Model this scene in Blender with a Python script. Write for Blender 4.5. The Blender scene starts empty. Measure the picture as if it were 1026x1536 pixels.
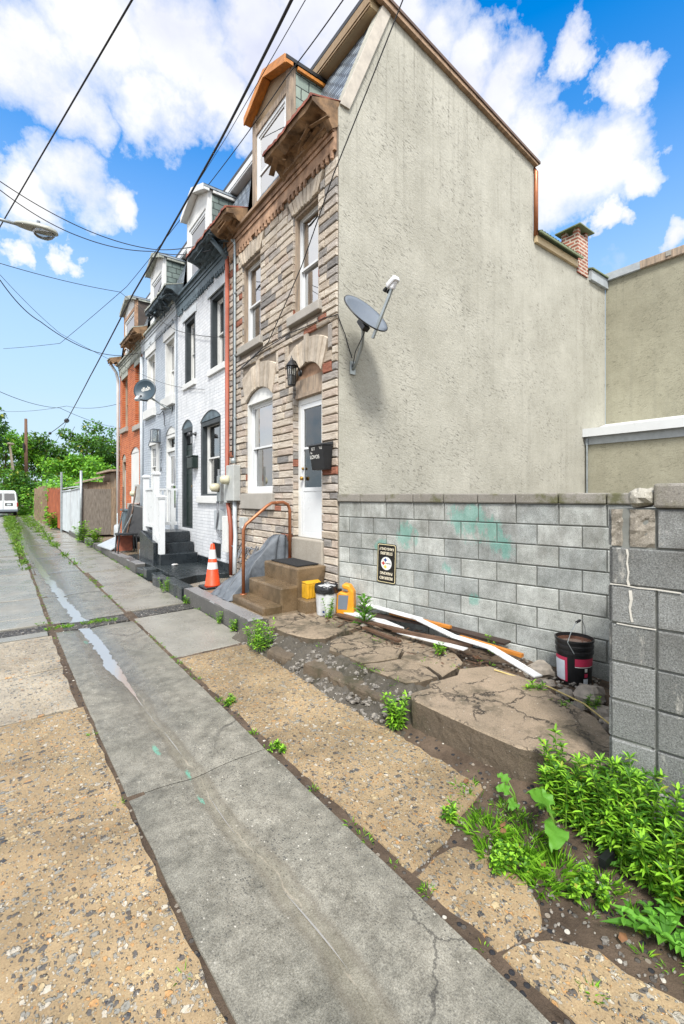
import bpy, bmesh, math, random
import numpy as np
from mathutils import Vector, Matrix, noise as mnoise
R = random.Random(11)
NR = np.random.default_rng(5)
sc = bpy.context.scene
C = sc.collection
OFF = {}
PI = math.pi

# ------------------------------------------------------------------ helpers
def lin(h, k=1.0):
    o = []
    for i in (0, 2, 4):
        c = int(h[i:i+2], 16) / 255
        o.append(min(1, (c/12.92 if c <= .04045 else ((c+.055)/1.055)**2.4) * k))
    return (*o, 1)

class MB:
    def __init__(s): s.v = []; s.f = []
    def add(s, vs, fs):
        n = len(s.v); s.v += [tuple(p) for p in vs]; s.f += [tuple(i+n for i in q) for q in fs]; return s
    def hexa(s, p):
        return s.add(p, [(0,3,2,1),(4,5,6,7),(0,1,5,4),(1,2,6,5),(2,3,7,6),(3,0,4,7)])
    def box(s, x0, x1, y0, y1, z0, z1):
        return s.hexa([(x0,y0,z0),(x1,y0,z0),(x1,y1,z0),(x0,y1,z0),(x0,y0,z1),(x1,y0,z1),(x1,y1,z1),(x0,y1,z1)])
    def obox(s, c, ax, ay, az):
        c, ax, ay, az = Vector(c), Vector(ax), Vector(ay), Vector(az)
        return s.hexa([c+ax*a+ay*b+az*d for d in (-1,1) for a,b in ((-1,-1),(1,-1),(1,1),(-1,1))])
    def beam(s, a, b, w, h, up=(0,0,1)):
        a, b = Vector(a), Vector(b); d = (b-a); u = Vector(up); r = d.cross(u).normalized(); u = r.cross(d).normalized()
        return s.obox((a+b)/2, d/2, r*w/2, u*h/2)
    def prism(s, poly, ax, a0, a1):
        def m(p, a): return {'x': (a,p[0],p[1]), 'y': (p[0],a,p[1]), 'z': (p[0],p[1],a)}[ax]
        n = len(poly)
        return s.add([m(p,a0) for p in poly]+[m(p,a1) for p in poly],
            [tuple(range(n))[::-1], tuple(range(n,2*n))]+[(i,(i+1)%n,n+(i+1)%n,n+i) for i in range(n)])
    def tube(s, pts, r, n=8, cap=True):
        pts = [Vector(p) for p in pts]; k = len(pts)
        rs = r if isinstance(r, (list,tuple)) else [r]*k
        prev = None; vs = []
        for i, p in enumerate(pts):
            t = (pts[min(i+1,k-1)]-pts[max(i-1,0)]).normalized()
            if prev is None:
                prev = t.cross(Vector((0,0,1)) if abs(t.z) < .9 else Vector((1,0,0))).normalized()
            prev = (prev - t*prev.dot(t)).normalized(); b = t.cross(prev)
            for j in range(n):
                a = 2*PI*j/n; vs.append(p + (prev*math.cos(a)+b*math.sin(a))*rs[i])
        fs = [(i*n+j, i*n+(j+1)%n, (i+1)*n+(j+1)%n, (i+1)*n+j) for i in range(k-1) for j in range(n)]
        if cap: fs += [tuple(range(n))[::-1], tuple(range((k-1)*n, k*n))]
        return s.add(vs, fs)
    def lathe(s, prof, c=(0,0,0), n=24, mtx=None, cap=True):
        vs = []; k = len(prof); c = Vector(c)
        for r, z in prof:
            for j in range(n):
                a = 2*PI*j/n; p = Vector((r*math.cos(a), r*math.sin(a), z)); vs.append(c+(mtx @ p if mtx else p))
        fs = [(i*n+j, i*n+(j+1)%n, (i+1)*n+(j+1)%n, (i+1)*n+j) for i in range(k-1) for j in range(n)]
        if cap: fs += [tuple(range(n))[::-1], tuple(range((k-1)*n, k*n))]
        return s.add(vs, fs)
    def rock(s, c, r, sc_=(1,1,.7), n=10, j=.22, seed=0):
        vs = []; m = n//2
        for i in range(m+1):
            for q in range(n):
                a = PI*i/m; b = 2*PI*q/n
                d = Vector((math.sin(a)*math.cos(b), math.sin(a)*math.sin(b), math.cos(a)))
                k = 1 + j*2*mnoise.noise(d*1.6+Vector((seed*3.1, seed, 7)))
                vs.append(Vector(c)+Vector((d.x*sc_[0], d.y*sc_[1], d.z*sc_[2]))*r*k)
        return s.add(vs, [(i*n+q, i*n+(q+1)%n, (i+1)*n+(q+1)%n, (i+1)*n+q) for i in range(m) for q in range(n)])
    def slab(s, poly, z0, z1, step=.09, j=.012, inset=.008, zfun=None, rings=0, rj=.02):
        out = []
        n = len(poly)
        for i in range(n):
            a, b = Vector(poly[i]).to_3d(), Vector(poly[(i+1)%n]).to_3d()
            k = max(1, int((b-a).length/step)); d = (b-a).normalized(); nr = Vector((-d.y, d.x, 0))
            for q in range(k):
                p = a.lerp(b, q/k)
                w = mnoise.noise(Vector((p.x*7, p.y*7, z1*5)))*1.4 + mnoise.noise(Vector((p.x*25, p.y*25, 3)))*.6
                out.append(p + nr*w*j)
        m = len(out); ce = sum(out, Vector())/m
        zf = zfun or (lambda x, y: 0)
        ring = lambda ins, z: [(p.x+(ce.x-p.x)*min(.3, ins/max(.05,(ce-p).length)), p.y+(ce.y-p.y)*min(.3, ins/max(.05,(ce-p).length)), z+zf(p.x,p.y)) for p in out]
        vs = ring(0, z0)
        for k in range(rings):
            z = z0+(z1-inset-z0)*(k+1)/(rings+1)
            for p in out:
                q = mnoise.noise(Vector((p.x*9, p.y*9, z*9)))*rj + mnoise.noise(Vector((p.x*26, p.y*26, z*26)))*rj*.6
                d = (p-ce).normalized(); vs.append((p.x+d.x*q, p.y+d.y*q, z))
        vs += ring(0, z1-inset) + ring(inset, z1)
        fs = [(k*m+i, k*m+(i+1)%m, (k+1)*m+(i+1)%m, (k+1)*m+i) for k in range(2+rings) for i in range(m)]
        fs.append(tuple(range((2+rings)*m, (3+rings)*m)))
        return s.add(vs, fs)
    def build(s, name, mat, parent=None, smooth=False, bevel=0, **kw):
        me = bpy.data.meshes.new(name)
        v = np.array(s.v, dtype=float)
        if parent is not None: off = OFF[parent]
        elif kw.get('kind'): off = Vector((0,0,0))
        else:
            lo, hi = v.min(0), v.max(0); off = Vector(((lo[0]+hi[0])/2, (lo[1]+hi[1])/2, lo[2]))
        v = v - np.array(off)
        me.from_pydata(v.tolist(), [], s.f)
        bm = bmesh.new(); bm.from_mesh(me); bmesh.ops.recalc_face_normals(bm, faces=bm.faces); bm.to_mesh(me); bm.free()
        me.materials.append(mat)
        if smooth:
            me.polygons.foreach_set('use_smooth', [True]*len(me.polygons))
        o = bpy.data.objects.new(name, me); C.objects.link(o); OFF[o] = off
        if parent is not None: o.parent = parent
        else: o.location = off
        if bevel:
            b = o.modifiers.new('bevel', 'BEVEL'); b.width = bevel; b.segments = 2; b.limit_method = 'ANGLE'
        tag(o, **kw)
        return o

def tag(o, label=None, cat=None, group=None, kind=None):
    if label: o['label'] = label
    if cat: o['category'] = cat
    if group: o['group'] = group
    if kind: o['kind'] = kind
    return o

def thing(name, loc, label, cat, group=None):
    o = bpy.data.objects.new(name, None); C.objects.link(o); o.location = loc; OFF[o] = Vector(loc)
    o.empty_display_size = .2
    return tag(o, label, cat, group)

def sidemat(o, m):
    o.data.materials.append(m)
    for pl in o.data.polygons:
        if abs(pl.normal.z) < .55: pl.material_index = 1
    return o

def struct(mb, name, mat, **k): return mb.build(name, mat, kind='structure', **k)

def dup(o, loc, rz=0, s=1, label=None, group=None):
    r = o.copy(); C.objects.link(r); r.location = loc; r.rotation_euler = (0,0,rz); r.scale = (s,s,s)
    if label: r['label'] = label
    if group: r['group'] = group
    for ch in list(o.children):
        c = ch.copy(); C.objects.link(c); c.parent = r
        for g in list(ch.children):
            d = g.copy(); C.objects.link(d); d.parent = c
    return r

def text(name, s, size, mat, origin, xax, yax, parent, extrude=.0012, sx=1, bold=.012):
    cu = bpy.data.curves.new(name, 'FONT'); cu.body = s; cu.size = size; cu.extrude = extrude
    cu.align_x = 'CENTER'; cu.align_y = 'CENTER'; cu.offset = size*bold
    ob = bpy.data.objects.new(name+'_tmp', cu); C.objects.link(ob)
    dg = bpy.context.evaluated_depsgraph_get()
    me = bpy.data.meshes.new_from_object(ob.evaluated_get(dg))
    bpy.data.objects.remove(ob)
    x, y = Vector(xax).normalized(), Vector(yax).normalized(); z = x.cross(y)
    off = OFF[parent]
    for v in me.vertices:
        p = v.co; q = Vector(origin)+x*p.x*sx+y*p.y+z*p.z-off; v.co = q
    me.materials.clear(); me.materials.append(mat)
    o = bpy.data.objects.new(name, me); C.objects.link(o); o.parent = parent; OFF[o] = off
    return o

# ------------------------------------------------------------------ materials
class G:
    def __init__(s, name):
        s.m = bpy.data.materials.new(name); s.m.use_nodes = True; s.t = s.m.node_tree
        s.b = s.t.nodes['Principled BSDF']; s.out = s.t.nodes['Material Output']
        g = s.t.nodes.new('ShaderNodeNewGeometry'); s.pos = g.outputs['Position']; s.rnd = g.outputs['Random Per Island']
        s.nrm = g.outputs['True Normal']
    def n(s, ty, ins=None, **at):
        nd = s.t.nodes.new('ShaderNode'+ty)
        for k, v in at.items(): setattr(nd, k, v)
        for k, v in (ins or {}).items():
            if isinstance(v, bpy.types.NodeSocket): s.t.links.new(v, nd.inputs[k])
            else: nd.inputs[k].default_value = v
        return nd
    def vm(s, a, b, op='MULTIPLY'): return s.n('VectorMath', {0: a, 1: b}, operation=op).outputs[0]
    def ma(s, a, b=0.0, op='MULTIPLY', cl=False): return s.n('Math', {0: a, 1: b}, operation=op, use_clamp=cl).outputs[0]
    def noise(s, scale, detail=4, rough=.6, vec=None, col=False):
        nd = s.n('TexNoise', {'Scale': scale, 'Detail': detail, 'Roughness': rough, 'Vector': vec or s.pos})
        return nd.outputs['Color' if col else 'Fac']
    def ramp(s, f, stops, interp='LINEAR'):
        nd = s.n('ValToRGB', {0: f}); cr = nd.color_ramp; cr.interpolation = interp
        while len(cr.elements) < len(stops): cr.elements.new(.5)
        for e, (p, c) in zip(cr.elements, stops):
            e.position = p; e.color = c if hasattr(c, '__len__') else (c,c,c,1)
        return nd.outputs[0]
    def mix(s, f, a, b, bl='MIX'):
        nd = s.n('Mix', {0: f, 6: a, 7: b}, data_type='RGBA', blend_type=bl); return nd.outputs[2]
    def mr(s, v, a, b, c=0.0, d=1.0): return s.n('MapRange', {0: v, 1: a, 2: b, 3: c, 4: d}).outputs[0]
    def bump(s, h, st=.5, dist=.01, prev=None):
        ins = {'Height': h, 'Strength': st, 'Distance': dist}
        if prev is not None: ins['Normal'] = prev
        return s.n('Bump', ins).outputs[0]
    def xyz(s): 
        nd = s.n('SeparateXYZ', {0: s.pos}); return nd.outputs
    def comb(s, x, y, z=0.0): return s.n('CombineXYZ', {0: x, 1: y, 2: z}).outputs[0]
    def fin(s, col=None, rough=.7, nrm=None, metal=0, spec=.5):
        for k, v in (('Base Color', col), ('Roughness', rough), ('Normal', nrm), ('Metallic', metal), ('Specular IOR Level', spec)):
            if v is None: continue
            if isinstance(v, bpy.types.NodeSocket): s.t.links.new(v, s.b.inputs[k])
            else: s.b.inputs[k].default_value = v
        return s.m

def sca(c, k): return (min(1,c[0]*k), min(1,c[1]*k), min(1,c[2]*k), 1)

def M(name, h, rough=.7, var=.18, vs=3.0, bump=.0, bs=40, h2=None, metal=0, spec=.5, stretch=None, streak=None, streak_amt=.4, f2=(.35,.65), dist=.008):
    g = G(name); c = lin(h)
    vec = g.vm(g.pos, stretch) if stretch else g.pos
    f = g.ramp(g.noise(vs, 6, .65, vec), [(f2[0], 0), (f2[1], 1)])
    col = g.mix(f, sca(c, 1-var), lin(h2) if h2 else sca(c, 1+var))
    if streak:
        sf = g.ramp(g.noise(1.0, 5, .6, g.vm(g.pos, (9,9,.7))), [(.5, 0), (.72, 1)])
        col = g.mix(g.ma(sf, streak_amt), col, lin(streak))
    nr = g.bump(g.noise(bs, 5, .6, vec), bump, dist) if bump else None
    rr = g.mr(g.noise(vs*2, 3), .3, .7, max(.02, rough-.1), min(1, rough+.1))
    return g.fin(col, rr, nr, metal, spec)

def brickmat(name, axes, bw, rh, c1, c2, cm, mortar=.012, bump=.6, var=.25, rough=.75, offs=.5, stain=None, spec=.4):
    g = G(name); p = g.xyz(); ix = {'x': 0, 'y': 1, 'z': 2}
    vec = g.comb(p[ix[axes[0]]], p[ix[axes[1]]])
    wob = g.vm(g.vm(g.noise(9, 2, .5, None, True), (.5,.5,.5), 'SUBTRACT'), (.012,.012,0))
    vec = g.vm(vec, wob, 'ADD')
    b = g.n('TexBrick', {'Vector': vec, 'Color1': lin(c1), 'Color2': lin(c2), 'Mortar': lin(cm), 'Scale': 1.0, 'Mortar Size': mortar,
                         'Mortar Smooth': .3, 'Bias': 0.0, 'Brick Width': bw, 'Row Height': rh}, offset=offs)
    nz = g.noise(3.5, 6, .7)
    col = g.mix(var, b.outputs['Color'], g.ramp(nz, [(.3, 0), (.7, 1)]), 'SOFT_LIGHT')
    if stain:
        sf = g.ramp(g.noise(1.6, 6, .7, g.vm(g.pos, (3,3,.8))), [(.5, 0), (.68, 1)])
        col = g.mix(g.ma(sf, .6), col, lin(stain))
    h = g.ma(g.ma(b.outputs['Fac'], -1.0), g.ma(g.noise(60, 4), .35), 'ADD')
    return g.fin(col, rough, g.bump(h, bump, .01), spec=spec)

def leafmat(name, dark, light, tr=.28):
    g = G(name)
    c = g.ramp(g.rnd, [(0, sca(lin(dark), .8)), (.35, lin(dark)), (.7, lin(light)), (.94, sca(lin(light), 1.2)), (.997, lin('8f8f34'))])
    g.fin(c, .55, spec=.35)
    t = g.n('BsdfTranslucent', {0: g.mix(.5, c, lin('9acb30'))})
    mx = g.n('MixShader', {0: tr, 1: g.b.outputs[0], 2: t.outputs[0]})
    g.t.links.new(mx.outputs[0], g.out.inputs[0]); return g.m

def glassmat(name, tint, fac, rough=.02, refl=.95):
    g = G(name)
    tr = g.n('BsdfTransparent', {0: lin(tint)})
    wob = g.bump(g.noise(2.2, 2, .5), .06, .02)
    gl = g.n('BsdfGlossy', {0: (refl,refl,refl,1), 'Roughness': rough, 'Normal': wob})
    fr = g.n('Fresnel', {0: 1.5})
    f = g.ma(fr.outputs[0], fac, 'ADD', True)
    mx = g.n('MixShader', {0: f, 1: tr.outputs[0], 2: gl.outputs[0]})
    g.t.links.new(mx.outputs[0], g.out.inputs[0]); return g.m

def aggregate(name, mh, mh2, dens, scale=42, grey=False):
    g = G(name)
    warp = g.vm(g.vm(g.noise(26, 4, .7, None, True), (.5,.5,.5), 'SUBTRACT'), (.032,.032,0), 'MULTIPLY')
    p0 = g.vm(g.vm(g.pos, (1,1,.2)), warp, 'ADD')
    base = g.mix(g.ramp(g.noise(1.7, 6, .7), [(.35,0),(.68,1)]), lin(mh), lin(mh2))
    base = g.mix(.35, base, g.ramp(g.noise(130, 3, .8), [(.3,0),(.7,1)]), 'SOFT_LIGHT')
    hgt = None; msum = None
    for k, (s_, dn) in enumerate(((scale, dens), (scale*.62, dens*.6), (scale*2.1, dens*.9))):
        st = ((1,.62,1), (.7,1,1), (1,.8,1))[k]
        v = g.n('TexVoronoi', {'Vector': g.vm(p0, st), 'Scale': s_, 'Randomness': 1.0})
        c = g.n('SeparateColor', {0: v.outputs['Color']})
        r = g.mr(c.outputs[0], 1-dn, 1.0, .12, .62)
        m = g.ramp(g.mr(g.ma(r, v.outputs['Distance'], 'SUBTRACT'), 0, .07), [(0,0),(1,1)])
        if grey: pc = g.ramp(c.outputs[1], [(0, lin('3a3c40')), (.3, lin('6a6a66')), (.6, lin('a39c90')), (.85, lin('cfc9bd')), (.95, lin('8a6a4c'))], 'CONSTANT')
        else: pc = g.ramp(c.outputs[1], [(0, lin('43474c')), (.16, lin('84857f')), (.36, lin('9d988b')), (.55, lin('b9a680')), (.7, lin('b58a57')), (.82, lin('bfb8a8')), (.94, lin('3a3b3f'))], 'CONSTANT')
        pc = g.mix(.5, pc, g.ramp(g.noise(70, 4, .8), [(.3,0),(.7,1)]), 'SOFT_LIGHT')
        base = g.mix(g.ma(m, .8), base, pc)
        hgt = m if hgt is None else g.ma(hgt, m, 'ADD')
        msum = m if msum is None else g.ma(msum, m, 'MAXIMUM')
    dirt = g.ramp(g.noise(1.1, 7, .72), [(.40,0),(.66,1)])
    base = g.mix(g.ma(dirt, .5), base, lin('4c4034' if not grey else '6e6c66'), 'MULTIPLY')
    nr = g.bump(hgt, .9, .008); nr = g.bump(g.noise(160, 3, .7), .5, .003, nr)
    return g.fin(base, g.mr(msum, 0, 1, .78, .42), nr, spec=.45)

def concrete(name, h, h2, rough=.6, speck=.3, crack=None, moss=None, wet=None, bump=.5):
    g = G(name)
    col = g.mix(g.ramp(g.noise(1.3, 7, .7), [(.33,0),(.67,1)]), lin(h), lin(h2))
    col = g.mix(.5, col, g.ramp(g.noise(150, 4, .85), [(.32,0),(.68,1)]), 'SOFT_LIGHT')
    v = g.n('TexVoronoi', {'Vector': g.pos, 'Scale': 55.0})
    c = g.n('SeparateColor', {0: v.outputs['Color']})
    m = g.ma(g.mr(c.outputs[0], .8, .82), g.mr(v.outputs['Distance'], .3, .22), 'MULTIPLY')
    col = g.mix(g.ma(m, speck), col, g.ramp(c.outputs[1], [(0, lin('2f3032')), (.5, lin('57534c')), (.75, lin('d8d4c8'))], 'CONSTANT'))
    if moss:
        mf = g.ramp(g.noise(2.2, 8, .75), [(.5,0),(.62,1)])
        col = g.mix(g.ma(mf, .8), col, lin(moss))
    h_ = g.noise(70, 5, .7)
    if crack:
        wv = g.vm(g.pos, g.vm(g.vm(g.noise(5, 5, .7, None, True), (.5,.5,.5), 'SUBTRACT'), (.3,.3,.3)), 'ADD')
        vc = g.n('TexVoronoi', {'Vector': wv, 'Scale': crack}, feature='DISTANCE_TO_EDGE')
        cm = g.mr(vc.outputs['Distance'], .006, .028, 1.0, 0.0)
        cm = g.ma(cm, g.ramp(g.noise(1.6, 2), [(.36,0),(.46,1)]))
        col = g.mix(g.ma(cm, .85), col, lin('2a241c'))
        h_ = g.ma(h_, g.ma(cm, -1.2), 'ADD')
    rg = g.mr(g.noise(1.1, 6, .7), .35, .65, rough-.15, rough+.15) if not wet else g.mr(g.noise(1.1, 6, .7), .4, .6, .12, rough)
    return g.fin(col, rg, g.bump(h_, bump, .006), spec=.5)

mat = {}
mat['mortar'] = M('mortar', '7d7367', .9, .2, 8, .4, 80)
g = G('stone_veneer')
vec = g.vm(g.pos, (1, 1, 5))
col = g.ramp(g.rnd, [(0, lin('bdb2a3')), (.2, lin('aea292')), (.38, lin('c4baab')), (.52, lin('b3a597')), (.66, lin('9c968f')), (.75, lin('8d8984')), (.82, lin('b3aaa0')), (.92, lin('7f7c79')), (.96, lin('94614e'))], 'CONSTANT')
col = g.mix(.55, col, g.ramp(g.noise(6, 6, .75, vec), [(.3,0),(.72,1)]), 'SOFT_LIGHT')
dk = g.ramp(g.noise(2.2, 6, .7, g.vm(g.pos, (1,1,2.5))), [(.52,0),(.7,1)])
col = g.mix(g.ma(dk, .3), col, lin('7d746a'))
mat['stone'] = g.fin(col, .85, g.bump(g.noise(14, 6, .7, vec), .8, .025), spec=.3)
g = G('arch_stone')
col = g.ramp(g.rnd, [(0, lin('b0a596')), (.5, lin('b8ac9b')), (.85, lin('a2988a'))], 'CONSTANT')
col = g.mix(.5, col, g.ramp(g.noise(5, 6, .75), [(.3,0),(.72,1)]), 'SOFT_LIGHT')
mat['arch_stone'] = g.fin(col, .85, g.bump(g.noise(22, 6, .7), .6, .012), spec=.3)

def stucco(name, h, h2, dark, streaks=True):
    g = G(name)
    p = g.xyz()
    col = g.mix(g.ramp(g.noise(.9, 7, .7), [(.35,0),(.66,1)]), lin(h), lin(h2))
    # short slanting trowel tears
    hz = g.ma(p[0], p[1], 'ADD')
    u = g.ma(g.ma(hz, .93), g.ma(p[2], -.36), 'ADD'); w = g.ma(g.ma(hz, .36), g.ma(p[2], .93), 'ADD')
    wp = g.ma(g.noise(3.5, 3, .6), .5)
    tv = g.comb(g.ma(g.ma(u, 5.5), wp, 'ADD'), g.ma(g.ma(w, 25.0), g.ma(wp, 7), 'ADD'))
    t = g.noise(1.7, 6, .72, tv)
    tear = g.ramp(t, [(.56,0),(.605,1)])
    patch = g.ramp(g.noise(1.9, 5, .65), [(.42,.06),(.6,1)])
    tear = g.ma(tear, patch)
    col = g.mix(g.ma(tear, .58), col, lin(dark))
    fine = g.noise(60, 5, .75)
    col = g.mix(.28, col, g.ramp(fine, [(.3,0),(.7,1)]), 'SOFT_LIGHT')
    if streaks:
        sv = g.vm(g.pos, (6, 6, .22))
        sf = g.ramp(g.noise(1.0, 5, .65, sv), [(.52,0),(.72,1)])
        col = g.mix(g.ma(sf, .24), col, lin('77756a'))
        sf2 = g.ramp(g.noise(1.3, 5, .6, g.vm(g.pos, (9, 9, .3))), [(.56,0),(.75,1)])
        sf2 = g.ma(sf2, g.mr(p[2], 5.2, 8.0))
        col = g.mix(g.ma(sf2, .55), col, lin('5a574e'))
    h_ = g.ma(g.ma(g.noise(26, 6, .7), .7), g.ma(tear, -.8), 'ADD')
    h_ = g.ma(h_, g.ma(g.noise(2.0, 4, .6, tv), .9), 'ADD')
    return g.fin(col, .9, g.bump(h_, .5, .016), spec=.25)
mat['stucco'] = stucco('stucco', 'b0aea2', '9d9b8f', '3b3932')
mat['stucco_back'] = stucco('stucco_back', 'a09d8a', '8a8775', '504d3f')

g = G('cinder_block')
col = g.ramp(g.rnd, [(0, lin('8f9390')), (.3, lin('9a9d98')), (.6, lin('a6a9a4')), (.85, lin('959894'))], 'CONSTANT')
col = g.mix(.85, col, g.ramp(g.noise(170, 3, .9), [(.3,0),(.7,1)]), 'SOFT_LIGHT')
col = g.mix(.6, col, g.ramp(g.noise(4, 6, .75), [(.3,0),(.7,1)]), 'SOFT_LIGHT')
v = g.n('TexVoronoi', {'Vector': g.pos, 'Scale': 90.0}); cc = g.n('SeparateColor', {0: v.outputs['Color']})
pm = g.ma(g.mr(cc.outputs[0], .72, .76), g.mr(v.outputs['Distance'], .34, .2))
col = g.mix(g.ma(pm, .55), col, lin('4f4d49'))
stn = g.ramp(g.noise(1.6, 6, .7, g.vm(g.pos, (3,3,.6))), [(.5,0),(.7,1)])
col = g.mix(g.ma(stn, .35), col, lin('6b675f'))
p = g.xyz()
dk = g.ma(g.ramp(g.noise(2.5, 6, .7, g.vm(g.pos, (2,2,1))), [(.4,0),(.62,1)]), g.mr(p[2], .9, 1.7))
col = g.mix(g.ma(dk, .6), col, lin('5b5852'))
gn = None
for cx, cy, cz, rr in ((3.85,3.9,1.25,.5),(4.0,3.1,1.45,.7),(4.05,2.75,1.2,.4),(3.98,3.35,.9,.25),(4.03,3.05,.62,.25),(3.78,4.25,1.1,.28),(4.02,2.9,1.36,.5)):
    d = g.n('VectorMath', {0: g.pos, 1: (cx,cy,cz)}, operation='DISTANCE').outputs['Value']
    m = g.mr(d, rr*.15, rr, 1.0, 0.0); gn = m if gn is None else g.ma(gn, m, 'MAXIMUM')
gm = g.ramp(g.ma(gn, g.noise(7, 8, .8, g.vm(g.pos, (1.6,1.6,.7)))), [(.40,0),(.47,1)])
col = g.mix(g.ma(gm, .42), col, lin('3f9c8b'))
mat['cmu'] = g.fin(col, .9, g.bump(g.noise(150, 4, .8), .8, .006), spec=.25)
g = G('old_cinder_block')
col = g.ramp(g.rnd, [(0, lin('767876')), (.5, lin('848684')), (.8, lin('6c6e6c'))], 'CONSTANT')
col = g.mix(.9, col, g.ramp(g.noise(140, 3, .9), [(.28,0),(.72,1)]), 'SOFT_LIGHT')
dk = g.ramp(g.noise(2.6, 6, .7), [(.42,0),(.62,1)])
dk = g.ma(dk, g.mr(g.xyz()[2], .5, 1.5, .2, 1.0))
col = g.mix(g.ma(dk, .65), col, lin('4a4743'))
ef = g.ramp(g.noise(3.3, 7, .75, g.vm(g.pos, (3,3,1))), [(.6,0),(.68,1)])
col = g.mix(g.ma(ef, .5), col, lin('c9c5bb'))
mat['cmu_old'] = g.fin(col, .9, g.bump(g.noise(120, 4, .85), .9, .008), spec=.25)
mat['joint'] = M('block_joint', '71736e', .9, .15, 10, .3, 80)
mat['cap'] = concrete('wall_cap', '6b675f', '86827a', .85, .3, moss='4b4c22')
mat['white'] = M('white_paint', 'd0d1ce', .5, .06, 3, .05, 30, streak='9c9a92', streak_amt=.15)
mat['vinyl'] = M('white_vinyl', 'd0d3d4', .35, .03, 2)
mat['whitebrick'] = brickmat('white_painted_brick', 'yz', .21, .072, 'cbced1', 'd5d7d9', 'bfc2c5', .008, .8, .15, .65, stain='b0b4b7')
mat['greybrick'] = brickmat('pale_blue_painted_brick', 'yz', .21, .072, 'a9b2bb', 'b2bac2', '939ca5', .009, .9, .2, .65, stain='8d969e')
mat['redbrick'] = brickmat('orange_red_brick', 'yz', .21, .072, 'b85c2c', '9c4620', 'b98a68', .01, .5, .35, .75)
mat['chimbrick'] = brickmat('chimney_brick', 'yz', .2, .075, '9c5d48', '865040', 'b8ab9b', .018, .7, .3, .85)
mat['chimbrick_side'] = brickmat('chimney_brick_end', 'xz', .2, .075, '9c5d48', '865040', 'b8ab9b', .018, .7, .3, .85)
mat['slate'] = brickmat('slate_shingles', 'yz', .2, .1, '8c979f', '56616a', '171b1f', .02, .9, .4, .45, spec=.6)
mat['cheek'] = brickmat('green_grey_shingles', 'xz', .3, .19, '93a094', '85938a', '333b38', .01, .7, .25, .7)
mat['cheekdark'] = brickmat('grey_shingles', 'xz', .24, .15, '65736f', '77847f', '39423f', .012, .8, .35, .7)
mat['cheekbrown'] = M('dark_dormer_board', '4a423d', .8, .25, 6, .3, 20)
mat['woodgrey'] = M('weathered_wood', '978a7c', .8, .3, 4, .5, 25, stretch=(6,6,.8), h2='b09c86', streak='5b4634')
mat['woodh'] = M('weathered_board', '8a735e', .8, .3, 4, .5, 25, stretch=(3,.6,6), h2='a98c70')
mat['frieze'] = M('peeling_brown_trim', '93735a', .8, .35, 5, .4, 30, h2='b9967a', streak='5f452f')
mat['orange'] = M('varnished_orange_wood', 'b9762e', .5, .25, 5, .3, 20, stretch=(4,.7,4))
mat['osb'] = M('bare_plywood', 'b1997a', .8, .3, 14, .3, 40, h2='8c7558')
mat['tan'] = M('tan_painted_board', 'b9a582', .65, .12, 3, .2, 20)
mat['rust'] = M('rusty_red_metal', '7d4232', .7, .35, 5, .3, 40, h2='9c5a44')
mat['rotwood'] = M('rotten_wood', '6f573f', .9, .45, 5, .8, 18, h2='97795a')
mat['darkrot'] = M('dark_slate_blue_paint', '38444b', .7, .35, 6, .5, 20, h2='55646c')
mat['greyrot'] = M('grey_green_peeling_paint', '8c928a', .8, .3, 5, .5, 20, h2='b0b3a8', streak='54584f')
mat['bluegrey'] = M('blue_grey_trim_paint', '4a5a63', .6, .25, 6, .2, 20, h2='63737b')
mat['darktrim'] = M('charcoal_trim_paint', '31383b', .55, .2, 6, .2, 20)
mat['greytrim'] = M('light_grey_trim_paint', 'b3b9bd', .6, .12, 6, .1, 20)
mat['sill'] = concrete('stone_sill', '8f8b82', 'a5a098', .85, .1)
mat['copper'] = M('copper_painted_pipe', '9a6242', .4, .2, 5, .1, 20, metal=.5)
mat['redpipe'] = M('terracotta_painted_pipe', '8f4a36', .55, .15, 3, .1, 20)
mat['galv'] = M('galvanised_metal', '9aa1a2', .45, .15, 8, metal=.6)
mat['meterbox'] = M('grey_meter_enclosure', 'a9aca9', .5, .12, 6)
mat['cream'] = M('cream_meter_glass', 'b8b49a', .25, .15, 6)
mat['black'] = M('black_plastic', '17181a', .4, .2, 5)
mat['blackmetal'] = M('black_metal', '1f2123', .45, .25, 6)
mat['blackpaint'] = M('glossy_black_paint', '20262a', .3, .35, 3, .2, 20, spec=.6)
mat['blackdoor'] = M('black_green_door', '1c2926', .4, .2, 3)
mat['dishgrey'] = M('satin_grey_dish', '656d76', .5, .06, 2, spec=.5)
mat['dishdark'] = M('dark_teal_grey_dish', '33444e', .4, .1, 2)
mat['letter'] = M('white_lettering', 'd8d8d2', .5, .05, 5)
mat['blackletter'] = M('black_lettering', '151515', .5, .05, 5)
mat['steps'] = concrete('stained_concrete_step', '7b684f', '544430', .5, .15, moss='4a3d28', wet=True)
mat['doorsill'] = concrete('patched_concrete_sill', 'a39c90', '8b8478', .85, .1)
mat['mat'] = M('black_door_mat', '18191a', .95, .3, 60, .8, 120)
mat['tarp'] = M('grey_blue_tarp', '4c5258', .6, .22, 5, .15, 40, h2='666c72')
mat['cone'] = M('orange_cone_plastic', 'd8471d', .5, .12, 7, streak='7a3c24', streak_amt=.4)
mat['reflect'] = M('white_reflective_tape', 'cfd0d2', .4, .06, 14)
mat['yellow'] = M('orange_yellow_plastic', 'd08a1c', .45, .15, 8, streak='80561c', streak_amt=.45)
mat['yellow2'] = M('yellow_plastic', 'c9991f', .5, .15, 8, streak='80601c', streak_amt=.45)
mat['bucketwhite'] = M('dirty_white_plastic', 'bfc1c1', .4, .12, 9, streak='6f6e6a', streak_amt=.5)
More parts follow.
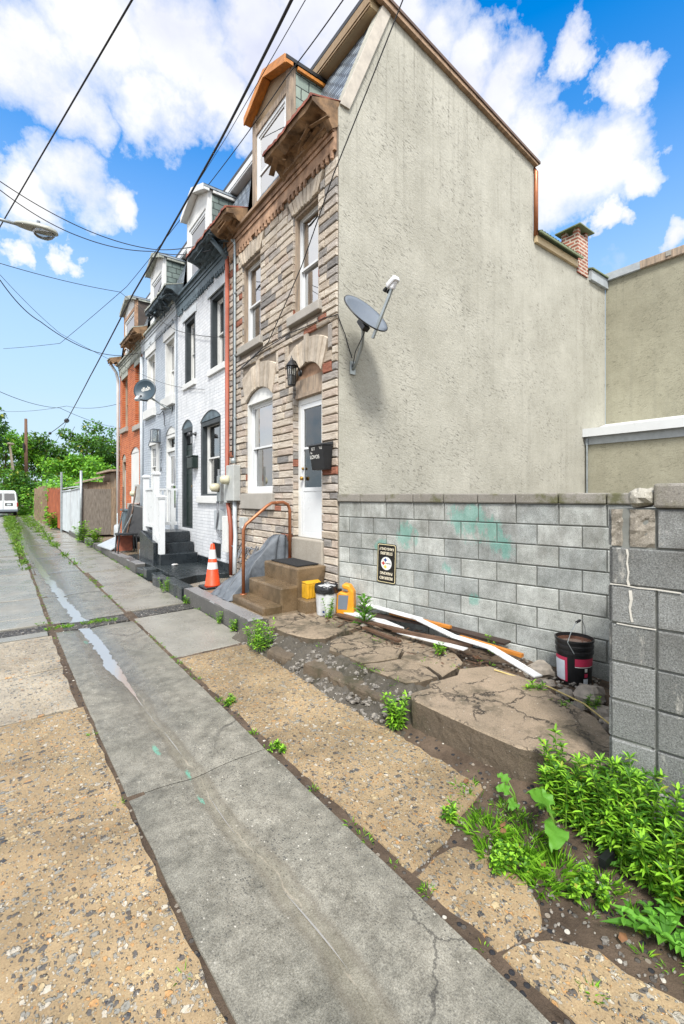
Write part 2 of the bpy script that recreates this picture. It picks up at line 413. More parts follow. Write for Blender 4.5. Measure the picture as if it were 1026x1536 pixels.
mat['bag'] = M('black_bin_bag', '0f1012', .25, .3, 9, .6, 14, spec=.7, dist=.03)
mat['pink'] = M('crimson_label', 'b3304f', .45, .1, 9)
mat['labelwhite'] = M('bucket_label_paper', 'c3cbd2', .5, .08, 18)
mat['rustwater'] = M('rusty_water', '5a3d30', .08, .25, 6)
mat['boardwhite'] = M('chipped_white_board', 'cfd0cf', .55, .15, 6, .2, 20, streak='6f665a', streak_amt=.6)
mat['boardbrown'] = M('wet_brown_board', '57402f', .55, .35, 5, .4, 25, stretch=(2,2,6))
mat['boarddark'] = M('dark_wet_board', '3b2d26', .5, .3, 5, .4, 25)
mat['rock'] = M('grey_rubble', '7b746b', .85, .3, 9, .6, 25, h2='9a9184')
mat['tan_slab'] = aggregate('tan_exposed_aggregate', 'a28b69', '867558', .68, 56)
mat['tan_grey_slab'] = aggregate('grey_tan_aggregate', '958d7e', 'a79b86', .5, 50)
g = None
mat['road_grey'] = concrete('wet_grey_concrete', '737067', '8d8a80', .5, .35, wet=True, bump=.35)
mat['gravel'] = aggregate('asphalt_gravel', '343331', '45433f', .75, 60, True)
mat['walk'] = concrete('brown_grey_flagstone', '6e6252', '8a7c69', .45, .2, wet=True, moss='4e4a38')
mat['walkblack'] = concrete('black_painted_pavement', '23282a', '33393b', .35, .1, wet=True)
mat['kerbgrey'] = concrete('granite_kerb', '6d6d6d', '838281', .55, .5, wet=True)
mat['kerbside'] = concrete('dark_kerb_face', '4a4a48', '5d5b57', .7, .4)
mat['broken'] = concrete('cracked_old_concrete', '968570', '6c614f', .85, .4, crack=3.2, moss='453f30', bump=1.4)
mat['broken_side'] = concrete('mossy_dark_concrete', '4b4236', '675a49', .9, .2, moss='33331f', bump=1.0)
g = G('soil')
col = g.mix(g.ramp(g.noise(3, 7, .75), [(.35,0),(.65,1)]), lin('3f3429'), lin('665748'))
v = g.n('TexVoronoi', {'Vector': g.pos, 'Scale': 34.0}); c = g.n('SeparateColor', {0: v.outputs['Color']})
m = g.ma(g.mr(c.outputs[0], .62, .64), g.mr(v.outputs['Distance'], .42, .36))
col = g.mix(m, col, g.ramp(c.outputs[1], [(0, lin('2c2d30')), (.4, lin('55504a')), (.7, lin('8d8375')), (.92, lin('c5bfb2'))], 'CONSTANT'))
mat['soil'] = g.fin(col, .85, g.bump(g.ma(g.noise(45, 6, .75), m, 'ADD'), 1.0, .015), spec=.3)
mat['rubble'] = concrete('crumbled_concrete_bed', '403c34', '565046', .9, .8, moss='2d2b1c', bump=1.5)
# gutter: wet in the dip, sandy trail lower down
g = G('gutter_concrete')
p = g.xyz()
col = g.mix(g.ramp(g.noise(1.4, 7, .7), [(.33,0),(.67,1)]), lin('66645a'), lin('7e7a6e'))
col = g.mix(.95, col, g.ramp(g.noise(150, 4, .9), [(.28,0),(.72,1)]), 'SOFT_LIGHT')
col = g.mix(.6, col, g.ramp(g.noise(9, 7, .78), [(.3,0),(.7,1)]), 'SOFT_LIGHT')
v = g.n('TexVoronoi', {'Vector': g.vm(g.pos, (1,.7,1)), 'Scale': 95.0}); c = g.n('SeparateColor', {0: v.outputs['Color']})
m = g.ma(g.mr(c.outputs[0], .6, .62), g.mr(v.outputs['Distance'], .42, .32))
m = g.ma(m, g.ramp(g.noise(1.2, 4), [(.4,.15),(.6,1)]))
col = g.mix(g.ma(m, .7), col, g.ramp(c.outputs[1], [(0, lin('2f3031')), (.5, lin('5a564e')), (.8, lin('7d7568')), (.95, lin('cfcabd'))], 'CONSTANT'))
wob = g.ma(g.ma(g.noise(.9, 6, .62), .5, 'SUBTRACT'), .3)
ctr = g.mr(p[1], 1.0, 7.0, .99, .83)
dx = g.ma(g.ma(g.ma(p[0], ctr, 'SUBTRACT'), wob, 'ADD'), 0.0, 'ABSOLUTE')
sand = g.ramp(g.mr(dx, .01, .075), [(0,1),(.6,.75),(1,0)])
col = g.mix(g.ma(sand, g.ma(g.noise(4, 6, .7), .75)), col, lin('6f6855'))
edge = g.ramp(g.mr(g.ma(dx, .05, 'SUBTRACT'), -.022, .022), [(0,0),(.5,1),(1,0)])
col = g.mix(g.ma(edge, g.ma(g.noise(9, 5, .7), .55)), col, lin('4a4137'))
vein = g.ramp(g.mr(g.ma(dx, g.ma(g.noise(6, 4), .03), 'ADD'), .014, .02), [(0,1),(1,0)])
col = g.mix(g.ma(vein, g.ma(g.ramp(g.noise(5, 5, .7), [(.36,0),(.5,1)]), .38)), col, lin('aba08e'))
cw = g.vm(g.pos, g.vm(g.vm(g.noise(4, 6, .7, None, True), (.5,.5,.5), 'SUBTRACT'), (.25,.25,0)), 'ADD')
vc = g.n('TexVoronoi', {'Vector': cw, 'Scale': .75}, feature='DISTANCE_TO_EDGE')
crk = g.ma(g.mr(vc.outputs['Distance'], .001, .006, 1.0, 0.0), g.ramp(g.noise(.7, 2), [(.5,0),(.56,1)]))
col = g.mix(g.ma(crk, .7), col, lin('2c2a26'))
# teal survey paint
tm = None
for tx, ty, rx in ((.83,3.22,.12),(.92,2.82,.1),(.9,2.55,.08),(.78,6.1,.12)):
    d = g.n('VectorMath', {0: g.vm(g.pos, (2.2,.55,1)), 1: (tx*2.2,ty*.55,0)}, operation='DISTANCE').outputs['Value']
    q = g.mr(d, rx*.2, rx, 1.0, 0.0); tm = q if tm is None else g.ma(tm, q, 'MAXIMUM')
tm = g.ramp(g.ma(tm, g.noise(22, 8, .85, g.vm(g.pos, (2.4,.8,1)))), [(.38,0),(.46,1)])
col = g.mix(g.ma(tm, .5), col, lin('4fae95'))
wet = g.ma(g.ramp(g.mr(g.ma(dx, g.ma(g.noise(3, 5, .7), .12), 'ADD'), .10, .30), [(0,1),(.4,.8),(1,0)]), g.mr(p[1], 3.0, 4.6))
col = g.mix(g.ma(wet, .4), col, lin('4f4b44'))
far = g.mr(p[1], 2.8, 6.5)
rg = g.mr(g.ma(g.ma(g.noise(1.3, 6, .7), g.ma(far, .22), 'SUBTRACT'), g.ma(wet, .2), 'SUBTRACT'), .15, .6, .12, .72)
mat['gutter'] = g.fin(col, rg, g.bump(g.ma(g.noise(120, 5, .75), m, 'ADD'), .5, .004), spec=.5)
g = G('thin_water')
nz = g.bump(g.noise(30, 3, .6), .15, .004)
g.b.inputs['IOR'].default_value = 2.1
mat['water'] = g.fin(lin('8d8c88'), .08, nz, spec=.6)
mat['leaf_weed'] = leafmat('weed_leaf', '3c6a16', '86b830')
mat['leaf_grass'] = leafmat('grass_blade', '4f8018', '86b834')
mat['leaf_far'] = leafmat('dull_grass', '41661c', '6b8f34')
mat['leaf_broad'] = leafmat('broad_leaf', '42731f', '639a34')
mat['leaf_tree'] = leafmat('tree_leaf', '2b4f1c', '4a7a2a', .3)
mat['leaf_tree2'] = leafmat('bright_tree_leaf', '457a1c', '74a832', .3)
mat['leaf_dark'] = leafmat('dark_tree_leaf', '27472a', '3c6538', .25)
mat['stem'] = M('green_stem', '5b7a2a', .6, .15, 10)
mat['bark'] = M('bark', '4b3f33', .9, .3, 6, .8, 20, stretch=(3,3,.7))
mat['pole'] = M('utility_pole_wood', '5f4636', .85, .3, 4, .5, 20, stretch=(8,8,.6))
mat['palewood'] = M('bleached_wood', 'b5a792', .85, .2, 4, .4, 20)
mat['cable'] = M('black_cable', '1c1d20', .6, .1, 3)
mat['cablegrey'] = M('grey_cable', '6d7074', .6, .1, 3)
mat['rustfence'] = M('rusty_sheet', '8c4424', .75, .3, 3, .3, 20, h2='a65c38', streak='4f2a1a')
mat['sheetwhite'] = M('dull_white_sheet_metal', 'b9c0c3', .5, .12, 3, streak='7d776c', streak_amt=.5)
mat['plywood'] = M('grey_weathered_plywood', '70695f', .85, .3, 5, .5, 18, stretch=(6,6,.8), h2='8a8277')
mat['shedwood'] = M('old_shed_boards', '86735e', .85, .35, 5, .5, 18, stretch=(7,7,.7), h2='a6927a', streak='4a3b2c')
mat['vanpaint'] = M('white_van_paint', 'd6d9db', .25, .05, 1, spec=.6)
mat['tyre'] = M('tyre_rubber', '141414', .8, .2, 10)
mat['redlight'] = M('red_tail_lamp', '8d1a14', .2, .1, 6)
mat['glass'] = glassmat('window_glass', 'c4ccca', .28)
mat['glass_bright'] = glassmat('bright_window_glass', 'c8cfd0', .5)
mat['glass_door'] = glassmat('door_glass', 'd6dcdb', .1)
mat['glassdark'] = glassmat('dark_window_glass', '5d6866', .12)
mat['lampglass'] = glassmat('lamp_glass', 'dfe3e2', .12, .1)
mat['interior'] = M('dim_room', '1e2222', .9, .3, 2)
mat['curtain'] = M('white_curtain', 'b9bfc0', .9, .15, 6, stretch=(1,14,.4))
mat['blind'] = M('grey_blind', '6c7476', .8, .2, 5, stretch=(1,16,.3))
mat['cordgreen'] = M('green_roll_roofing', '6f7a5c', .7, .2, 6, .2, 20)
mat['silverpaint'] = M('silver_flashing', 'a3a9ac', .45, .12, 6)
mat['lampgrey'] = M('lamp_housing', '9b9d93', .45, .1, 6)
mat['greywall'] = M('far_wall', '8f8a80', .8, .2, 2)
mat['gold'] = M('cream_gold_border', 'd9cca2', .4, .06, 9)
mat['signblack'] = M('sign_black', '12120f', .3, .1, 9)
mat['emblue'] = M('emblem_blue', '1f3f78', .4, .05, 9); mat['emred'] = M('emblem_red', 'a8322a', .4, .05, 9); mat['emyel'] = M('emblem_yellow', 'e0b64a', .4, .05, 9)
mat['brass'] = M('brass', 'a07a35', .35, .1, 9, metal=.7)
mat['deadleaf'] = M('dry_leaf', '6b4a2e', .8, .2, 30)
mat['straw'] = M('dry_straw', 'b9a56a', .8, .2, 30)

#@@WORLD
# ------------------------------------------------------------------ camera and light
F_, S_, C_ = 683., .5968, .8024
def ray(px):
    u = (px-513)/F_; return S_+C_*u, C_-S_*u
cam = bpy.data.cameras.new('camera'); co = bpy.data.objects.new('camera', cam); C.objects.link(co)
cam.sensor_fit = 'HORIZONTAL'; cam.sensor_width = 36; cam.lens = 36*F_/1026; cam.shift_y = -23/1026
cam.clip_start = .05; cam.clip_end = 3000
co.location = (0,0,1.7); co.rotation_euler = (PI/2, 0, -math.atan2(S_, C_)); sc.camera = co

SUN_EL, SUN_AZ = math.radians(52), math.atan2(-.62, -.78)      # azimuth measured from +Y towards +X
sd = Vector((math.sin(SUN_AZ)*math.cos(SUN_EL), math.cos(SUN_AZ)*math.cos(SUN_EL), math.sin(SUN_EL)))
sl = bpy.data.lights.new('sun', 'SUN'); so = bpy.data.objects.new('sun', sl); C.objects.link(so)
sl.energy = 3.0; sl.angle = math.radians(13); sl.color = (1, .965, .91)
so.rotation_euler = sd.to_track_quat('Z', 'Y').to_euler(); so.location = (0,0,20)

w = bpy.data.worlds.new('World'); sc.world = w; w.use_nodes = True
t = w.node_tree
class WG(G):
    def __init__(s, t): s.t = t; s.pos = s.n('TexCoord').outputs['Generated']
wg = WG(t)
bg = t.nodes['Background']; BG = .1; bg.inputs[1].default_value = BG
sky = wg.n('TexSky', sky_type='NISHITA', sun_disc=False, sun_elevation=SUN_EL, sun_rotation=SUN_AZ, air_density=1.0, dust_density=.6, ozone_density=2.5)
hs = wg.n('HueSaturation', {'Saturation': 1.75, 'Value': 1.75, 'Color': sky.outputs[0]})
dirv = wg.n('VectorMath', {0: wg.pos}, operation='NORMALIZE').outputs[0]
dz = wg.n('SeparateXYZ', {0: dirv}).outputs[2]
haze = wg.ramp(wg.mr(dz, 0, .7), [(0,.98), (.24,.9), (.5,.66), (.67,.36), (.85,.1), (1,0)])
base = wg.mix(haze, hs.outputs[0], (3.6,4.5,5.25,1))
wn = wg.vm(wg.vm(wg.noise(2.6, 6, .6, dirv, True), (.5,.5,.5), 'SUBTRACT'), (.22,.22,.16))
wn2 = wg.vm(wg.vm(wg.noise(11, 6, .65, dirv, True), (.5,.5,.5), 'SUBTRACT'), (.11,.11,.11))
dd = wg.n('VectorMath', {0: wg.vm(wg.vm(dirv, wn, 'ADD'), wn2, 'ADD')}, operation='NORMALIZE').outputs[0]
acc = None
for px, py, r in ((40,95,112),(150,40,125),(260,60,120),(380,65,105),(470,40,105),(560,30,90),(110,165,75),(230,170,75),(320,150,70),(400,130,70),
                  (115,292,64),(50,322,58),(185,298,42),(95,398,22),(20,385,26),(640,55,75),(690,100,70),(745,150,75),(860,75,45),(945,115,50),(800,190,70),
                  (900,250,85),(830,270,80),(960,270,45),(1020,360,32),(900,345,26),(720,240,80)):
    a, b = ray(px); d = Vector((a, b, (745-py)/F_)); ln = d.length; d.normalize()
    ang = r/F_/ln
    dp = wg.n('VectorMath', {0: dd, 1: tuple(d)}, operation='DOT_PRODUCT').outputs['Value']
    m = wg.mr(dp, math.cos(ang*1.0), math.cos(ang*.2))
    acc = m if acc is None else wg.ma(acc, m, 'MAXIMUM')
fwd = wg.n('VectorMath', {0: dirv, 1: (S_, C_, 0)}, operation='DOT_PRODUCT').outputs['Value']
other = wg.ma(wg.ramp(wg.noise(1.7, 7, .6, dirv), [(.34,0),(.5,1)]), wg.ma(wg.mr(fwd, .5, .25), wg.mr(wg.n('SeparateXYZ', {0: dirv}).outputs[0], -.06, -.2), 'MAXIMUM'))  # clouds outside the view, added for lighting and window reflections
acc = wg.ma(acc, other, 'MAXIMUM')
fb = wg.noise(7, 8, .65, dirv)
dens = wg.ma(acc, wg.ma(wg.ma(fb, .5, 'SUBTRACT'), 1.5), 'ADD')
cm = wg.ramp(dens, [(.22,0),(.5,.5),(.95,1)])
shade = wg.noise(2.6, 5, .55, wg.vm(dirv, (1,1,1.6)))
ccol = wg.ramp(wg.ma(shade, wg.ma(wg.noise(9, 6, .6, dirv), .35), 'ADD'), [(.44, (.66,.70,.88,1)), (.62, (.87,.89,.97,1)), (.76, (1,1,1,1))])
ccol = wg.mix(wg.mr(fwd, .45, .1), ccol, (1.7,1.7,1.72,1))  # unseen clouds set brighter than visible ones, to light the house fronts
ccol = wg.vm(ccol, (5.8,5.8,5.8))
final = wg.mix(cm, base, ccol)
t.links.new(final, bg.inputs[0])
vs_ = sc.view_settings; sc.display_settings.display_device = 'sRGB'
vs_.view_transform = 'Standard'; vs_.look = 'None'; vs_.exposure = 0.92; vs_.gamma = 1.0
sc.cycles.max_bounces = 8; sc.cycles.transparent_max_bounces = 16; sc.cycles.caustics_reflective = False; sc.cycles.caustics_refractive = False
#@@GROUND
# ------------------------------------------------------------------ ground
gb = MB(); gb.add([(-400,-60,-.07),(500,-60,-.07),(500,900,-.07),(-400,900,-.07)], [(0,1,2,3)])
struct(gb, 'ground', mat['soil'])
js_ = MB()
for xa, xb, y0 in ((.455,.70,-3),(1.40,1.53,-3)): js_.add([(xa,y0,-.007),(xb,y0,-.007),(xb if xa > 1 else .56,14,-.007),(xa,14,-.007)], [(0,1,2,3)])
js_.add([(1.53,1.45,-.013),(2.36,1.9,-.013),(2.36,5.0,-.013),(1.53,5.0,-.013)], [(0,1,2,3)])
struct(js_, 'soil', mat['soil'])
def jig(x0, x1, y0, y1, dl=.0, dr=.0): return [(x0, y0), (x1, y0+dr), (x1, y1+dr), (x0, y1+dl)]
# left strip of slabs
ta = MB(); tg = MB(); gr = MB()
def rect(x0, x1, y0, y1, ga=.012): return [(x0+ga, y0+ga), (x1-ga, y0+ga), (x1-ga, y1-ga), (x0+ga, y1-ga)]
ta.slab(rect(-2.6,-1.0,-3.2,4.22,.018), -.08, -.002, .12, .012)
ta.slab([(-.99,-3.2)]+[(.497+.16*math.exp(-max(0,y)/2.2), y) for y in (-3.2,0,.4,.8,1.2,1.6,2.2,3,4.205)]+[(-.99,4.205)], -.08, .0, .06, .010)
for y0, y1 in ((4.22,5.3),(5.3,6.62)):
    for x0, x1 in ((-2.6,-1.0),(-1.0,.50)):
        tg.slab(rect(x0, x1, y0, y1, .02), -.08, R.uniform(-.008,.004), .15, .016)
ys = [6.62,6.86]; gr.slab(rect(-2.6,.46,6.62,6.84,.012), -.08, 0, .15, .01)
yy = [7.24,7.75,9.15,10.6,12.2,14.0,16,18,20.5,23,26,30,34,38,43,48,54,62,75]
for a, b in zip(yy, yy[1:]):
    for x0, x1 in ((-2.6,-1.0),(-1.0,.50 if a < 14 else .36)):
        gr.slab(rect(x0, x1, a, b, .02), -.08, R.uniform(-.012,.006), .25, .015)
# right strip
ta.slab([(1.485,1.475),(1.64,1.485),(1.80,1.50),(1.96,1.57),(2.10,1.60),(2.24,1.64),(2.33,1.72),(2.38,1.84),(2.33,2.4),(2.3,3.0),(2.24,4.4),(2.3,4.88),(1.47,4.86)], -.08, .002, .05, .012)
ta.slab([(1.485,1.455),(1.62,1.465),(1.78,1.45),(1.86,1.33),(1.88,1.15),(1.80,1.02),(1.70,.96),(1.485,1.02)], -.08, -.001, .04, .016)
ta.slab([(1.485,1.00),(1.60,.985),(1.69,.93),(1.78,.80),(1.80,.66),(1.86,.45),(1.9,-.1),(1.88,-.65),(1.49,-.7)], -.08, .001, .04, .016)
ta.slab([(1.50,-.75),(2.3,-.7),(2.3,-3),(1.5,-3)], -.08, .0, .1, .02)
rr = [4.9,6.85,7.32,8.3,9.6,11.6,13.2,15,17.2,19.6,22,25,28.5,33,38,43,48,55,65]
for i, (a, b) in enumerate(zip(rr, rr[1:])):
    if i == 1: continue
    gr.slab([(1.46,a+.015), (2.36,a+.015+.08), (2.36,b-.015+.08), (1.46,b-.015)], -.08, R.uniform(-.010,.008), .2, .012)
struct(ta, 'road', mat['tan_slab']); struct(tg, 'road', mat['tan_grey_slab']); struct(gr, 'road', mat['road_grey'])
ga = MB()
ga.slab([(-2.6,6.86),(.5,6.86),(.9,6.74),(1.45,6.9),(2.38,7.02),(2.38,7.36),(1.45,7.28),(.9,7.14),(.5,7.2),(-2.6,7.22)], -.08, -.014, .07, .02)
struct(ga, 'asphalt_patch', mat['gravel'])
# centre gutter: shallow dished slabs
gu = MB()
def gutter(y0, y1, cx):
    n = max(2, int((y1-y0)/.12)); xs = [.515,.53,.62,.72,.8,.87,.93,1.0,1.08,1.18,1.3,1.42,1.435]
    vs = []; k = len(xs)
    for i in range(n+1):
        y = y0+(y1-y0)*i/n
        c = cx(y)
        for q, x in enumerate(xs):
            jx = mnoise.noise(Vector((q > 6, y*5, 2)))*.008 if q in (0,1,k-1,k-2) else 0
            z = -.022*math.exp(-((x-c)/.13)**2) + .004*mnoise.noise(Vector((x*3, y*1.3, 0)))
            if q in (0, k-1): z = -.08
            if i in (0, n): z -= .006
            xl = .505+.16*math.exp(-max(0,y)/2.2) if q < 3 else 0
            vs.append((x+jx+(xl-.515 if q < 3 else 0), y, z))
    gu.add(vs, [(i*k+q, i*k+q+1, (i+1)*k+q+1, (i+1)*k+q) for i in range(n) for q in range(k-1)])
cx = lambda y: .99-.02*max(0, y-1)
cx2 = lambda y: max(.62, .99-.024*max(0, y-1))
for a, b in ((-3,2.78),(2.785,6.72),(7.2,9.2),(9.22,12),(12.02,15),(15.03,19),(19.04,24),(24.05,30),(30.05,38),(38.05,48)):
    gutter(a, b, cx2)
struct(gu, 'gutter', mat['gutter'])
# water in the dip
wa = MB(); vs = []; n = 520
for i in range(n+1):
    y = 1.3+(i/n)**1.7*25; c = cx2(y)
    w_ = (.022+.045*max(0,min(1,(y-4.2)/1.5)))*(1+.9*mnoise.noise(Vector((y*1.9,0,5)))+.6*mnoise.noise(Vector((y*8,3,5)))+.4*mnoise.noise(Vector((y*24,3,5))))*max(0,min(1,(y-3.9)*1.1)) + .006*max(0, mnoise.noise(Vector((y*2.3,1,9)))+.02)
    o_ = .035*mnoise.noise(Vector((y*1.1,4,1)))
    vs += [(c-w_+o_, y, -.0155), (c+w_+o_+(.02*mnoise.noise(Vector((y*6,8,5)))+.012*mnoise.noise(Vector((y*21,8,5))))*max(0,min(1,(y-4))), y, -.0155)]
wa.add(vs, [(2*i,2*i+1,2*i+3,2*i+2) for i in range(n)])
struct(wa, 'water', mat['water'])
# kerbs
kb = MB(); kk = MB(); ks = MB()
def kerb(mb, y0, y1, dx=0, z=.2, rz=0, dz=0):
    mb.slab([(2.385+dx,y0),(2.59+dx+rz,y0+.01),(2.59+dx-rz,y1),(2.385+dx-rz,y1-.01)], -.05, z+dz, .1, .012, .018)
kerb(kb, 5.12, 7.55); kerb(kk, 7.6, 8.75, -.03); kerb(kk, 8.8, 9.25, -.05, .17, .03); kerb(kk, 9.3, 9.95, .03, .13, -.04)
kerb(kk, 10.0, 10.35, .0, .19); kerb(kk, 10.4, 10.95, .05, .12, .03); kerb(kb, 11.0, 12.6, .0, .19)
for a in range(6): kerb(kb, 12.65+a*2.1, 14.7+a*2.1, .02*(a % 2), .17)
sidemat(struct(kb, 'kerb', mat['kerbgrey']), mat['kerbside']); struct(kk, 'kerb', mat['walkblack'])
# pavements beside the houses
wk = MB(); wb = MB()
for a, b in ((5.05,6.3),(6.33,7.3)): wk.slab(rect(2.6, 3.64, a, b, .012), -.05, .19, .12, .012)
wk.slab([(2.61,7.32),(3.64,7.32),(3.64,8.05),(3.2,8.2),(2.61,7.95)], -.05, .175, .1, .02)
wk.slab([(2.63,13.0),(3.64,13.0),(3.64,15.7),(2.63,15.7)], -.05, .16, .12, .012)
wk.slab([(2.63,15.75),(3.64,15.75),(3.64,19.4),(2.63,19.4)], -.05, .15, .12, .012)
wb.slab([(2.62,8.55),(3.0,8.75),(3.64,8.62),(3.64,12.9),(2.62,12.9)], -.05, .185, .1, .02)
struct(wk, 'sidewalk', mat['walk']); struct(wb, 'sidewalk', mat['walkblack'])
# soil shoulder and crumbled bed under the broken pavement
def hill(x, y):
    t_ = max(0, min(1, (x-2.22)/.35)); s = max(0, min(1, (y-1.0)/.5))
    z = .125*t_*s*(1-.25*max(0, min(1, (3.2-y)/2))) - .010
    return z + .028*mnoise.noise(Vector((x*3.1, y*3.1, 0)))*(.2+t_) + .008*mnoise.noise(Vector((x*11, y*11, 3)))
so_ = MB(); nx, ny = 90, 140; vs = []
for i in range(ny+1):
    for q in range(nx+1):
        x = 1.46+q/nx*3.2; y = -3+i/ny*8.2; vs.append((x, y, hill(x, y)))
so_.add(vs, [(i*(nx+1)+q, i*(nx+1)+q+1, (i+1)*(nx+1)+q+1, (i+1)*(nx+1)+q) for i in range(ny) for q in range(nx)])
struct(so_, 'soil', mat['soil'], smooth=True)
rb = MB(); nx, ny = 70, 260; vs = []
for i in range(ny+1):
    for q in range(nx+1):
        u = q/nx; y = 2.25+i/ny*2.95
        x = 2.2+u*.75 + .05*mnoise.noise(Vector((y*3, 1, u)))
        z = -.03 + .2*min(1, (u/.42))**.8*(1 if y > 2.6 else max(0,(y-2.2)/.4)) + .05*mnoise.noise(Vector((x*6, y*6, 1)))*min(1,u*6) + .03*mnoise.noise(Vector((x*17, y*17, 1)))*min(1,u*6) + .015*mnoise.noise(Vector((x*45, y*45, 1)))
        vs.append((x, y, min(z, .15+.2*z)))
rb.add(vs, [(i*(nx+1)+q, i*(nx+1)+q+1, (i+1)*(nx+1)+q+1, (i+1)*(nx+1)+q) for i in range(ny) for q in range(nx)])
struct(rb, 'rubble', mat['rubble'], smooth=True)
bs_ = MB()
for poly, z1 in (([(2.46,4.72),(2.48,4.45),(2.52,4.2),(2.60,4.02),(2.72,3.95),(2.9,3.99),(3.05,4.05),(3.02,4.4),(2.95,4.7),(3.0,5.03),(2.6,5.0)], .215),
                 ([(3.07,4.05),(3.3,4.08),(3.5,4.1),(3.62,4.95),(3.05,5.03),(2.98,4.7),(3.05,4.4)], .207),
                 ([(2.57,3.66),(2.60,3.45),(2.59,3.2),(2.74,3.14),(2.95,3.1),(3.1,3.2),(3.12,3.5),(3.08,3.9),(2.9,3.92),(2.72,3.86)], .203),
                 ([(2.60,3.17),(2.56,2.98),(2.60,2.82),(2.62,2.66),(2.74,2.60),(2.92,2.58),(3.0,2.8),(2.95,3.07),(2.75,3.11)], .196),
                 ([(3.13,3.2),(2.98,3.08),(3.03,2.8),(2.96,2.57),(3.2,2.62),(3.37,2.68),(3.7,3.2),(3.66,4.05),(3.4,4.05),(3.1,3.98),(3.14,3.5)], .19)):
    bs_.slab(poly, .02, z1, .03, .009, .008, None, 4, .008)
bs_.slab([(2.37,2.34),(2.44,2.42),(2.62,2.40),(2.7,2.47),(3.0,2.44),(3.12,2.52),(3.38,2.4),(3.4,1.95),(3.28,1.75),(3.16,1.42),(2.95,1.22),(2.86,1.12),(2.66,1.10),(2.56,1.22),(2.42,1.52),(2.40,1.8)], -.08, .235, .025, .006, .010, None, 9, .008)
sidemat(struct(bs_, 'sidewalk', mat['broken']), mat['broken_side'])
cb = MB(); cb.slab([(2.28,3.66),(2.44,3.72),(2.50,3.2),(2.52,2.72),(2.36,2.60),(2.32,3.1)], -.08, .13, .025, .02, .02, None, 6, .015)
cb.build('concrete_block', mat['broken_side'], label='long mossy broken kerb piece lying below the cracked pavement slab', cat='concrete block')
cb = MB(); cb.slab([(2.22,4.3),(2.42,4.38),(2.46,4.0),(2.29,3.92)], -.08, .1, .025, .02, .02, None, 6, .015)
cb.build('concrete_block', mat['broken_side'], label='short dark kerb stub beside the bushy weed at the granite kerb end', cat='concrete block')
#@@HOUSES
# ------------------------------------------------------------------ row houses
XF = 3.63
ROW = 'row houses along the alley'
def wall_open(mb, Y0, Y1, Z0, Z1, ops, X=XF, depth=.16):
    ys = sorted({Y0, Y1, *[o[0] for o in ops], *[o[1] for o in ops]}); zs = sorted({Z0, Z1, *[o[2] for o in ops], *[o[3] for o in ops]})
    for a, b in zip(ys, ys[1:]):
        for c, d in zip(zs, zs[1:]):
            if any(o[0] <= a and b <= o[1] and o[2] <= c and d <= o[3] for o in ops): continue
            mb.add([(X,a,c),(X,b,c),(X,b,d),(X,a,d)], [(0,1,2,3)])
    for o in ops:
        a, b, c, d = o[:4]; r = o[4] if len(o) > 4 else 0; e = X+depth
        mb.add([(X,a,c),(e,a,c),(e,a,d-r),(X,a,d-r)], [(0,1,2,3)]); mb.add([(X,b,c),(e,b,c),(e,b,d-r),(X,b,d-r)], [(0,1,2,3)])
        mb.add([(X,a,c),(X,b,c),(e,b,c),(e,a,c)], [(0,1,2,3)])
        arc = arch(a, b, d-r, r)
        for p, q in zip(arc, arc[1:]):
            mb.add([(X,p[0],p[1]),(X,q[0],q[1]),(e,q[0],q[1]),(e,p[0],p[1])], [(0,1,2,3)])
            if r: mb.add([(X,p[0],p[1]),(X,q[0],q[1]),(X,q[0],d),(X,p[0],d)], [(0,1,2,3)])
def arch(a, b, z, r, n=10):
    if r <= 0: return [(a+(b-a)*i/n, z) for i in range(n+1)]
    h = (b-a)/2; Rr = (h*h+r*r)/(2*r); cz = z+r-Rr; c = (a+b)/2
    return [(a+(b-a)*i/n, cz+math.sqrt(max(0, Rr*Rr-(a+(b-a)*i/n-c)**2))) for i in range(n+1)]

def arch_fill(root, o, x0, x1, m, name='arch_panel'):
    a, b, c, d, r = o; arc = arch(a, b, d-r, r)
    mb = MB(); mb.prism([(a, d-r-.02)]+[(p[0], p[1]) for p in arc[1:-1]]+[(b, d-r-.02)], 'x', x0, x1)
    return mb.build(name, m, root)

def frame_rect(mb, x0, x1, a, b, c, d, w_, wb=None, wt=None):
    wb = wb or w_; wt = wt or w_
    mb.box(x0, x1, a, a+w_, c, d); mb.box(x0, x1, b-w_, b, c, d)
    mb.box(x0, x1, a+w_, b-w_, c, c+wb); mb.box(x0, x1, a+w_, b-w_, d-wt, d)

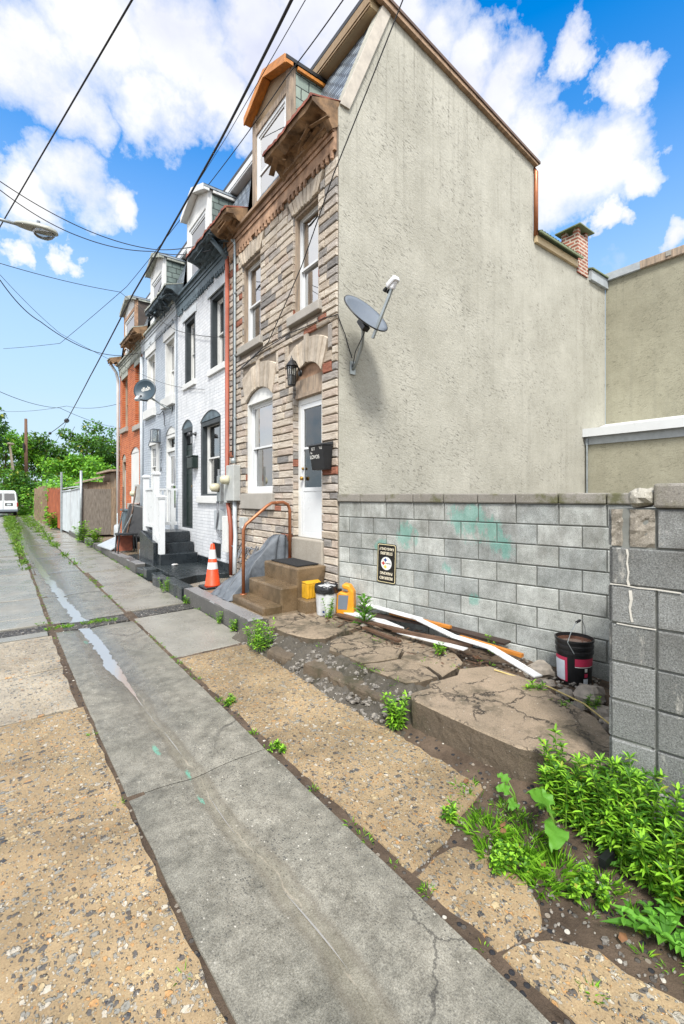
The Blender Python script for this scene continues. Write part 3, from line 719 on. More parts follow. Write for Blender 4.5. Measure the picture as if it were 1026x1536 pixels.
def window(root, a, b, c, d, fm, setb=.1, jamb=None, split=.5, sash=None, curtain=None, glass='glass', grid=None, X=XF, fw=.05, sill=None, sillh=.14, lower=None, name='window'):
    sash = sash or fm
    x = X+setb
    mb = MB(); frame_rect(mb, x-.012, x+.09, a, b, c, d, fw)
    wnd = mb.build(name, fm, root, bevel=.004)
    if jamb:
        j = MB(); frame_rect(j, X+.012, x-.014, a+.001, b-.001, c+.001, d-.001, .035); j.build('jamb', jamb, wnd)
    a2, b2, c2, d2 = a+fw, b-fw, c+fw, d-fw; zm = c2+(d2-c2)*split
    s = MB(); frame_rect(s, x+.005, x+.04, a2, b2, zm-.02, d2, .035); s.build('upper_sash', sash, wnd, bevel=.003)
    s = MB(); frame_rect(s, x+.043, x+.078, a2, b2, c2, zm+.018, .035, .05); s.build('lower_sash', sash, wnd, bevel=.003)
    p = MB(); p.box(x+.02, x+.026, a2+.033, b2-.033, zm+.012, d2-.033); p.build('upper_pane', mat[glass], wnd)
    p = MB(); p.box(x+.058, x+.064, a2+.033, b2-.033, c2+.048, zm-.015); p.build('lower_pane', mat[lower or glass], wnd)
    if grid:
        s = MB(); gy, gz = grid
        for i in range(1, gy): yv = a2+.033+(b2-a2-.066)*i/gy; s.box(x+.012, x+.03, yv-.007, yv+.007, zm+.012, d2-.033)
        for i in range(1, gz): zv = zm+.012+(d2-.045-zm)*i/gz; s.box(x+.0125, x+.0305, a2+.033, b2-.033, zv-.007, zv+.007)
        s.build('glazing_bars', sash, wnd)
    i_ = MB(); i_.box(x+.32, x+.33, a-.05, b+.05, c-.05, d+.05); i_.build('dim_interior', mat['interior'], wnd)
    if curtain:
        for cm_, y0, y1, z0, z1, xo in curtain:
            q = MB(); n = 40; vs = []
            for k in range(n+1):
                y = y0+(y1-y0)*k/n; xx = x+xo+.012*math.sin(k*1.7)+.008*math.sin(k*.6+1)
                vs += [(xx, y, z0), (xx, y+.02*math.sin(k), z1)]
            q.add(vs, [(2*k,2*k+1,2*k+3,2*k+2) for k in range(n)]); q.build('curtain', cm_, wnd, smooth=True)
    if sill:
        q = MB(); q.box(X-.09, x-.014, a-.09, b+.09, c-sillh, c-.003); q.build('sill', sill, wnd, bevel=.012)
    return wnd

def cornice_chunk(root, Y0, Y1, under, top, seed, endcap=(0,0), droop=.0):
    """projecting box eave, rotted underside, thin metal capping"""
    n = max(6, int((Y1-Y0)/.045)); und = MB(); cap = MB()
    sec = []; cs = []
    for i in range(n+1):
        y = Y0+(Y1-Y0)*i/n
        k = lambda s_, a_: a_*mnoise.noise(Vector((y*4.5, seed*7.7, s_))) + .5*a_*mnoise.noise(Vector((y*13, seed*3.1, s_)))
        rag = abs(mnoise.noise(Vector((y*7, seed, 9))))
        sec.append([(3.66,y,6.72+k(1,.05)), (3.54+k(2,.05),y,6.72+k(3,.10)-rag*.10), (3.45+k(10,.05),y,6.80+k(11,.14)), (3.35+k(4,.05),y,6.82+k(5,.12)-rag*.05), (3.225+k(6,.02),y,6.84+k(7,.03)-droop*abs(math.sin(i*.9))),
                    (3.215+k(6,.02),y,6.925+k(8,.01)), (3.66,y,7.06)])
        zz = .012*math.sin(i*2.1)
        cs.append([(3.19+k(6,.025),y,6.915+k(8,.012)-.02), (3.19+k(6,.025),y,6.94+k(8,.012)+zz), (3.4,y,7.005+zz+k(9,.015)), (3.72,y,7.10)])
    m = len(sec[0])
    und.add([p for s_ in sec for p in s_], [(i*m+q, i*m+(q+1)%m, (i+1)*m+(q+1)%m, (i+1)*m+q) for i in range(n) for q in range(m)]+[tuple(range(m)), tuple(range(n*m, n*m+m))])
    e = und.build('cornice', under, root)
    m = 4; cap.add([p for s_ in cs for p in s_], [(i*m+q, i*m+q+1, (i+1)*m+q+1, (i+1)*m+q) for i in range(n) for q in range(m-1)])
    for i in (0, n): cap.add([cs[i][0], cs[i][1], cs[i][2], cs[i][3]], [(0,1,2,3)])
    cap.build('metal_capping', top, e)
    rl_ = random.Random(seed)
    for k in range(int(3+4*(Y1-Y0))):
        y = Y0+.05+(Y1-Y0-.1)*rl_.random(); x = rl_.uniform(3.27,3.5); q = MB(); L = rl_.uniform(.15,.45)
        q.beam((x, y, 6.80+rl_.uniform(-.05,.03)), (x+rl_.uniform(-.12,.12), y+L*rl_.choice((-1,1)), 6.78-rl_.uniform(.0,.16)), rl_.uniform(.03,.09), .012)
        q.build('loose_lath', under, e)
    return e

def frieze(root, Y0, Y1, m, zb=6.3, zt=6.72, pitch=.115):
    mb = MB(); mb.box(3.585, 3.628, Y0, Y1, zb+.1, zt)
    mb.box(3.55, 3.584, Y0, Y1, zt-.08, zt); mb.box(3.565, 3.584, Y0, Y1, zt-.16, zt-.1)
    y = Y0+.04
    while y < Y1-.06:
        h = R.uniform(.0,.02)
        if R.random() > .06:
            mb.box(3.575, 3.618, y, y+.045, zb+.03+h, zb+.099); mb.lathe([(.004,-.03),(.03,-.012),(.03,.012),(.012,.03)], (3.597, y+.022, zb+.012+h), 7)
        y += pitch
    return mb.build('frieze', m, root)

def dormer(root, Y0, Y1, post, cheek, roofm, fascia, ped, wfm, glass, boarded=False, zt=8.66, soff=None, curt=None):
    X0 = 3.70; zb = 6.76; yc = (Y0+Y1)/2
    mx = lambda z: 3.66+(z-7.05)/1.83*.78
    ped_z = zt-.25
    d = MB()
    d.box(X0, X0+.1, Y0, Y0+.15, zb, zt); d.box(X0, X0+.1, Y1-.15, Y1, zb, zt); d.box(X0-.001, X0+.09, Y0+.151, Y1-.151, ped_z-.12, ped_z)
    d.box(X0-.06, X0+.08, Y0-.02, Y1+.02, zb-.06, zb)
    dm = d.build('dormer', post, root, bevel=.006)
    q = MB(); q.prism([(Y0+.151, ped_z+.002), (Y1-.151, ped_z+.002), (Y1-.04, zt), (yc, zt+.27), (Y0+.04, zt)], 'x', X0+.02, X0+.08); q.build('pediment', ped, dm)
    for yy0, yy1 in ((Y0-.002, Y0+.03), (Y1-.03, Y1+.002)):
        q = MB(); q.prism([(X0+.102, zb), (X0+.102, zt), (mx(zt)+.08, zt), (mx(zb)+.05, zb)], 'y', yy0, yy1); q.build('cheek', cheek, dm)
    # gable roof, ridge running back
    q = MB(); xa, xb = 3.585, 4.66; e = .07; th = .06
    ya, yb = Y0-e, Y1+e; ze = zt-.02; zr = zt+.30
    for s0, s1 in ((ya, yc), (yb, yc)):
        q.hexa([(xa,s0,ze),(xb,s0,ze),(xb,s1,zr),(xa,s1,zr),(xa,s0,ze+th),(xb,s0,ze+th),(xb,s1,zr+th),(xa,s1,zr+th)])
    q.build('dormer_roof', roofm, dm)
    q = MB()
    for s0, s1 in ((ya, yc), (yb, yc)):
        q.hexa([(xa-.03,s0,ze-.09),(xa-.004,s0,ze-.09),(xa-.004,s1,zr-.09),(xa-.03,s1,zr-.09),(xa-.03,s0,ze+.05),(xa-.004,s0,ze+.05),(xa-.004,s1,zr+.05),(xa-.03,s1,zr+.05)])
    for s0, s1 in ((ya, yc-.01), (yb, yc+.01)):   # boxed soffit behind the fascia
        q.hexa([(xa,s0,ze-.07),(X0+.015,s0,ze-.07),(X0+.015,s1,zr-.07),(xa,s1,zr-.07),(xa,s0,ze-.01),(X0+.015,s0,ze-.01),(X0+.015,s1,zr-.01),(xa,s1,zr-.01)])
    q.build('fascia', fascia, dm, bevel=.004)
    for s0, s1 in ((ya+.0, ya+.06), (yb-.06, yb)):
        q = MB(); q.box(X0+.104, mx(zt)+.1, s0+.01, s1-.01, zt-.085, zt-.03); q.build('eave_trim', soff or fascia, dm)
    a, b, c, dd_ = Y0+.152, Y1-.152, zb+.02, ped_z-.122
    if boarded:
        q = MB(); q.box(X0+.03, X0+.06, a, b, c, dd_); q.build('boarding', boarded, dm)
    else:
        mb = MB(); frame_rect(mb, X0+.02, X0+.085, a, b, c, dd_, .07); mb.build('window_frame', wfm, dm, bevel=.004)
        zm = (c+dd_)/2
        mb = MB(); mb.box(X0+.03, X0+.07, a+.07, b-.07, zm-.025, zm+.025); frame_rect(mb, X0+.035, X0+.065, a+.071, b-.071, c+.071, dd_-.071, .04); mb.build('sash', wfm, dm)
        mb = MB(); mb.box(X0+.048, X0+.055, a+.1, b-.1, c+.1, dd_-.1); mb.build('pane', mat[glass], dm)
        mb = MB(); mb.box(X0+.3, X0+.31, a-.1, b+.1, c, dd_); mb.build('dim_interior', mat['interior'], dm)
        if curt:
            mb = MB(); mb.box(X0+.13, X0+.14, a+.05, b-.05, c+.2, dd_-.05); mb.build('curtain', curt, dm)
    return dm

def roof(root, Y0, Y1, slate, topm, corn_m, corn_m2):
    q = MB(); q.hexa([(3.66,Y0,6.95),(3.80,Y0,6.95),(3.80,Y1,6.95),(3.66,Y1,6.95),(4.44,Y0,8.86),(4.54,Y0,8.86),(4.54,Y1,8.86),(4.44,Y1,8.86)])
    r = q.build('mansard_roof', slate, root)
    q = MB(); q.hexa([(4.20,Y0,8.93),(8.46,Y0,8.26),(8.46,Y1,8.26),(4.20,Y1,8.93),(4.20,Y0,9.0),(8.46,Y0,8.34),(8.46,Y1,8.34),(4.20,Y1,9.0)])
    q.build('roof_top', topm, root)
    q = MB(); q.box(4.235, 4.44, Y0, Y1, 8.74, 8.92); u = q.build('upper_cornice', corn_m, root)
    q = MB(); q.box(4.205, 4.234, Y0, Y1, 8.79, 8.925); q.box(4.215, 4.234, Y0, Y1, 8.75, 8.775); q.build('cornice_trim', corn_m2, u)
    return r

def stone_poly(mb, poly, x=3.628, pr=.028, ins=.010):
    """one pitched-face stone: poly in (y,z)"""
    n = len(poly); cy = sum(p[0] for p in poly)/n; cz = sum(p[1] for p in poly)/n
    sh = []
    for (y, z) in poly:
        sh.append((y+math.copysign(min(ins, abs(cy-y)*.5), cy-y), z+math.copysign(min(ins*1.1, abs(cz-z)*.6), cz-z)))
    pk = pr*R.uniform(.75, 1.25)
    vs = [(x,y,z) for y,z in poly]+[(x-pk*.72,y,z) for y,z in [((a[0]*2+b[0])/3,(a[1]*2+b[1])/3) for a,b in zip(poly, sh)]]+[(x-pk*R.uniform(.85,1.15),y,z) for y,z in sh]
    fs = [(k*n+i, k*n+(i+1)%n, (k+1)*n+(i+1)%n, (k+1)*n+i) for k in (0,1) for i in range(n)]+[tuple(range(2*n,3*n))]
    mb.add(vs, fs)

# ---- house 1: stone-faced end house
B = [4.96, 8.61, 12.0, 15.76, 19.3]
h1 = thing('rowhouse', (3.63,4.96,0), 'stone-faced end house with cream stucco gable and broken brown cornice', 'house', ROW)
O1 = [(5.32,6.13,.76,3.68,.2), (6.79,7.85,1.76,3.62,.2), (5.41,6.13,4.48,6.04), (7.23,8.0,4.5,6.02)]
mb = MB(); wall_open(mb, B[0], B[1], -.05, 6.72, O1, 3.632, .14); mb.build('front_wall', mat['mortar'], h1)
st = MB()
keys = [(.1,6),(.76,6),(1.46,3),(1.76,14),(3.42,6),(4.1,2),(4.28,2),(4.48,13),(6.02,2),(6.3,0)]
excl = [(5.32,6.13,.76,3.42), (6.79,7.85,1.76,3.42), (5.41,6.13,4.48,6.02), (7.23,8.0,4.48,6.02), (6.72,7.95,1.46,1.76), (5.28,6.17,.1,1.1),
        (5.08,6.38,3.42,4.1), (6.6,8.06,3.42,4.1), (5.25,6.3,6.02,6.3), (7.08,8.16,6.02,6.3), (5.33,6.22,4.28,4.48), (7.14,8.09,4.28,4.48)]
for (z0, n), (z1, _) in zip(keys, keys[1:]):
    for k in range(n):
        a, b = z0+(z1-z0)*k/n, z0+(z1-z0)*(k+1)/n; zc = (a+b)/2
        iv = sorted([(e[0], e[1]) for e in excl if e[2] < zc < e[3]]); cur = B[0]; spans = []
        for s_, e_ in iv:
            if s_ > cur: spans.append((cur, s_))
            cur = max(cur, e_)
        if cur < B[1]: spans.append((cur, B[1]))
        for s_, e_ in spans:
            y = s_
            while y < e_-.001:
                L = R.choice((.14,.2,.26,.32,.38,.44,.52))*R.uniform(.9,1.1)
                if e_-(y+L) < .12: L = e_-y
                if L > .7: L /= 2
                g_ = .006
                if L > .14 and R.random() < .12 and b-a > .2:
                    zm = a+(b-a)*.5
                    stone_poly(st, [(y+g_,a+g_),(y+L-g_,a+g_),(y+L-g_,zm-.004),(y+g_,zm-.004)]); stone_poly(st, [(y+g_,zm+.004),(y+L-g_,zm+.004),(y+L-g_,b-g_),(y+g_,b-g_)])
                else: stone_poly(st, [(y+g_,a+g_),(y+L-g_,a+g_),(y+L-g_,b-g_),(y+g_,b-g_)])
                y += L
# stones down the jambs (returns of the openings)
for a, b, c, d in ((5.32,6.13,1.1,3.42), (6.79,7.85,1.76,3.42), (5.41,6.13,4.48,6.02), (7.23,8.0,4.5,6.02)):
    z = c
    while z < d-.05:
        hh = min(.1185, d-z); 
        for yy, sg in ((b, -1), (a, 1)): st.box(3.612, 3.70, yy-.004 if sg > 0 else yy-.016, yy+.016 if sg > 0 else yy+.004, z+.006, z+hh-.006)
        z += hh
def voussoirs(a, b, zs, r, top, n, spread):
    av = MB()
    arc = arch(a, b, zs, r, n)
    ks = n//2
    for i in range(n):
        f0, f1 = i/n, (i+1)/n
        key = (i == ks)
        t0 = (a-spread+(b-a+2*spread)*f0); t1 = (a-spread+(b-a+2*spread)*f1)
        tz0 = top-(.16*(2*f0-1)**2 if r else 0); tz1 = top-(.16*(2*f1-1)**2 if r else 0)
        e = .005
        stone_poly(av, [(arc[i][0]+e, arc[i][1]+.004), (arc[i+1][0]-e, arc[i+1][1]+.004), (t1-e, tz1+(.05 if key else 0)), (t0+e, tz0+(.05 if key else 0))], 3.628, .034 if not key else .046, .008)
    av.build('arch_stones' if r else 'flat_arch', mat['arch_stone'], h1)
voussoirs(5.32, 6.13, 3.48, .2, 4.06, 11, .17); voussoirs(6.79, 7.85, 3.42, .2, 4.06, 13, .14)
voussoirs(5.41, 6.13, 6.04, 0, 6.295, 9, .14); voussoirs(7.23, 8.0, 6.03, 0, 6.295, 9, .14)
# filler stones beside the fans
for y0, y1, z0, z1 in ((5.08,5.17,3.75,4.09),(6.28,6.38,3.75,4.09),(6.6,6.66,3.75,4.09),(7.98,8.06,3.75,4.09)): stone_poly(st, [(y0,z0),(y1,z0),(y1,z1),(y0,z1)])
for y0, y1, z0, z1 in ((5.1,5.31,3.43,3.72),(6.14,6.36,3.43,3.72),(6.61,6.78,3.43,3.72),(7.86,8.05,3.43,3.72)): stone_poly(st, [(y0,z0),(y1,z0),(y1,(z0+z1)/2-.005),(y0,(z0+z1)/2-.005)]); stone_poly(st, [(y0,(z0+z1)/2+.005),(y1,(z0+z1)/2+.005),(y1,z1),(y0,z1)])
for y0, y1, z0, z1 in ((5.26,5.36,6.03,6.15),(6.19,6.29,6.03,6.15),(7.09,7.18,6.03,6.15),(8.05,8.15,6.03,6.15)): stone_poly(st, [(y0,z0),(y1,z0),(y1,z1),(y0,z1)])
sv = st.build('stone_facing', mat['stone'], h1)
window(h1, 5.41, 6.13, 4.48, 6.04, mat['vinyl'], .1, mat['woodgrey'], .47, glass='glass_bright', curtain=[(mat['curtain'],5.45,5.78,4.6,5.95,.12),(mat['blind'],5.85,6.1,4.6,5.95,.13)], sill=mat['sill'])
window(h1, 7.23, 8.0, 4.5, 6.02, mat['vinyl'], .1, mat['woodgrey'], .5, glass='glass_bright', lower='glass', curtain=[(mat['blind'],7.3,7.95,4.6,5.9,.13)], sill=mat['sill'])
lw = window(h1, 6.79, 7.85, 1.76, 3.42, mat['vinyl'], .1, mat['white'], .5, glass='glass_bright', lower='glass', curtain=[(mat['blind'],6.88,7.75,1.86,2.62,.12)], sill=mat['sill'], sillh=.28, fw=.075)
arch_fill(h1, O1[1], 3.65, 3.76, mat['white'])
# door
d = MB(); frame_rect(d, 3.70, 3.78, 5.322, 6.128, 1.08, 3.2, .09, .03); dr = d.build('door', mat['white'], h1, bevel=.004)
d = MB(); frame_rect(d, 3.705, 3.745, 5.413, 6.037, 1.111, 3.108, .07, .05); d.box(3.71, 3.74, 5.484, 5.966, 1.162, 1.78); d.box(3.703, 3.745, 5.484, 5.966, 1.78, 1.84); d.box(3.703, 3.742, 5.484, 5.966, 2.42, 2.455); d.build('storm_door', mat['vinyl'], dr, bevel=.003)
d = MB(); d.box(3.722, 3.728, 5.484, 5.966, 1.841, 2.419); d.box(3.722, 3.728, 5.484, 5.966, 2.456, 3.04); d.build('glass_panel', mat['glass_door'], dr)
d = MB(); d.box(3.79, 3.83, 5.40, 6.05, 1.09, 3.12)
for z0, z1 in ((1.25,1.75),(1.95,2.45),(2.62,3.0)):
    for y0, y1 in ((5.5,5.7),(5.76,5.95)): frame_rect(d, 3.778, 3.7899, y0, y1, z0, z1, .025)
d.build('inner_door', mat['white'], dr)
d = MB(); d.lathe([(.012,0),(.03,.02),(.032,.045),(.012,.06)], (3.70,5.99-.02,1.98), 12, Matrix.Rotation(-PI/2,3,'Y')); d.lathe([(.02,0),(.02,.02)], (3.70,5.97,2.13), 12, Matrix.Rotation(-PI/2,3,'Y')); d.build('door_handle', mat['brass'], dr, smooth=True)
d = MB(); d.box(3.66, 3.73, 5.322, 6.128, 3.2, 3.49); d.box(3.64, 3.66, 5.33, 6.12, 3.21, 3.27); d.build('transom_board', mat['woodgrey'], h1)
arch_fill(h1, (5.32,6.13,.76,3.68,.2), 3.67, 3.72, mat['frieze'])
d = MB(); d.box(3.59, 3.80, 5.3, 6.15, .72, 1.075); d.build('door_sill', mat['doorsill'], h1, bevel=.02)
# gable and back wing
d = MB(); d.prism([(3.634,-.1),(3.634,6.95),(4.40,8.83),(8.4,8.24),(8.4,6.74),(11.5,6.74),(11.5,-.1)], 'y', 4.96, 5.12)
d.build('gable_wall', mat['stucco'], h1)
d = MB(); d.box(8.25, 8.4, 5.121, 8.6, 0, 8.2); d.box(11.35, 11.499, 5.121, 8.6, 0, 6.7); d.build('rear_wall', mat['stucco_back'], h1)
d = MB(); d.prism([(3.645,7.0),(3.80,7.0),(4.56,8.77),(4.41,8.83)], 'y', 4.93, 4.958); d.build('rake_board', M('pale_rake_board', 'b3aca0', .8, .15, 5, .3, 25, streak='6d655b', streak_amt=.4), h1)
d = MB(); d.prism([(4.2,8.84),(8.45,8.22),(8.45,8.255),(4.2,8.925)], 'y', 4.885, 4.956); fb_ = d.build('verge_board', mat['woodh'], h1)
d = MB(); d.prism([(4.17,8.928),(8.5,8.258),(8.5,8.305),(4.17,8.975)], 'y', 4.865, 5.0); d.build('verge_flashing', M('brown_verge_metal', '5a473b', .6, .3, 5), fb_)
roof(h1, 5.001, B[1], mat['slate'], mat['black'], mat['tan'], mat['osb'])
frieze(h1, 5.0, 8.60, mat['frieze'])
d = MB(); d.box(3.50, 3.575, 5.0, 8.6, 6.722, 6.775); d.build('cornice_moulding', mat['woodh'], h1)
cornice_chunk(h1, 4.98, 6.32, mat['rotwood'], mat['rust'], 1); cornice_chunk(h1, 7.82, 8.59, mat['rotwood'], mat['rust'], 2)
dormer(h1, 6.36, 7.76, mat['woodgrey'], mat['cheek'], mat['black'], mat['orange'], mat['osb'], mat['vinyl'], 'glass_bright', curt=mat['curtain'])
d = MB(); d.tube([(8.45,4.99,8.2),(8.44,4.93,8.1),(8.44,4.93,6.85)], .045, 10); d.build('downspout', mat['copper'], h1, smooth=True)
# wing eave
d = MB(); d.prism([(8.42,6.72),(10.08,6.72),(10.08,6.86),(8.42,6.86)], 'y', 4.90, 4.957); we = d.build('wing_fascia', mat['tan'], h1)
d = MB(); n = 34
vs = []
for i in range(n+1):
    x = 8.40+1.72*i/n; z = .018*(i % 2)
    vs += [(x, 4.80, 6.90+z), (x, 5.5, 7.10+z)]
d.add(vs, [(2*i,2*i+1,2*i+3,2*i+2) for i in range(n)]); d.box(8.4, 10.1, 4.80, 4.83, 6.86, 6.9); d.build('wing_roof', mat['cordgreen'], we)
d = MB(); d.box(10.68, 11.52, 4.89, 4.957, 6.62, 6.84); d2 = d.build('wing_end_flashing', mat['silverpaint'], h1)
d = MB(); d.hexa([(10.66,4.85,6.842),(11.55,4.85,6.842),(11.55,5.4,7.0),(10.66,5.4,7.0),(10.66,4.85,6.87),(11.55,4.85,6.87),(11.55,5.4,7.03),(10.66,5.4,7.03)]); d.build('wing_end_roof', mat['cordgreen'], h1)
# chimney with tented cap
d = MB(); d.box(10.12, 10.58, 4.93, 5.30, 6.64, 7.50); ch = d.build('chimney', mat['chimbrick'], h1)
ch.data.materials.append(mat['chimbrick_side'])
for pl in ch.data.polygons:
    if abs(pl.normal.y) > .5: pl.material_index = 1
d = MB()
for xx in (10.12, 10.47):
    for yy in (4.931, 5.19): d.box(xx, xx+.11, yy, yy+.108, 7.502, 7.62)
d.build('chimney_corners', mat['chimbrick'], ch)
d = MB(); d.add([(10.02,4.83,7.62),(10.68,4.83,7.62),(10.68,5.4,7.62),(10.02,5.4,7.62),(10.35,5.115,7.83),(10.02,4.83,7.645),(10.68,4.83,7.645),(10.68,5.4,7.645),(10.02,5.4,7.645)], [(0,1,2,3),(5,6,4),(6,7,4),(7,8,4),(8,5,4),(0,1,6,5),(1,2,7,6),(2,3,8,7),(3,0,5,8)]); d.build('chimney_cap', mat['cordgreen'], ch)
# services on the party line
d = MB(); d.tube([(3.56,8.60,6.45),(3.56,8.60,1.72),(3.52,8.42,1.45),(3.50,8.28,1.15),(3.50,8.26,.2)], .042, 12); dsp = d.build('downspout', mat['redpipe'], h1, smooth=True)
d = MB(); d.tube([(3.3,8.75,6.78),(3.42,8.66,6.6),(3.56,8.60,6.40)], .045, 10); d.build('downspout_elbow', mat['bluegrey'], dsp, smooth=True)
d = MB(); d.tube([(3.57,8.25,6.55),(3.57,8.25,2.43)], .024, 8); d.tube([(3.57,8.25,6.55),(3.55,8.25,6.63),(3.51,8.25,6.6)], .03, 8)
for z in (3.2,4.4,5.6): d.box(3.55, 3.62, 8.21, 8.29, z, z+.025)
d.build('conduit', mat['galv'], h1, smooth=False)
d = MB(); d.tube([(3.575,8.33,6.4),(3.575,8.335,4.2),(3.57,8.36,2.5)], .012, 6); d.tube([(3.575,8.30,4.3),(3.575,8.31,2.6)], .014, 6); d.build('service_cable', mat['cable'], h1)
d = MB(); d.box(3.45, 3.6, 8.05, 8.40, 1.62, 2.30); mbx = d.build('electric_meter', mat['meterbox'], h1, bevel=.012)
d = MB(); d.lathe([(.085,0),(.085,.04),(.078,.12),(.05,.15),(0.01,.155)], (3.45,8.30,2.02), 18, Matrix.Rotation(-PI/2,3,'Y')); d.build('meter_dial', mat['cream'], mbx, smooth=True)
d = MB(); d.box(3.47, 3.6, 8.42, 8.56, 1.58, 1.95); d.build('meter_base', mat['meterbox'], mbx, bevel=.01)
d = MB(); d.lathe([(.03,-.04),(.055,-.02),(.055,.03),(.02,.06)], (3.53,8.22,2.38), 12); d.build('conduit_hub', mat['galv'], mbx, smooth=True)
d = MB(); d.tube([(3.53,8.16,1.62),(3.53,8.16,1.2),(3.5,8.06,.95),(3.42,7.9,.72),(3.35,7.75,.3)], .04, 10); d.build('drain_conduit', mat['silverpaint'], h1, smooth=True)
d = MB(); d.box(3.5, 3.6, 7.72, 7.9, 1.12, 1.32); d.lathe([(.03,0),(.03,.09)], (3.5,7.74,1.13), 10, Matrix.Rotation(PI/2,3,'X')); d.build('outdoor_socket', mat['meterbox'], h1, bevel=.008)
d = MB(); d.box(3.46, 3.62, 8.36, 8.62, .62, 1.32); d.build('utility_cover', mat['white'], h1, bevel=.006)
d = MB()
for q in range(9):
    y = 7.1+q*.1; d.tube([(3.55,y+R.uniform(-.1,.1),.75+R.uniform(0,.15)), (3.48+R.uniform(-.05,.05),y+.1,.62+R.uniform(-.1,.2)), (3.5,y+R.uniform(.1,.4),.5+R.uniform(-.1,.3))], .014, 6)
d.build('cable_tangle', mat['cablegrey'], h1)

# ---- house 2: white brick with dark trim
def body(root, Y0, Y1, m, ops, depth=.16):
    mb = MB(); wall_open(mb, Y0, Y1, -.05, 6.72, ops, XF, depth); w_ = mb.build('front_wall', m, root)
    mb = MB(); mb.box(8.25, 8.4, Y0, Y1, 0, 8.2); mb.box(4.0, 8.25, Y0, Y1, 6.9, 6.95); mb.build('rear_wall', mat['greywall'], root)
    return w_
h2 = thing('rowhouse', (3.63,8.61,0), 'white painted brick house with charcoal window trim and black door', 'house', ROW)
O2 = [(8.9,9.72,4.45,6.06), (10.67,11.46,4.47,6.06), (9.11,10.35,1.72,3.6,.2), (10.86,11.72,.93,3.6,.2)]
body(h2, 8.61, 12.0, mat['whitebrick'], O2)
def trim_band(root, a, b, c, d, m, w_=.1):
    mb = MB(); frame_rect(mb, XF+.01, XF+.13, a+.001, b-.001, c+.001, d-.001, w_, .04); return mb.build('casing', m, root)
for a, b, c, d in ((8.9,9.72,4.45,6.06),(10.67,11.46,4.47,6.06)):
    trim_band(h2, a, b, c, d, mat['darktrim'])
    window(h2, a+.1, b-.1, c+.04, d-.1, mat['white'], .14, None, .5, glass='glass', curtain=[(mat['curtain'],a+.15,b-.35,c+.1,d-.15,.1)])
    q = MB(); q.box(XF-.035, XF-.003, a-.1, b+.1, d-.02, d+.17); q.build('lintel', mat['greytrim'], h2, bevel=.005)
    q = MB(); q.box(XF-.05, XF+.009, a-.06, b+.06, c-.13, c-.002); q.build('window_sill', mat['white'], h2, bevel=.006)
mb = MB(); frame_rect(mb, XF+.02, XF+.13, 9.112, 10.348, 1.722, 3.4, .11, .04); mb.build('casing', mat['darktrim'], h2)
arch_fill(h2, O2[2], XF+.02, XF+.12, mat['bluegrey'])
window(h2, 9.22, 10.24, 1.765, 3.38, mat['white'], .14, None, .5, glass='glass', curtain=[(mat['blind'],9.3,10.2,1.85,3.3,.13)], fw=.06)
q = MB(); q.box(XF-.06, XF+.015, 9.0, 10.45, 1.56, 1.718); q.build('window_sill', mat['white'], h2, bevel=.008)
mb = MB(); frame_rect(mb, XF+.02, XF+.15, 10.862, 11.718, .932, 3.4, .1, .03); dc = mb.build('door', mat['darktrim'], h2)
mb = MB(); mb.box(XF+.1, XF+.14, 10.963, 11.617, .965, 2.99); 
for z0, z1 in ((1.05,1.6),(1.7,2.3),(2.4,2.9)): frame_rect(mb, XF+.088, XF+.0995, 11.03, 11.55, z0, z1, .03)
mb.build('door_leaf', mat['blackdoor'], dc)
mb = MB(); mb.box(XF+.11, XF+.118, 10.963, 11.617, 3.02, 3.3); mb.build('transom_pane', mat['glassdark'], dc)
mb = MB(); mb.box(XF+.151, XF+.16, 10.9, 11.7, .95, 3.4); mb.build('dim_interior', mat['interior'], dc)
mb = MB(); mb.lathe([(.01,0),(.03,.02),(.03,.05)], (XF+.09,11.05,1.95), 10, Matrix.Rotation(-PI/2,3,'Y')); mb.build('door_handle', mat['brass'], dc, smooth=True)
arch_fill(h2, O2[3], XF+.03, XF+.12, mat['bluegrey'])
frieze(h2, 8.66, 11.98, mat['bluegrey'])
q = MB(); q.box(3.50, 3.575, 8.66, 11.98, 6.722, 6.775); q.build('cornice_moulding', mat['bluegrey'], h2)
cornice_chunk(h2, 8.62, 10.0, mat['darkrot'], mat['rust'], 3); cornice_chunk(h2, 11.58, 11.99, mat['darkrot'], mat['greyrot'], 4)
roof(h2, 8.612, 12.0, mat['slate'], mat['black'], mat['white'], mat['vinyl'])
dormer(h2, 10.05, 11.5, mat['white'], mat['cheekdark'], mat['slate'], mat['white'], mat['white'], mat['vinyl'], 'glass', curt=mat['curtain'])
q = MB(); q.box(3.46, 3.62, 8.72, 8.9, 1.6, 2.12); m2 = q.build('electric_meter', mat['galv'], h2, bevel=.01)
q = MB(); q.lathe([(.09,0),(.09,.05),(.08,.13),(.05,.16),(.01,.165)], (3.46,8.81,1.88), 18, Matrix.Rotation(-PI/2,3,'Y')); q.build('meter_dial', mat['cream'], m2, smooth=True)
q = MB(); q.box(3.5, 3.62, 8.85, 9.15, 1.02, 1.42); q.build('junction_box', mat['silverpaint'], h2, bevel=.01)
q = MB()
for k in range(6): q.tube([(3.5,8.9+.02*k,1.6),(3.46,8.82+.05*R.random(),1.3+.1*R.random()),(3.5,8.95+.1*R.random(),.98+.1*R.random()),(3.56,8.8,.8)], .01, 6)
q.build('meter_cables', mat['cablegrey'], h2)
q = MB(); q.box(3.605, 3.64, 9.1, 9.5, .42, .72); q.build('cellar_opening', mat['black'], h2)
q = MB(); q.box(3.60, 3.628, 8.63, 10.4, -.02, .36); q.build('plinth', mat['blackpaint'], h2)

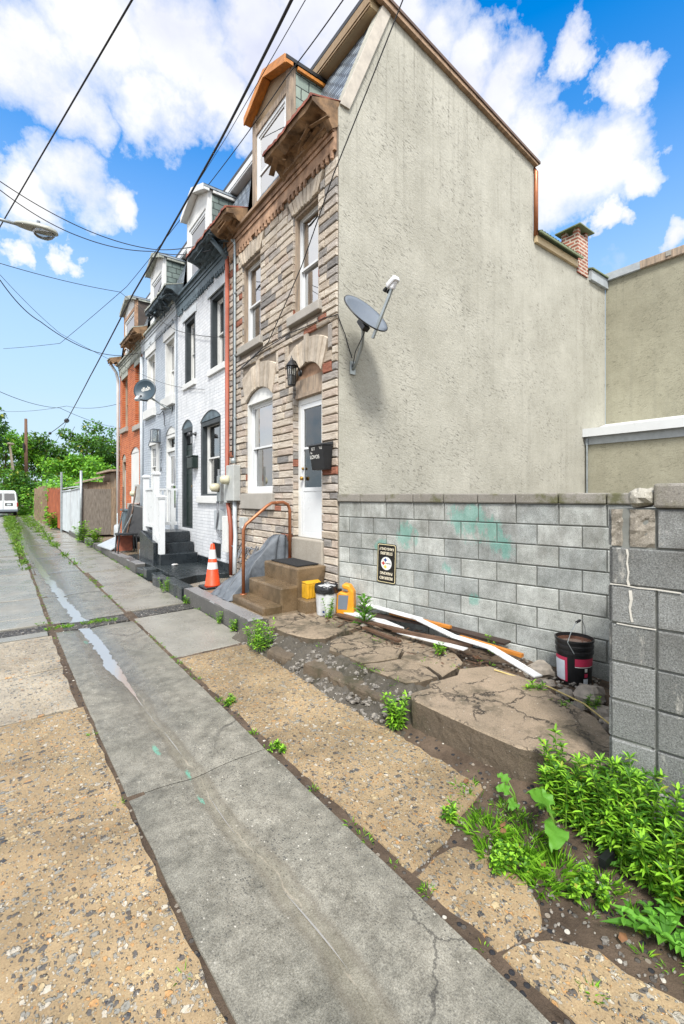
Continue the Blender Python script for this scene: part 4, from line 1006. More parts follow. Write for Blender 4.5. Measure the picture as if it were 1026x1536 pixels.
# ---- house 3: pale blue-grey brick
h3 = thing('rowhouse', (3.63,12.0,0), 'pale blue-grey painted brick house with white trimmed openings', 'house', ROW)
O3 = [(12.28,13.21,4.4,6.05), (14.19,15.21,4.37,6.1), (12.17,13.13,.95,3.6,.2), (14.04,15.05,1.95,3.5,.2)]
body(h3, 12.0, 15.76, mat['greybrick'], O3)
for a, b, c, d in O3[:2]:
    trim_band(h3, a, b, c, d, mat['white'])
    window(h3, a+.1, b-.1, c+.04, d-.1, mat['white'], .14, None, .5, glass='glass')
    q = MB(); q.box(XF-.03, XF-.003, a-.08, b+.08, d-.02, d+.2); q.build('lintel', mat['white'], h3)
    q = MB(); q.box(XF-.10, XF+.009, a-.1, b+.1, c-.26, c-.002); q.build('window_sill', mat['white'], h3, bevel=.008)
mb = MB(); frame_rect(mb, XF+.02, XF+.15, 12.172, 13.128, .952, 3.4, .1, .03); mb.box(XF+.02, XF+.14, 12.273, 13.027, 2.93, 3.02); dc = mb.build('door', mat['white'], h3)
mb = MB(); frame_rect(mb, XF+.08, XF+.12, 12.273, 13.027, .985, 2.92, .12); mb.box(XF+.085, XF+.115, 12.394, 12.906, 1.1, 1.4); mb.box(XF+.085, XF+.115, 12.394, 12.906, 2.0, 2.06); mb.build('door_leaf', mat['vinyl'], dc)
mb = MB(); mb.box(XF+.1, XF+.106, 12.394, 12.906, 1.401, 1.999); mb.box(XF+.1, XF+.106, 12.394, 12.906, 2.061, 2.8); mb.box(XF+.1, XF+.106, 12.273, 12.7, 3.021, 3.37); mb.build('door_panes', mat['glass'], dc)
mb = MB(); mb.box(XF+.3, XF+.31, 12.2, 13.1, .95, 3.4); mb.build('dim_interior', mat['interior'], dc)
arch_fill(h3, O3[2], XF+.02, XF+.12, mat['white']); arch_fill(h3, O3[3], XF+.02, XF+.12, mat['white'])
window(h3, 14.042, 15.048, 1.952, 3.3, mat['white'], .1, None, .5, glass='glass', grid=(4,2), fw=.09)
mb = MB(); mb.box(XF-.04, XF-.002, 13.72, 13.98, 1.95, 3.5); mb.build('window_casing', mat['white'], h3)
frieze(h3, 12.02, 15.74, mat['greytrim'])
q = MB(); q.box(3.50, 3.575, 12.02, 15.74, 6.722, 6.775); q.build('cornice_moulding', mat['greyrot'], h3)
cornice_chunk(h3, 12.01, 13.66, mat['darkrot'], mat['greyrot'], 5, droop=.05); cornice_chunk(h3, 15.1, 15.75, mat['rotwood'], mat['greyrot'], 6, droop=.05)
roof(h3, 12.001, 15.76, mat['slate'], mat['black'], mat['white'], mat['vinyl'])
dormer(h3, 13.65, 15.05, mat['white'], mat['cheekdark'], mat['slate'], mat['greyrot'], mat['white'], mat['vinyl'], 'glass')
tx = MB(); tx.box(3.621, 3.6295, 13.42, 13.66, 2.38, 3.2); nb = tx.build('number_plate', mat['greybrick'], h3)
for k, chh in enumerate('577A'): text('house_number', chh, .22, mat['blackletter'], (3.617,13.54,3.08-k*.2), (0,-1,0), (0,0,1), nb, sx=1.3)
q = MB(); q.tube([(3.59,12.1,6.5),(3.59,12.06,5.0),(3.58,12.05,3.0),(3.58,12.1,2.0)], .012, 6); q.tube([(3.58,15.65,6.2),(3.58,15.65,.3)], .05, 8); q.build('wall_pipe', mat['greytrim'], h3, smooth=True)
q = MB(); q.tube([(3.6,13.95,4.12),(3.6,13.6,4.05),(3.6,13.3,4.12),(3.6,13.15,3.95),(3.6,13.15,3.7),(3.6,13.05,3.66)], .01, 6); q.build('wall_cable', mat['cable'], h3)

# ---- house 4: orange-red brick, boarded
h4 = thing('rowhouse', (3.63,15.76,0), 'orange-red brick house at the row end with white boarded openings', 'house', ROW)
O4 = [(15.95,16.75,4.1,6.15), (17.95,18.85,4.24,6.12), (16.2,17.5,1.47,3.42,.2), (18.25,18.95,.92,3.3,.2)]
body(h4, 15.76, 19.3, mat['redbrick'], O4)
mb = MB(); mb.box(3.64, 8.4, 19.2, 19.3, -.05, 6.9); mb.prism([(3.7,6.9),(4.44,8.83),(8.4,8.24),(8.4,6.9)], 'y', 19.2, 19.3); mb.build('end_wall', mat['redbrick'], h4)
for a, b, c, d in O4[:2]:
    window(h4, a, b, c, d, mat['woodgrey'], .12, None, .5, glass='glass', fw=.09)
    q = MB(); q.box(XF-.03, XF-.003, a-.08, b+.08, d-.02, d+.2); q.build('lintel', mat['greyrot'], h4)
    q = MB(); q.box(XF-.09, XF+.009, a-.1, b+.1, c-.17, c-.002); q.build('window_sill', mat['sill'], h4, bevel=.008)
q = MB(); q.box(XF+.03, XF+.06, 16.202, 17.498, 1.472, 3.22); q.build('boarding', mat['white'], h4)
arch_fill(h4, O4[2], XF+.03, XF+.06, mat['white'])
q = MB(); q.box(XF-.09, XF+.009, 16.1, 17.6, 1.3, 1.468); q.build('window_sill', mat['sill'], h4, bevel=.008)
mb = MB(); frame_rect(mb, XF+.02, XF+.15, 18.252, 18.948, .922, 3.1, .1, .03); dc = mb.build('door', mat['woodgrey'], h4)
mb = MB(); mb.box(XF+.1, XF+.13, 18.353, 18.847, .955, 2.7); mb.build('door_leaf', mat['greytrim'], dc)
mb = MB(); mb.box(XF+.1, XF+.11, 18.353, 18.847, 2.72, 3.0); mb.build('transom_pane', mat['glassdark'], dc)
arch_fill(h4, O4[3], XF+.03, XF+.12, mat['greyrot'])
frieze(h4, 15.78, 19.28, mat['greyrot'])
q = MB(); q.box(3.50, 3.575, 15.78, 19.28, 6.722, 6.775); q.build('cornice_moulding', mat['greyrot'], h4)
cornice_chunk(h4, 15.77, 17.05, mat['rotwood'], mat['greyrot'], 7, droop=.06); cornice_chunk(h4, 19.0, 19.42, mat['rotwood'], mat['greyrot'], 8, droop=.06)
roof(h4, 15.761, 19.3, mat['slate'], mat['black'], mat['white'], mat['vinyl'])
dormer(h4, 17.1, 18.96, mat['frieze'], mat['cheekbrown'], mat['slate'], mat['greyrot'], mat['white'], mat['vinyl'], 'glass')
q = MB(); q.tube([(3.3,19.35,6.8),(3.5,19.34,6.5),(3.56,19.33,6.2),(3.56,19.33,.25)], .055, 10); dq = q.build('downspout', mat['white'], h4, smooth=True)
q = MB(); q.lathe([(.12,.0),(.14,.1),(.13,.45),(.09,.5)], (3.55,19.33,.12), 12); q.build('downspout_boot', mat['silverpaint'], dq, smooth=True)
q = MB(); q.box(3.46, 3.62, 15.88, 16.08, 1.5, 2.1); m4 = q.build('electric_meter', mat['meterbox'], h4, bevel=.01)
q = MB(); q.lathe([(.1,0),(.1,.05),(.09,.13),(.05,.16),(.01,.165)], (3.46,15.98,1.8), 16, Matrix.Rotation(-PI/2,3,'Y')); q.build('meter_dial', mat['cream'], m4, smooth=True)

# ---- buildings behind the lot
bb = thing('stucco_building', (11.5,0,0), 'tall olive-tan stucco building behind the lot with grey board coping', 'building')
q = MB(); q.box(11.503, 15.5, -6, 4.955, -.1, 6.80); q.build('wall', mat['stucco_back'], bb)
q = MB(); q.box(11.43, 15.6, -6.1, 4.2, 6.802, 6.98); cp = q.build('coping', mat['woodgrey'], bb, bevel=.01)
q = MB()
for y in (3.6, 2.4, 1.2, 0): q.box(11.415, 11.429, y, y+.1, 6.86, 6.97)
q.build('coping_brackets', mat['sill'], cp)
q = MB(); q.box(11.43, 15.6, 4.2, 4.99, 6.802, 6.97); q.build('coping_flashing', mat['silverpaint'], bb)
le = thing('lean_to', (10.52,0,0), 'low tan stucco lean-to with white boarded roof edge behind the block wall', 'building')
q = MB(); q.box(10.52, 11.50, -6, 4.955, -.1, 3.0); q.build('wall', mat['stucco_back'], le)
q = MB(); q.box(10.49, 10.519, -6.05, 4.957, 2.86, 3.06); q.build('fascia', mat['silverpaint'], le)
q = MB(); q.hexa([(10.40,-6.05,3.065),(11.5,-6.05,3.36),(11.5,4.95,3.36),(10.40,4.95,3.065),(10.40,-6.05,3.10),(11.5,-6.05,3.42),(11.5,4.95,3.42),(10.40,4.95,3.10)]); q.build('roof', mat['vinyl'], le)
q = MB(); q.box(10.38, 10.399, -6.05, 4.956, 3.03, 3.21); q.build('roof_edge', mat['vinyl'], le)
q = MB(); q.tube([(10.47,4.9,3.0),(10.47,4.9,0)], .02, 8); q.build('conduit', mat['galv'], le)
#@@WALL
# ------------------------------------------------------------------ block walls
W0, WD = Vector((3.63,4.96,0)), Vector((.2,-.98,0)).normalized()
WN = Vector((-WD.y, WD.x, 0)) * -1                       # faces the alley
if WN.x > 0: WN = -WN
def wp(t_, z, off=0): p = W0+WD*t_+WN*off; return (p.x, p.y, z)
def block(mb, org, dr, nr, t0, t1, z0, z1, out=.012, g=.005, ins=.006):
    def P_(t_, z, o): q = org+dr*t_+nr*o; return (q.x, q.y, z)
    j = lambda: R.uniform(-.0025, .0025)
    a, b, c, d = t0+g, t1-g, z0+g, z1-g
    o1 = out+R.uniform(-.003,.003)
    vs = [P_(a,c,-.01),P_(b,c,-.01),P_(b,d,-.01),P_(a,d,-.01),P_(a,c,o1-ins),P_(b,c,o1-ins),P_(b,d,o1-ins),P_(a,d,o1-ins),
          P_(a+ins+j(),c+ins+j(),o1),P_(b-ins+j(),c+ins+j(),o1),P_(b-ins+j(),d-ins+j(),o1),P_(a+ins+j(),d-ins+j(),o1)]
    mb.add(vs, [(k*4+i, k*4+(i+1)%4, (k+1)*4+(i+1)%4, (k+1)*4+i) for k in (0,1) for i in range(4)]+[(8,9,10,11)])
def wallbox(mb, org, dr, nr, t0, t1, z0, z1, o0, o1):
    def P_(t_, z, o): q = org+dr*t_+nr*o; return (q.x, q.y, z)
    mb.hexa([P_(t0,z0,o0),P_(t1,z0,o0),P_(t1,z0,o1),P_(t0,z0,o1),P_(t0,z1,o0),P_(t1,z1,o0),P_(t1,z1,o1),P_(t0,z1,o1)])
wt = thing('block_wall', (3.63,4.96,0), 'long grey cinder block wall with teal paint smears and mossy cap', 'wall')
mb = MB(); wallbox(mb, W0, WD, WN, .012, 3.66, -.3, 1.63, -.2, -.003); mb.build('wall_core', mat['joint'], wt)
mb = MB()
for k in range(9):
    z1 = 1.63-.2*k; z0 = z1-.2; t_ = .02
    nxt = .4 if k % 2 == 0 else .2
    while t_ < 3.62:
        e = min(nxt, 3.64); block(mb, W0, WD, WN, t_, e, z0, z1); t_ = e; nxt = e+.4
mb.build('blocks', mat['cmu'], wt)
mb = MB(); t_ = .0
while t_ < 3.4:
    L = min(.4, 3.45-t_); zz = R.uniform(-.004,.004)
    wallbox(mb, W0, WD, WN, t_+.004, t_+L-.004, 1.634, 1.735+zz, -.22, .035); t_ += L
mb.build('wall_cap', mat['cap'], wt, bevel=.012)
# nearer pier and short return wall
PW0 = Vector((2.57,1.08,0)); pt = thing('block_wall', (2.57,1.08,0), 'nearest dark weathered cinder block wall end beside the tall weeds', 'wall')
mb = MB(); wallbox(mb, PW0, WD, WN, .012, 2.6, -.2, 1.64, -.195, -.003); mb.build('wall_core', mat['joint'], pt)
mb = MB()
RD = Vector((1.85,.30,0)).normalized(); RN = Vector((RD.y,-RD.x,0)); RN = -RN      # return wall runs back to the long wall, seen from behind
for k in range(9):
    z1 = 1.64-.2*k; z0 = z1-.2
    if k == 1: js = [0,.4,.8,1.2,1.6,2.0,2.4]
    else: js = [0,.2,.6,1.0,1.4,1.8,2.2,2.6]
    for a, b in zip(js, js[1:]):
        if k == 0 and a == 0: continue
        block(mb, PW0, WD, WN, a, b, z0, z1, .014)
    js = [0 if k % 2 else .2, .4 if k % 2 else .6]
    t_ = 0; nxt = .4 if k % 2 else .2
    while t_ < 1.7: block(mb, PW0, RD, RN, t_, nxt, z0, z1, .012); t_ = nxt; nxt = min(1.72, nxt+.4)
mb.build('blocks', mat['cmu_old'], pt)
mb = MB(); wallbox(mb, PW0, RD, RN, .0, 1.72, -.2, 1.63, -.18, -.004); mb.build('return_core', mat['joint'], pt)
# split-face broken block and loose chunk on top of the pier
mb = MB(); n = 9; vs = []
for i in range(n+1):
    for q in range(n+1):
        a = .005+.19*i/n; z = 1.445+.19*q/n
        o = .012+.014*mnoise.noise(Vector((a*22, z*22, 1)))+.008*mnoise.noise(Vector((a*60, z*60, 1)))-(.03 if abs(a-.07) < .012 else 0)
        vs.append(tuple(PW0+WD*a+WN*o)[:2]+(z,))
mb.add(vs, [(i*(n+1)+q, i*(n+1)+q+1, (i+1)*(n+1)+q+1, (i+1)*(n+1)+q) for i in range(n) for q in range(n)]); mb.build('broken_block', concrete('broken_pale_block', '9a9488', '5f574c', .9, .3, bump=1.2), pt)
mb = MB(); 
c0 = PW0+WD*.13; mb.rock((c0.x+.04, c0.y, 1.695), .085, (1.0,.8,.62), 12, .16, 4); mb.build('loose_block', concrete('pale_mortar_lump', '8f8b80', 'aaa699', .9, .3, bump=1.2), pt)
mb = MB(); wallbox(mb, PW0, WD, WN, .19, 1.0, 1.643, 1.765, -.2, .03); wallbox(mb, PW0, WD, WN, 1.01, 2.6, 1.643, 1.76, -.2, .03); mb.build('wall_cap', mat['cap'], pt, bevel=.014)
mb = MB()
def vein(pts, w_):
    for (a, z), (b, z2) in zip(pts, pts[1:]):
        p = PW0+WD*a+WN*.017; q = PW0+WD*b+WN*.017
        mb.beam((p.x,p.y,z), (q.x,q.y,z2), w_*R.uniform(.7,1.4), .004, tuple(WN))
vein([(.075,1.43),(.08,1.40),(.076,1.36),(.083,1.31),(.078,1.27),(.085,1.245)], .008); vein([(.0,1.243),(.06,1.244),(.12,1.238),(.2,1.24),(.3,1.236)], .005)
vein([(.09,1.22),(.095,1.17),(.088,1.13),(.095,1.08),(.1,1.06)], .011); vein([(.03,1.042),(.1,1.04),(.2,1.041)], .006)
mb.build('mortar_drips', M('white_efflorescence', 'b9b6ad', .9, .1, 20), pt)
# sign hung upside down on the block wall
sc_ = Vector(wp(.815, .88, .0)); sx_, sz_ = WD.copy(), Vector((0,0,1))
tilt = math.radians(-1.5); sx_, sz_ = sx_*math.cos(tilt)+sz_*math.sin(tilt), sz_*math.cos(tilt)-sx_*math.sin(tilt)
sg = thing('parking_sign', tuple(sc_), 'black reserved parking sign hung upside down on the block wall', 'sign')
def panel(w_, h_, r, o0, o1, name, m, par, hole=None):
    pts = []
    for cx_, cz_, a0 in ((w_/2-r,h_/2-r,0),(-w_/2+r,h_/2-r,90),(-w_/2+r,-h_/2+r,180),(w_/2-r,-h_/2+r,270)):
        for k in range(5): a = math.radians(a0+k*22.5); pts.append((cx_+r*math.cos(a), cz_+r*math.sin(a)))
    mb = MB(); n = len(pts)
    P_ = lambda p, o: tuple(sc_+sx_*p[0]+sz_*p[1]+WN*o)
    mb.add([P_(p,o0) for p in pts]+[P_(p,o1) for p in pts], [tuple(range(n)), tuple(range(n,2*n))]+[(i,(i+1)%n,n+(i+1)%n,n+i) for i in range(n)])
    return mb.build(name, m, par)
panel(.285, .485, .028, .018, .024, 'sign_plate', mat['signblack'], sg)
panel(.268, .468, .022, .0242, .0248, 'sign_border', mat['gold'], sg)
panel(.254, .454, .018, .025, .0256, 'sign_face', mat['signblack'], sg)
up = -sz_; rt = -sx_
def st_text(s, size, dz, m=M('cream_lettering', 'e8dfc6', .5, .05, 9), dx=0, o=.0262, sx=1): text('lettering', s, size, m, tuple(sc_+up*dz+rt*dx+WN*o), tuple(rt), tuple(up), sg, .0006, sx, .005)
st_text('RESERVED', .050, .178, sx=.88); st_text('PARKING', .050, .120, sx=.9); st_text('STEELERS', .048, -.126, sx=.92); st_text('FANS ONLY', .046, -.18, sx=.88)
def disc(r, o, name, m, cx_=0, cz_=0, star=False):
    mb = MB(); n = 40; pts = []
    for k in range(n):
        a = 2*PI*k/n
        x, y = (r*math.cos(a)**3, r*math.sin(a)**3) if star else (r*math.cos(a), r*math.sin(a))
        pts.append(tuple(sc_+rt*(cx_+x)+up*(cz_+y)+WN*o))
    mb.add(pts, [tuple(range(n))]) if not star else mb.add(pts+[tuple(sc_+rt*cx_+up*cz_+WN*o)], [(i,(i+1)%n,n) for i in range(n)])
    return mb.build(name, m, sg)
disc(.083, .0262, 'emblem_ring', mat['dishgrey']); disc(.079, .0266, 'emblem_disc', mat['letter'])
disc(.034, .0272, 'emblem_star', mat['emyel'], .014, .042, True); disc(.034, .0272, 'emblem_star', mat['emred'], .044, .0, True); disc(.034, .0272, 'emblem_star', mat['emblue'], .014, -.042, True)
text('lettering', 'Steelers', .026, mat['blackletter'], tuple(sc_+rt*(-.028)+up*.0+WN*.0274), tuple(rt), tuple(up), sg, .0006, .9)
#@@OBJECTS
# ------------------------------------------------------------------ front steps, rail, tarp, cone
fs_ = thing('front_steps', (3.1,5.68,.19), 'stained brown concrete steps with copper pipe rail at the white storm door', 'steps')
q = MB(); q.box(2.63, 2.905, 5.2, 6.18, .15, .30); q.build('lower_step', mat['steps'], fs_, bevel=.025)
q = MB(); q.box(2.885, 3.16, 5.205, 6.175, .15, .515); q.build('middle_step', mat['steps'], fs_, bevel=.025)
q = MB(); q.hexa([(3.145,5.21,.15),(3.60,5.33,.15),(3.60,6.17,.15),(3.145,6.17,.15),(3.13,5.2,.745),(3.60,5.2,.745),(3.60,6.17,.745),(3.13,6.17,.745)]); q.build('landing', mat['steps'], fs_, bevel=.022)
q = MB(); q.tube([(2.76,6.08,.29),(2.76,6.08,1.22),(2.80,6.08,1.30),(3.14,6.09,1.56),(3.22,6.09,1.605),(3.42,6.1,1.615),(3.5,6.1,1.58),(3.535,6.1,1.5),(3.535,6.1,.74)], .024, 12)
q.tube([(2.76,6.08,.298),(2.76,6.08,.312)], .05, 12); q.tube([(3.535,6.1,.743),(3.535,6.1,.757)], .045, 12); q.build('handrail', mat['copper'], fs_, smooth=True)
dm_ = MB(); dm_.slab([(3.19,5.3),(3.55,5.32),(3.57,6.05),(3.2,6.07)], .747, .765, .1, .004, .004); dm_.build('door_mat', mat['mat'], label='black rubber door mat on the top step', cat='door mat')
# tarp
tp = MB(); nu, nv = 70, 60; vs = []
sm_ = lambda t_: t_*t_*(3-2*t_) if 0 < t_ < 1 else (0. if t_ <= 0 else 1.)
for i in range(nu+1):
    u = i/nu
    for k in range(nv+1):
        v = k/nv
        x = 2.58+.98*v; y = 6.19+.92*u*(1-.25*(1-v))
        hgt = .93*min(1, (max(0, v-.02)/.86))**.85
        ey = sm_(min(u/.10, 1))*.97+.03; ey *= 1-.75*sm_((u-.35)/.65)*(.35+.65*v)
        z = .2+hgt*ey*(1-.25*u)
        a_ = math.atan2(u-.2, 1.05-v)
        fold = .022*math.sin(a_*17+3*mnoise.noise(Vector((u*2.2,v*2.2,1))))+.035*mnoise.noise(Vector((u*4,v*5,7)))
        w_ = min(1, (z-.2)*6)
        vs.append((x-fold*w_*.9+.03*mnoise.noise(Vector((u*5,3,2)))*(v < .1), y+fold*w_*.9*(u < .3), max(.199, z+fold*w_*.5)))
tp.add(vs, [(i*(nv+1)+k, i*(nv+1)+k+1, (i+1)*(nv+1)+k+1, (i+1)*(nv+1)+k) for i in range(nu) for k in range(nv)])
o = tp.build('tarp', mat['tarp'], smooth=True, label='grey blue cloth tarp slumped beside the concrete steps', cat='tarp')
m_ = o.modifiers.new('thickness', 'SOLIDIFY'); m_.thickness = .006
cn = thing('traffic_cone', (2.80,7.38,.19), 'orange traffic cone with two white bands on the broken pavement', 'traffic cone')
q = MB(); q.slab([(2.62,7.2),(2.98,7.2),(2.98,7.56),(2.62,7.56)], .185, .225, .3, .0, .01); q.build('cone_base', mat['black'], cn, bevel=.008)
rz = lambda z: .125-(z-.225)*.135
q = MB(); q.lathe([(rz(.225)+.01,.224),(rz(.24),.24),(rz(.9),.90),(rz(.92)-.008,.915)], (2.80,7.38,0), 28); q.build('cone_body', mat['cone'], cn, smooth=True)
for a, b in ((.50,.61),(.67,.82)):
    q = MB(); q.lathe([(rz(a)+.002,a),(rz(b)+.002,b)], (2.80,7.38,0), 28, cap=False); q.build('reflective_band', mat['reflect'], cn, smooth=True)
# black stoop with white railing
sp = thing('stoop', (3.2,11.1,.18), 'black painted stoop with white railing at the black front door', 'steps')
q = MB(); q.box(2.77, 3.60, 10.42, 10.72, .15, .42); q.build('step', mat['blackpaint'], sp, bevel=.012)
q = MB(); q.box(2.80, 3.605, 10.70, 11.02, .15, .64); q.build('step', mat['blackpaint'], sp, bevel=.012)
q = MB(); q.box(2.78, 3.61, 11.0, 11.98, .15, .87); q.build('landing', mat['blackpaint'], sp, bevel=.012)
q = MB(); q.hexa([(2.70,10.72,.15),(2.775,10.72,.15),(2.775,11.99,.15),(2.70,11.99,.15),(2.70,10.72,.66),(2.775,10.72,.66),(2.775,11.99,.86),(2.70,11.99,.86)]); q.build('side_panel', mat['blackpaint'], sp)
rl = MB()
def post(x, y, z0, z1, w_=.115, nm='railing_post'):
    q = MB(); q.box(x-w_/2, x+w_/2, y-w_/2, y+w_/2, z0, z1); q.box(x-w_/2-.02, x+w_/2+.02, y-w_/2-.02, y+w_/2+.02, z1, z1+.03)
    q.hexa([(x-w_/2-.03,y-w_/2-.03,z1+.03),(x+w_/2+.03,y-w_/2-.03,z1+.03),(x+w_/2+.03,y+w_/2+.03,z1+.03),(x-w_/2-.03,y+w_/2+.03,z1+.03),(x-w_/2+.01,y-w_/2+.01,z1+.075),(x+w_/2-.01,y-w_/2+.01,z1+.075),(x+w_/2-.01,y+w_/2-.01,z1+.075),(x-w_/2+.01,y+w_/2-.01,z1+.075)])
    return q.build(nm, mat['vinyl'], sp)
post(2.83, 10.55, .42, 1.66, .12); post(2.83, 11.0, .64, 2.20, .125); post(2.83, 11.92, .87, 2.16, .125)
q = MB(); q.box(2.795, 2.865, 11.07, 11.85, 1.86, 1.91); q.box(2.80, 2.86, 11.07, 11.85, .98, 1.04)
for k in range(9): y = 11.11+k*.088; q.box(2.812, 2.848, y-.018, y+.018, 1.041, 1.859)
q.build('railing', mat['vinyl'], sp)
q = MB(); q.beam((2.83,10.62,1.5), (2.83,10.93,1.82), .06, .06); q.beam((2.83,10.62,.58), (2.83,10.93,.86), .06, .06); q.build('stair_rail', mat['vinyl'], sp)
q = MB(); q.box(2.9, 3.58, 11.885, 11.955, 1.86, 1.91); q.box(2.9, 3.58, 11.89, 11.95, .98, 1.06); q.box(3.42, 3.5, 11.88, 11.96, .87, 1.86)
for k in range(5): x = 2.98+k*.1; q.box(x-.018, x+.018, 11.9, 11.936, 1.061, 1.859)
q.build('railing', mat['vinyl'], sp)
# lantern and wall lamps
ln = thing('wall_lantern', (3.6,5.86,3.5), 'black glazed lantern hung under the stone arch beside the white storm door', 'lamp')
cx_, cy_ = 3.44, 5.88
q = MB()
for a in range(6):
    t0, t1 = a*PI/3, (a+1)*PI/3
    p0, p1 = (cx_+.075*math.cos(t0), cy_+.075*math.sin(t0)), (cx_+.075*math.cos(t1), cy_+.075*math.sin(t1)); r0, r1 = .055/.075, 1
    b0 = (cx_+(p0[0]-cx_)*r0, cy_+(p0[1]-cy_)*r0); b1 = (cx_+(p1[0]-cx_)*r0, cy_+(p1[1]-cy_)*r0)
    q.beam((*b0,3.36), (*p0,3.63), .012, .012, (0,1,.1)); q.beam((*b0,3.36), (*b1,3.36), .012, .012); q.beam((*p0,3.63), (*p1,3.63), .014, .014)
    m0 = tuple((u_+v_)/2 for u_, v_ in zip((*b0,3.36), (*p0,3.63))); m1 = tuple((u_+v_)/2 for u_, v_ in zip((*b1,3.36), (*p1,3.63))); q.beam(m0, m1, .008, .008)
    q.beam(tuple((u_+v_)/2 for u_, v_ in zip((*b0,3.36),(*b1,3.36))), tuple((u_+v_)/2 for u_, v_ in zip((*p0,3.63),(*p1,3.63))), .008, .008, (0,1,.1))
q.lathe([(.05,3.345),(.05,3.358)], (cx_,cy_,0), 6); q.build('lantern_frame', mat['black'], ln)
q = MB(); q.lathe([(.098,3.635),(.085,3.65),(.05,3.70),(.04,3.715),(.018,3.73),(.022,3.75),(.008,3.77),(.004,3.80)], (cx_,cy_,0), 12); q.build('lantern_roof', mat['black'], ln, smooth=True)
q = MB(); q.lathe([(.05,3.362),(.07,3.628)], (cx_,cy_,0), 6, cap=False); q.build('lantern_glass', mat['lampglass'], ln)
q = MB(); q.tube([(3.60,5.88,3.55),(3.54,5.88,3.66),(3.5,5.88,3.72),(3.44,5.88,3.74)], .012, 8); q.lathe([(.05,0),(.05,.02),(.03,.03)], (3.60,5.88,3.56), 16, Matrix.Rotation(-PI/2,3,'Y')); q.build('lantern_bracket', mat['black'], ln, smooth=True)
q = MB(); q.lathe([(.012,3.37),(.02,3.42),(.028,3.48),(.012,3.53)], (cx_,cy_,0), 12); q.build('bulb', mat['letter'], ln, smooth=True)
l3 = thing('wall_lamp', (3.6,13.68,3.3), 'square glass wall lamp above the house number on the pale blue-grey house', 'lamp')
q = MB(); 
for xx in (3.4, 3.582):
    for yy in (13.6, 13.832): q.box(xx, xx+.018, yy, yy+.018, 3.281, 3.62)
q.box(3.4, 3.6, 13.6, 13.85, 3.262, 3.28); q.box(3.4, 3.6, 13.6, 13.85, 3.622, 3.64); q.box(3.601, 3.628, 13.6, 13.85, 3.26, 3.64); q.build('lamp_frame', mat['dishgrey'], l3)
q = MB(); q.box(3.41, 3.595, 13.61, 13.84, 3.285, 3.615); q.build('lamp_glass', mat['lampglass'], l3)
l2 = thing('wall_lamp', (3.6,10.75,3.15), 'small dark wall lamp between the black door and its window', 'lamp')
q = MB(); q.lathe([(.05,0),(.05,.02),(.02,.05),(.02,.12)], (3.626,10.62,3.17), 12, Matrix.Rotation(-PI/2,3,'Y')); q.build('lamp_arm', mat['blackmetal'], l2, smooth=True)
q = MB(); q.lathe([(.02,.04),(.05,.02),(.07,-.05),(.065,-.06)], (3.48,10.62,3.17), 12); q.build('lamp_shade', mat['blackmetal'], l2, smooth=True)
# mailboxes
mbx = thing('mailbox', (3.55,5.15,2.07), 'black mailbox with white handwriting on the stone wall beside the door', 'mailbox')
Ya, Yb = 5.03, 5.40
q = MB(); q.hexa([(3.47,Ya+.03,2.07),(3.585,Ya+.03,2.07),(3.585,Yb-.03,2.07),(3.47,Yb-.03,2.07),(3.425,Ya,2.40),(3.585,Ya,2.40),(3.585,Yb,2.40),(3.425,Yb,2.40)]); q.build('mailbox_body', mat['black'], mbx, bevel=.008)
q = MB(); q.hexa([(3.405,Ya-.012,2.395),(3.586,Ya-.012,2.405),(3.586,Yb+.012,2.405),(3.405,Yb+.012,2.395),(3.41,Ya-.008,2.415),(3.586,Ya-.008,2.455),(3.586,Yb+.008,2.455),(3.41,Yb+.008,2.415)]); q.build('mailbox_lid', mat['blackmetal'], mbx, bevel=.004)
fx = lambda z: 3.4265+(2.40-z)*(.045/.33)
for s_, sz, y, z in (('877', .06, 5.28, 2.355), ('Val', .055, 5.10, 2.36), ('La', .04, 5.335, 2.305), ('LOVOS', .072, 5.265, 2.245)):
    text('handwriting', s_, sz, mat['letter'], (fx(z)-.002, y, z), (0,-1,0), (-.135,0,1), mbx, .001)
mb2 = thing('mailbox', (3.55,10.63,2.35), 'small dark green mailbox between black door and lower window', 'mailbox')
q = MB(); q.box(3.47, 3.625, 10.46, 10.80, 2.36, 2.62); q.build('mailbox_body', mat['blackdoor'], mb2, bevel=.02)
q = MB(); q.box(3.455, 3.626, 10.45, 10.81, 2.622, 2.66); q.build('mailbox_lid', mat['blackdoor'], mb2, bevel=.012)

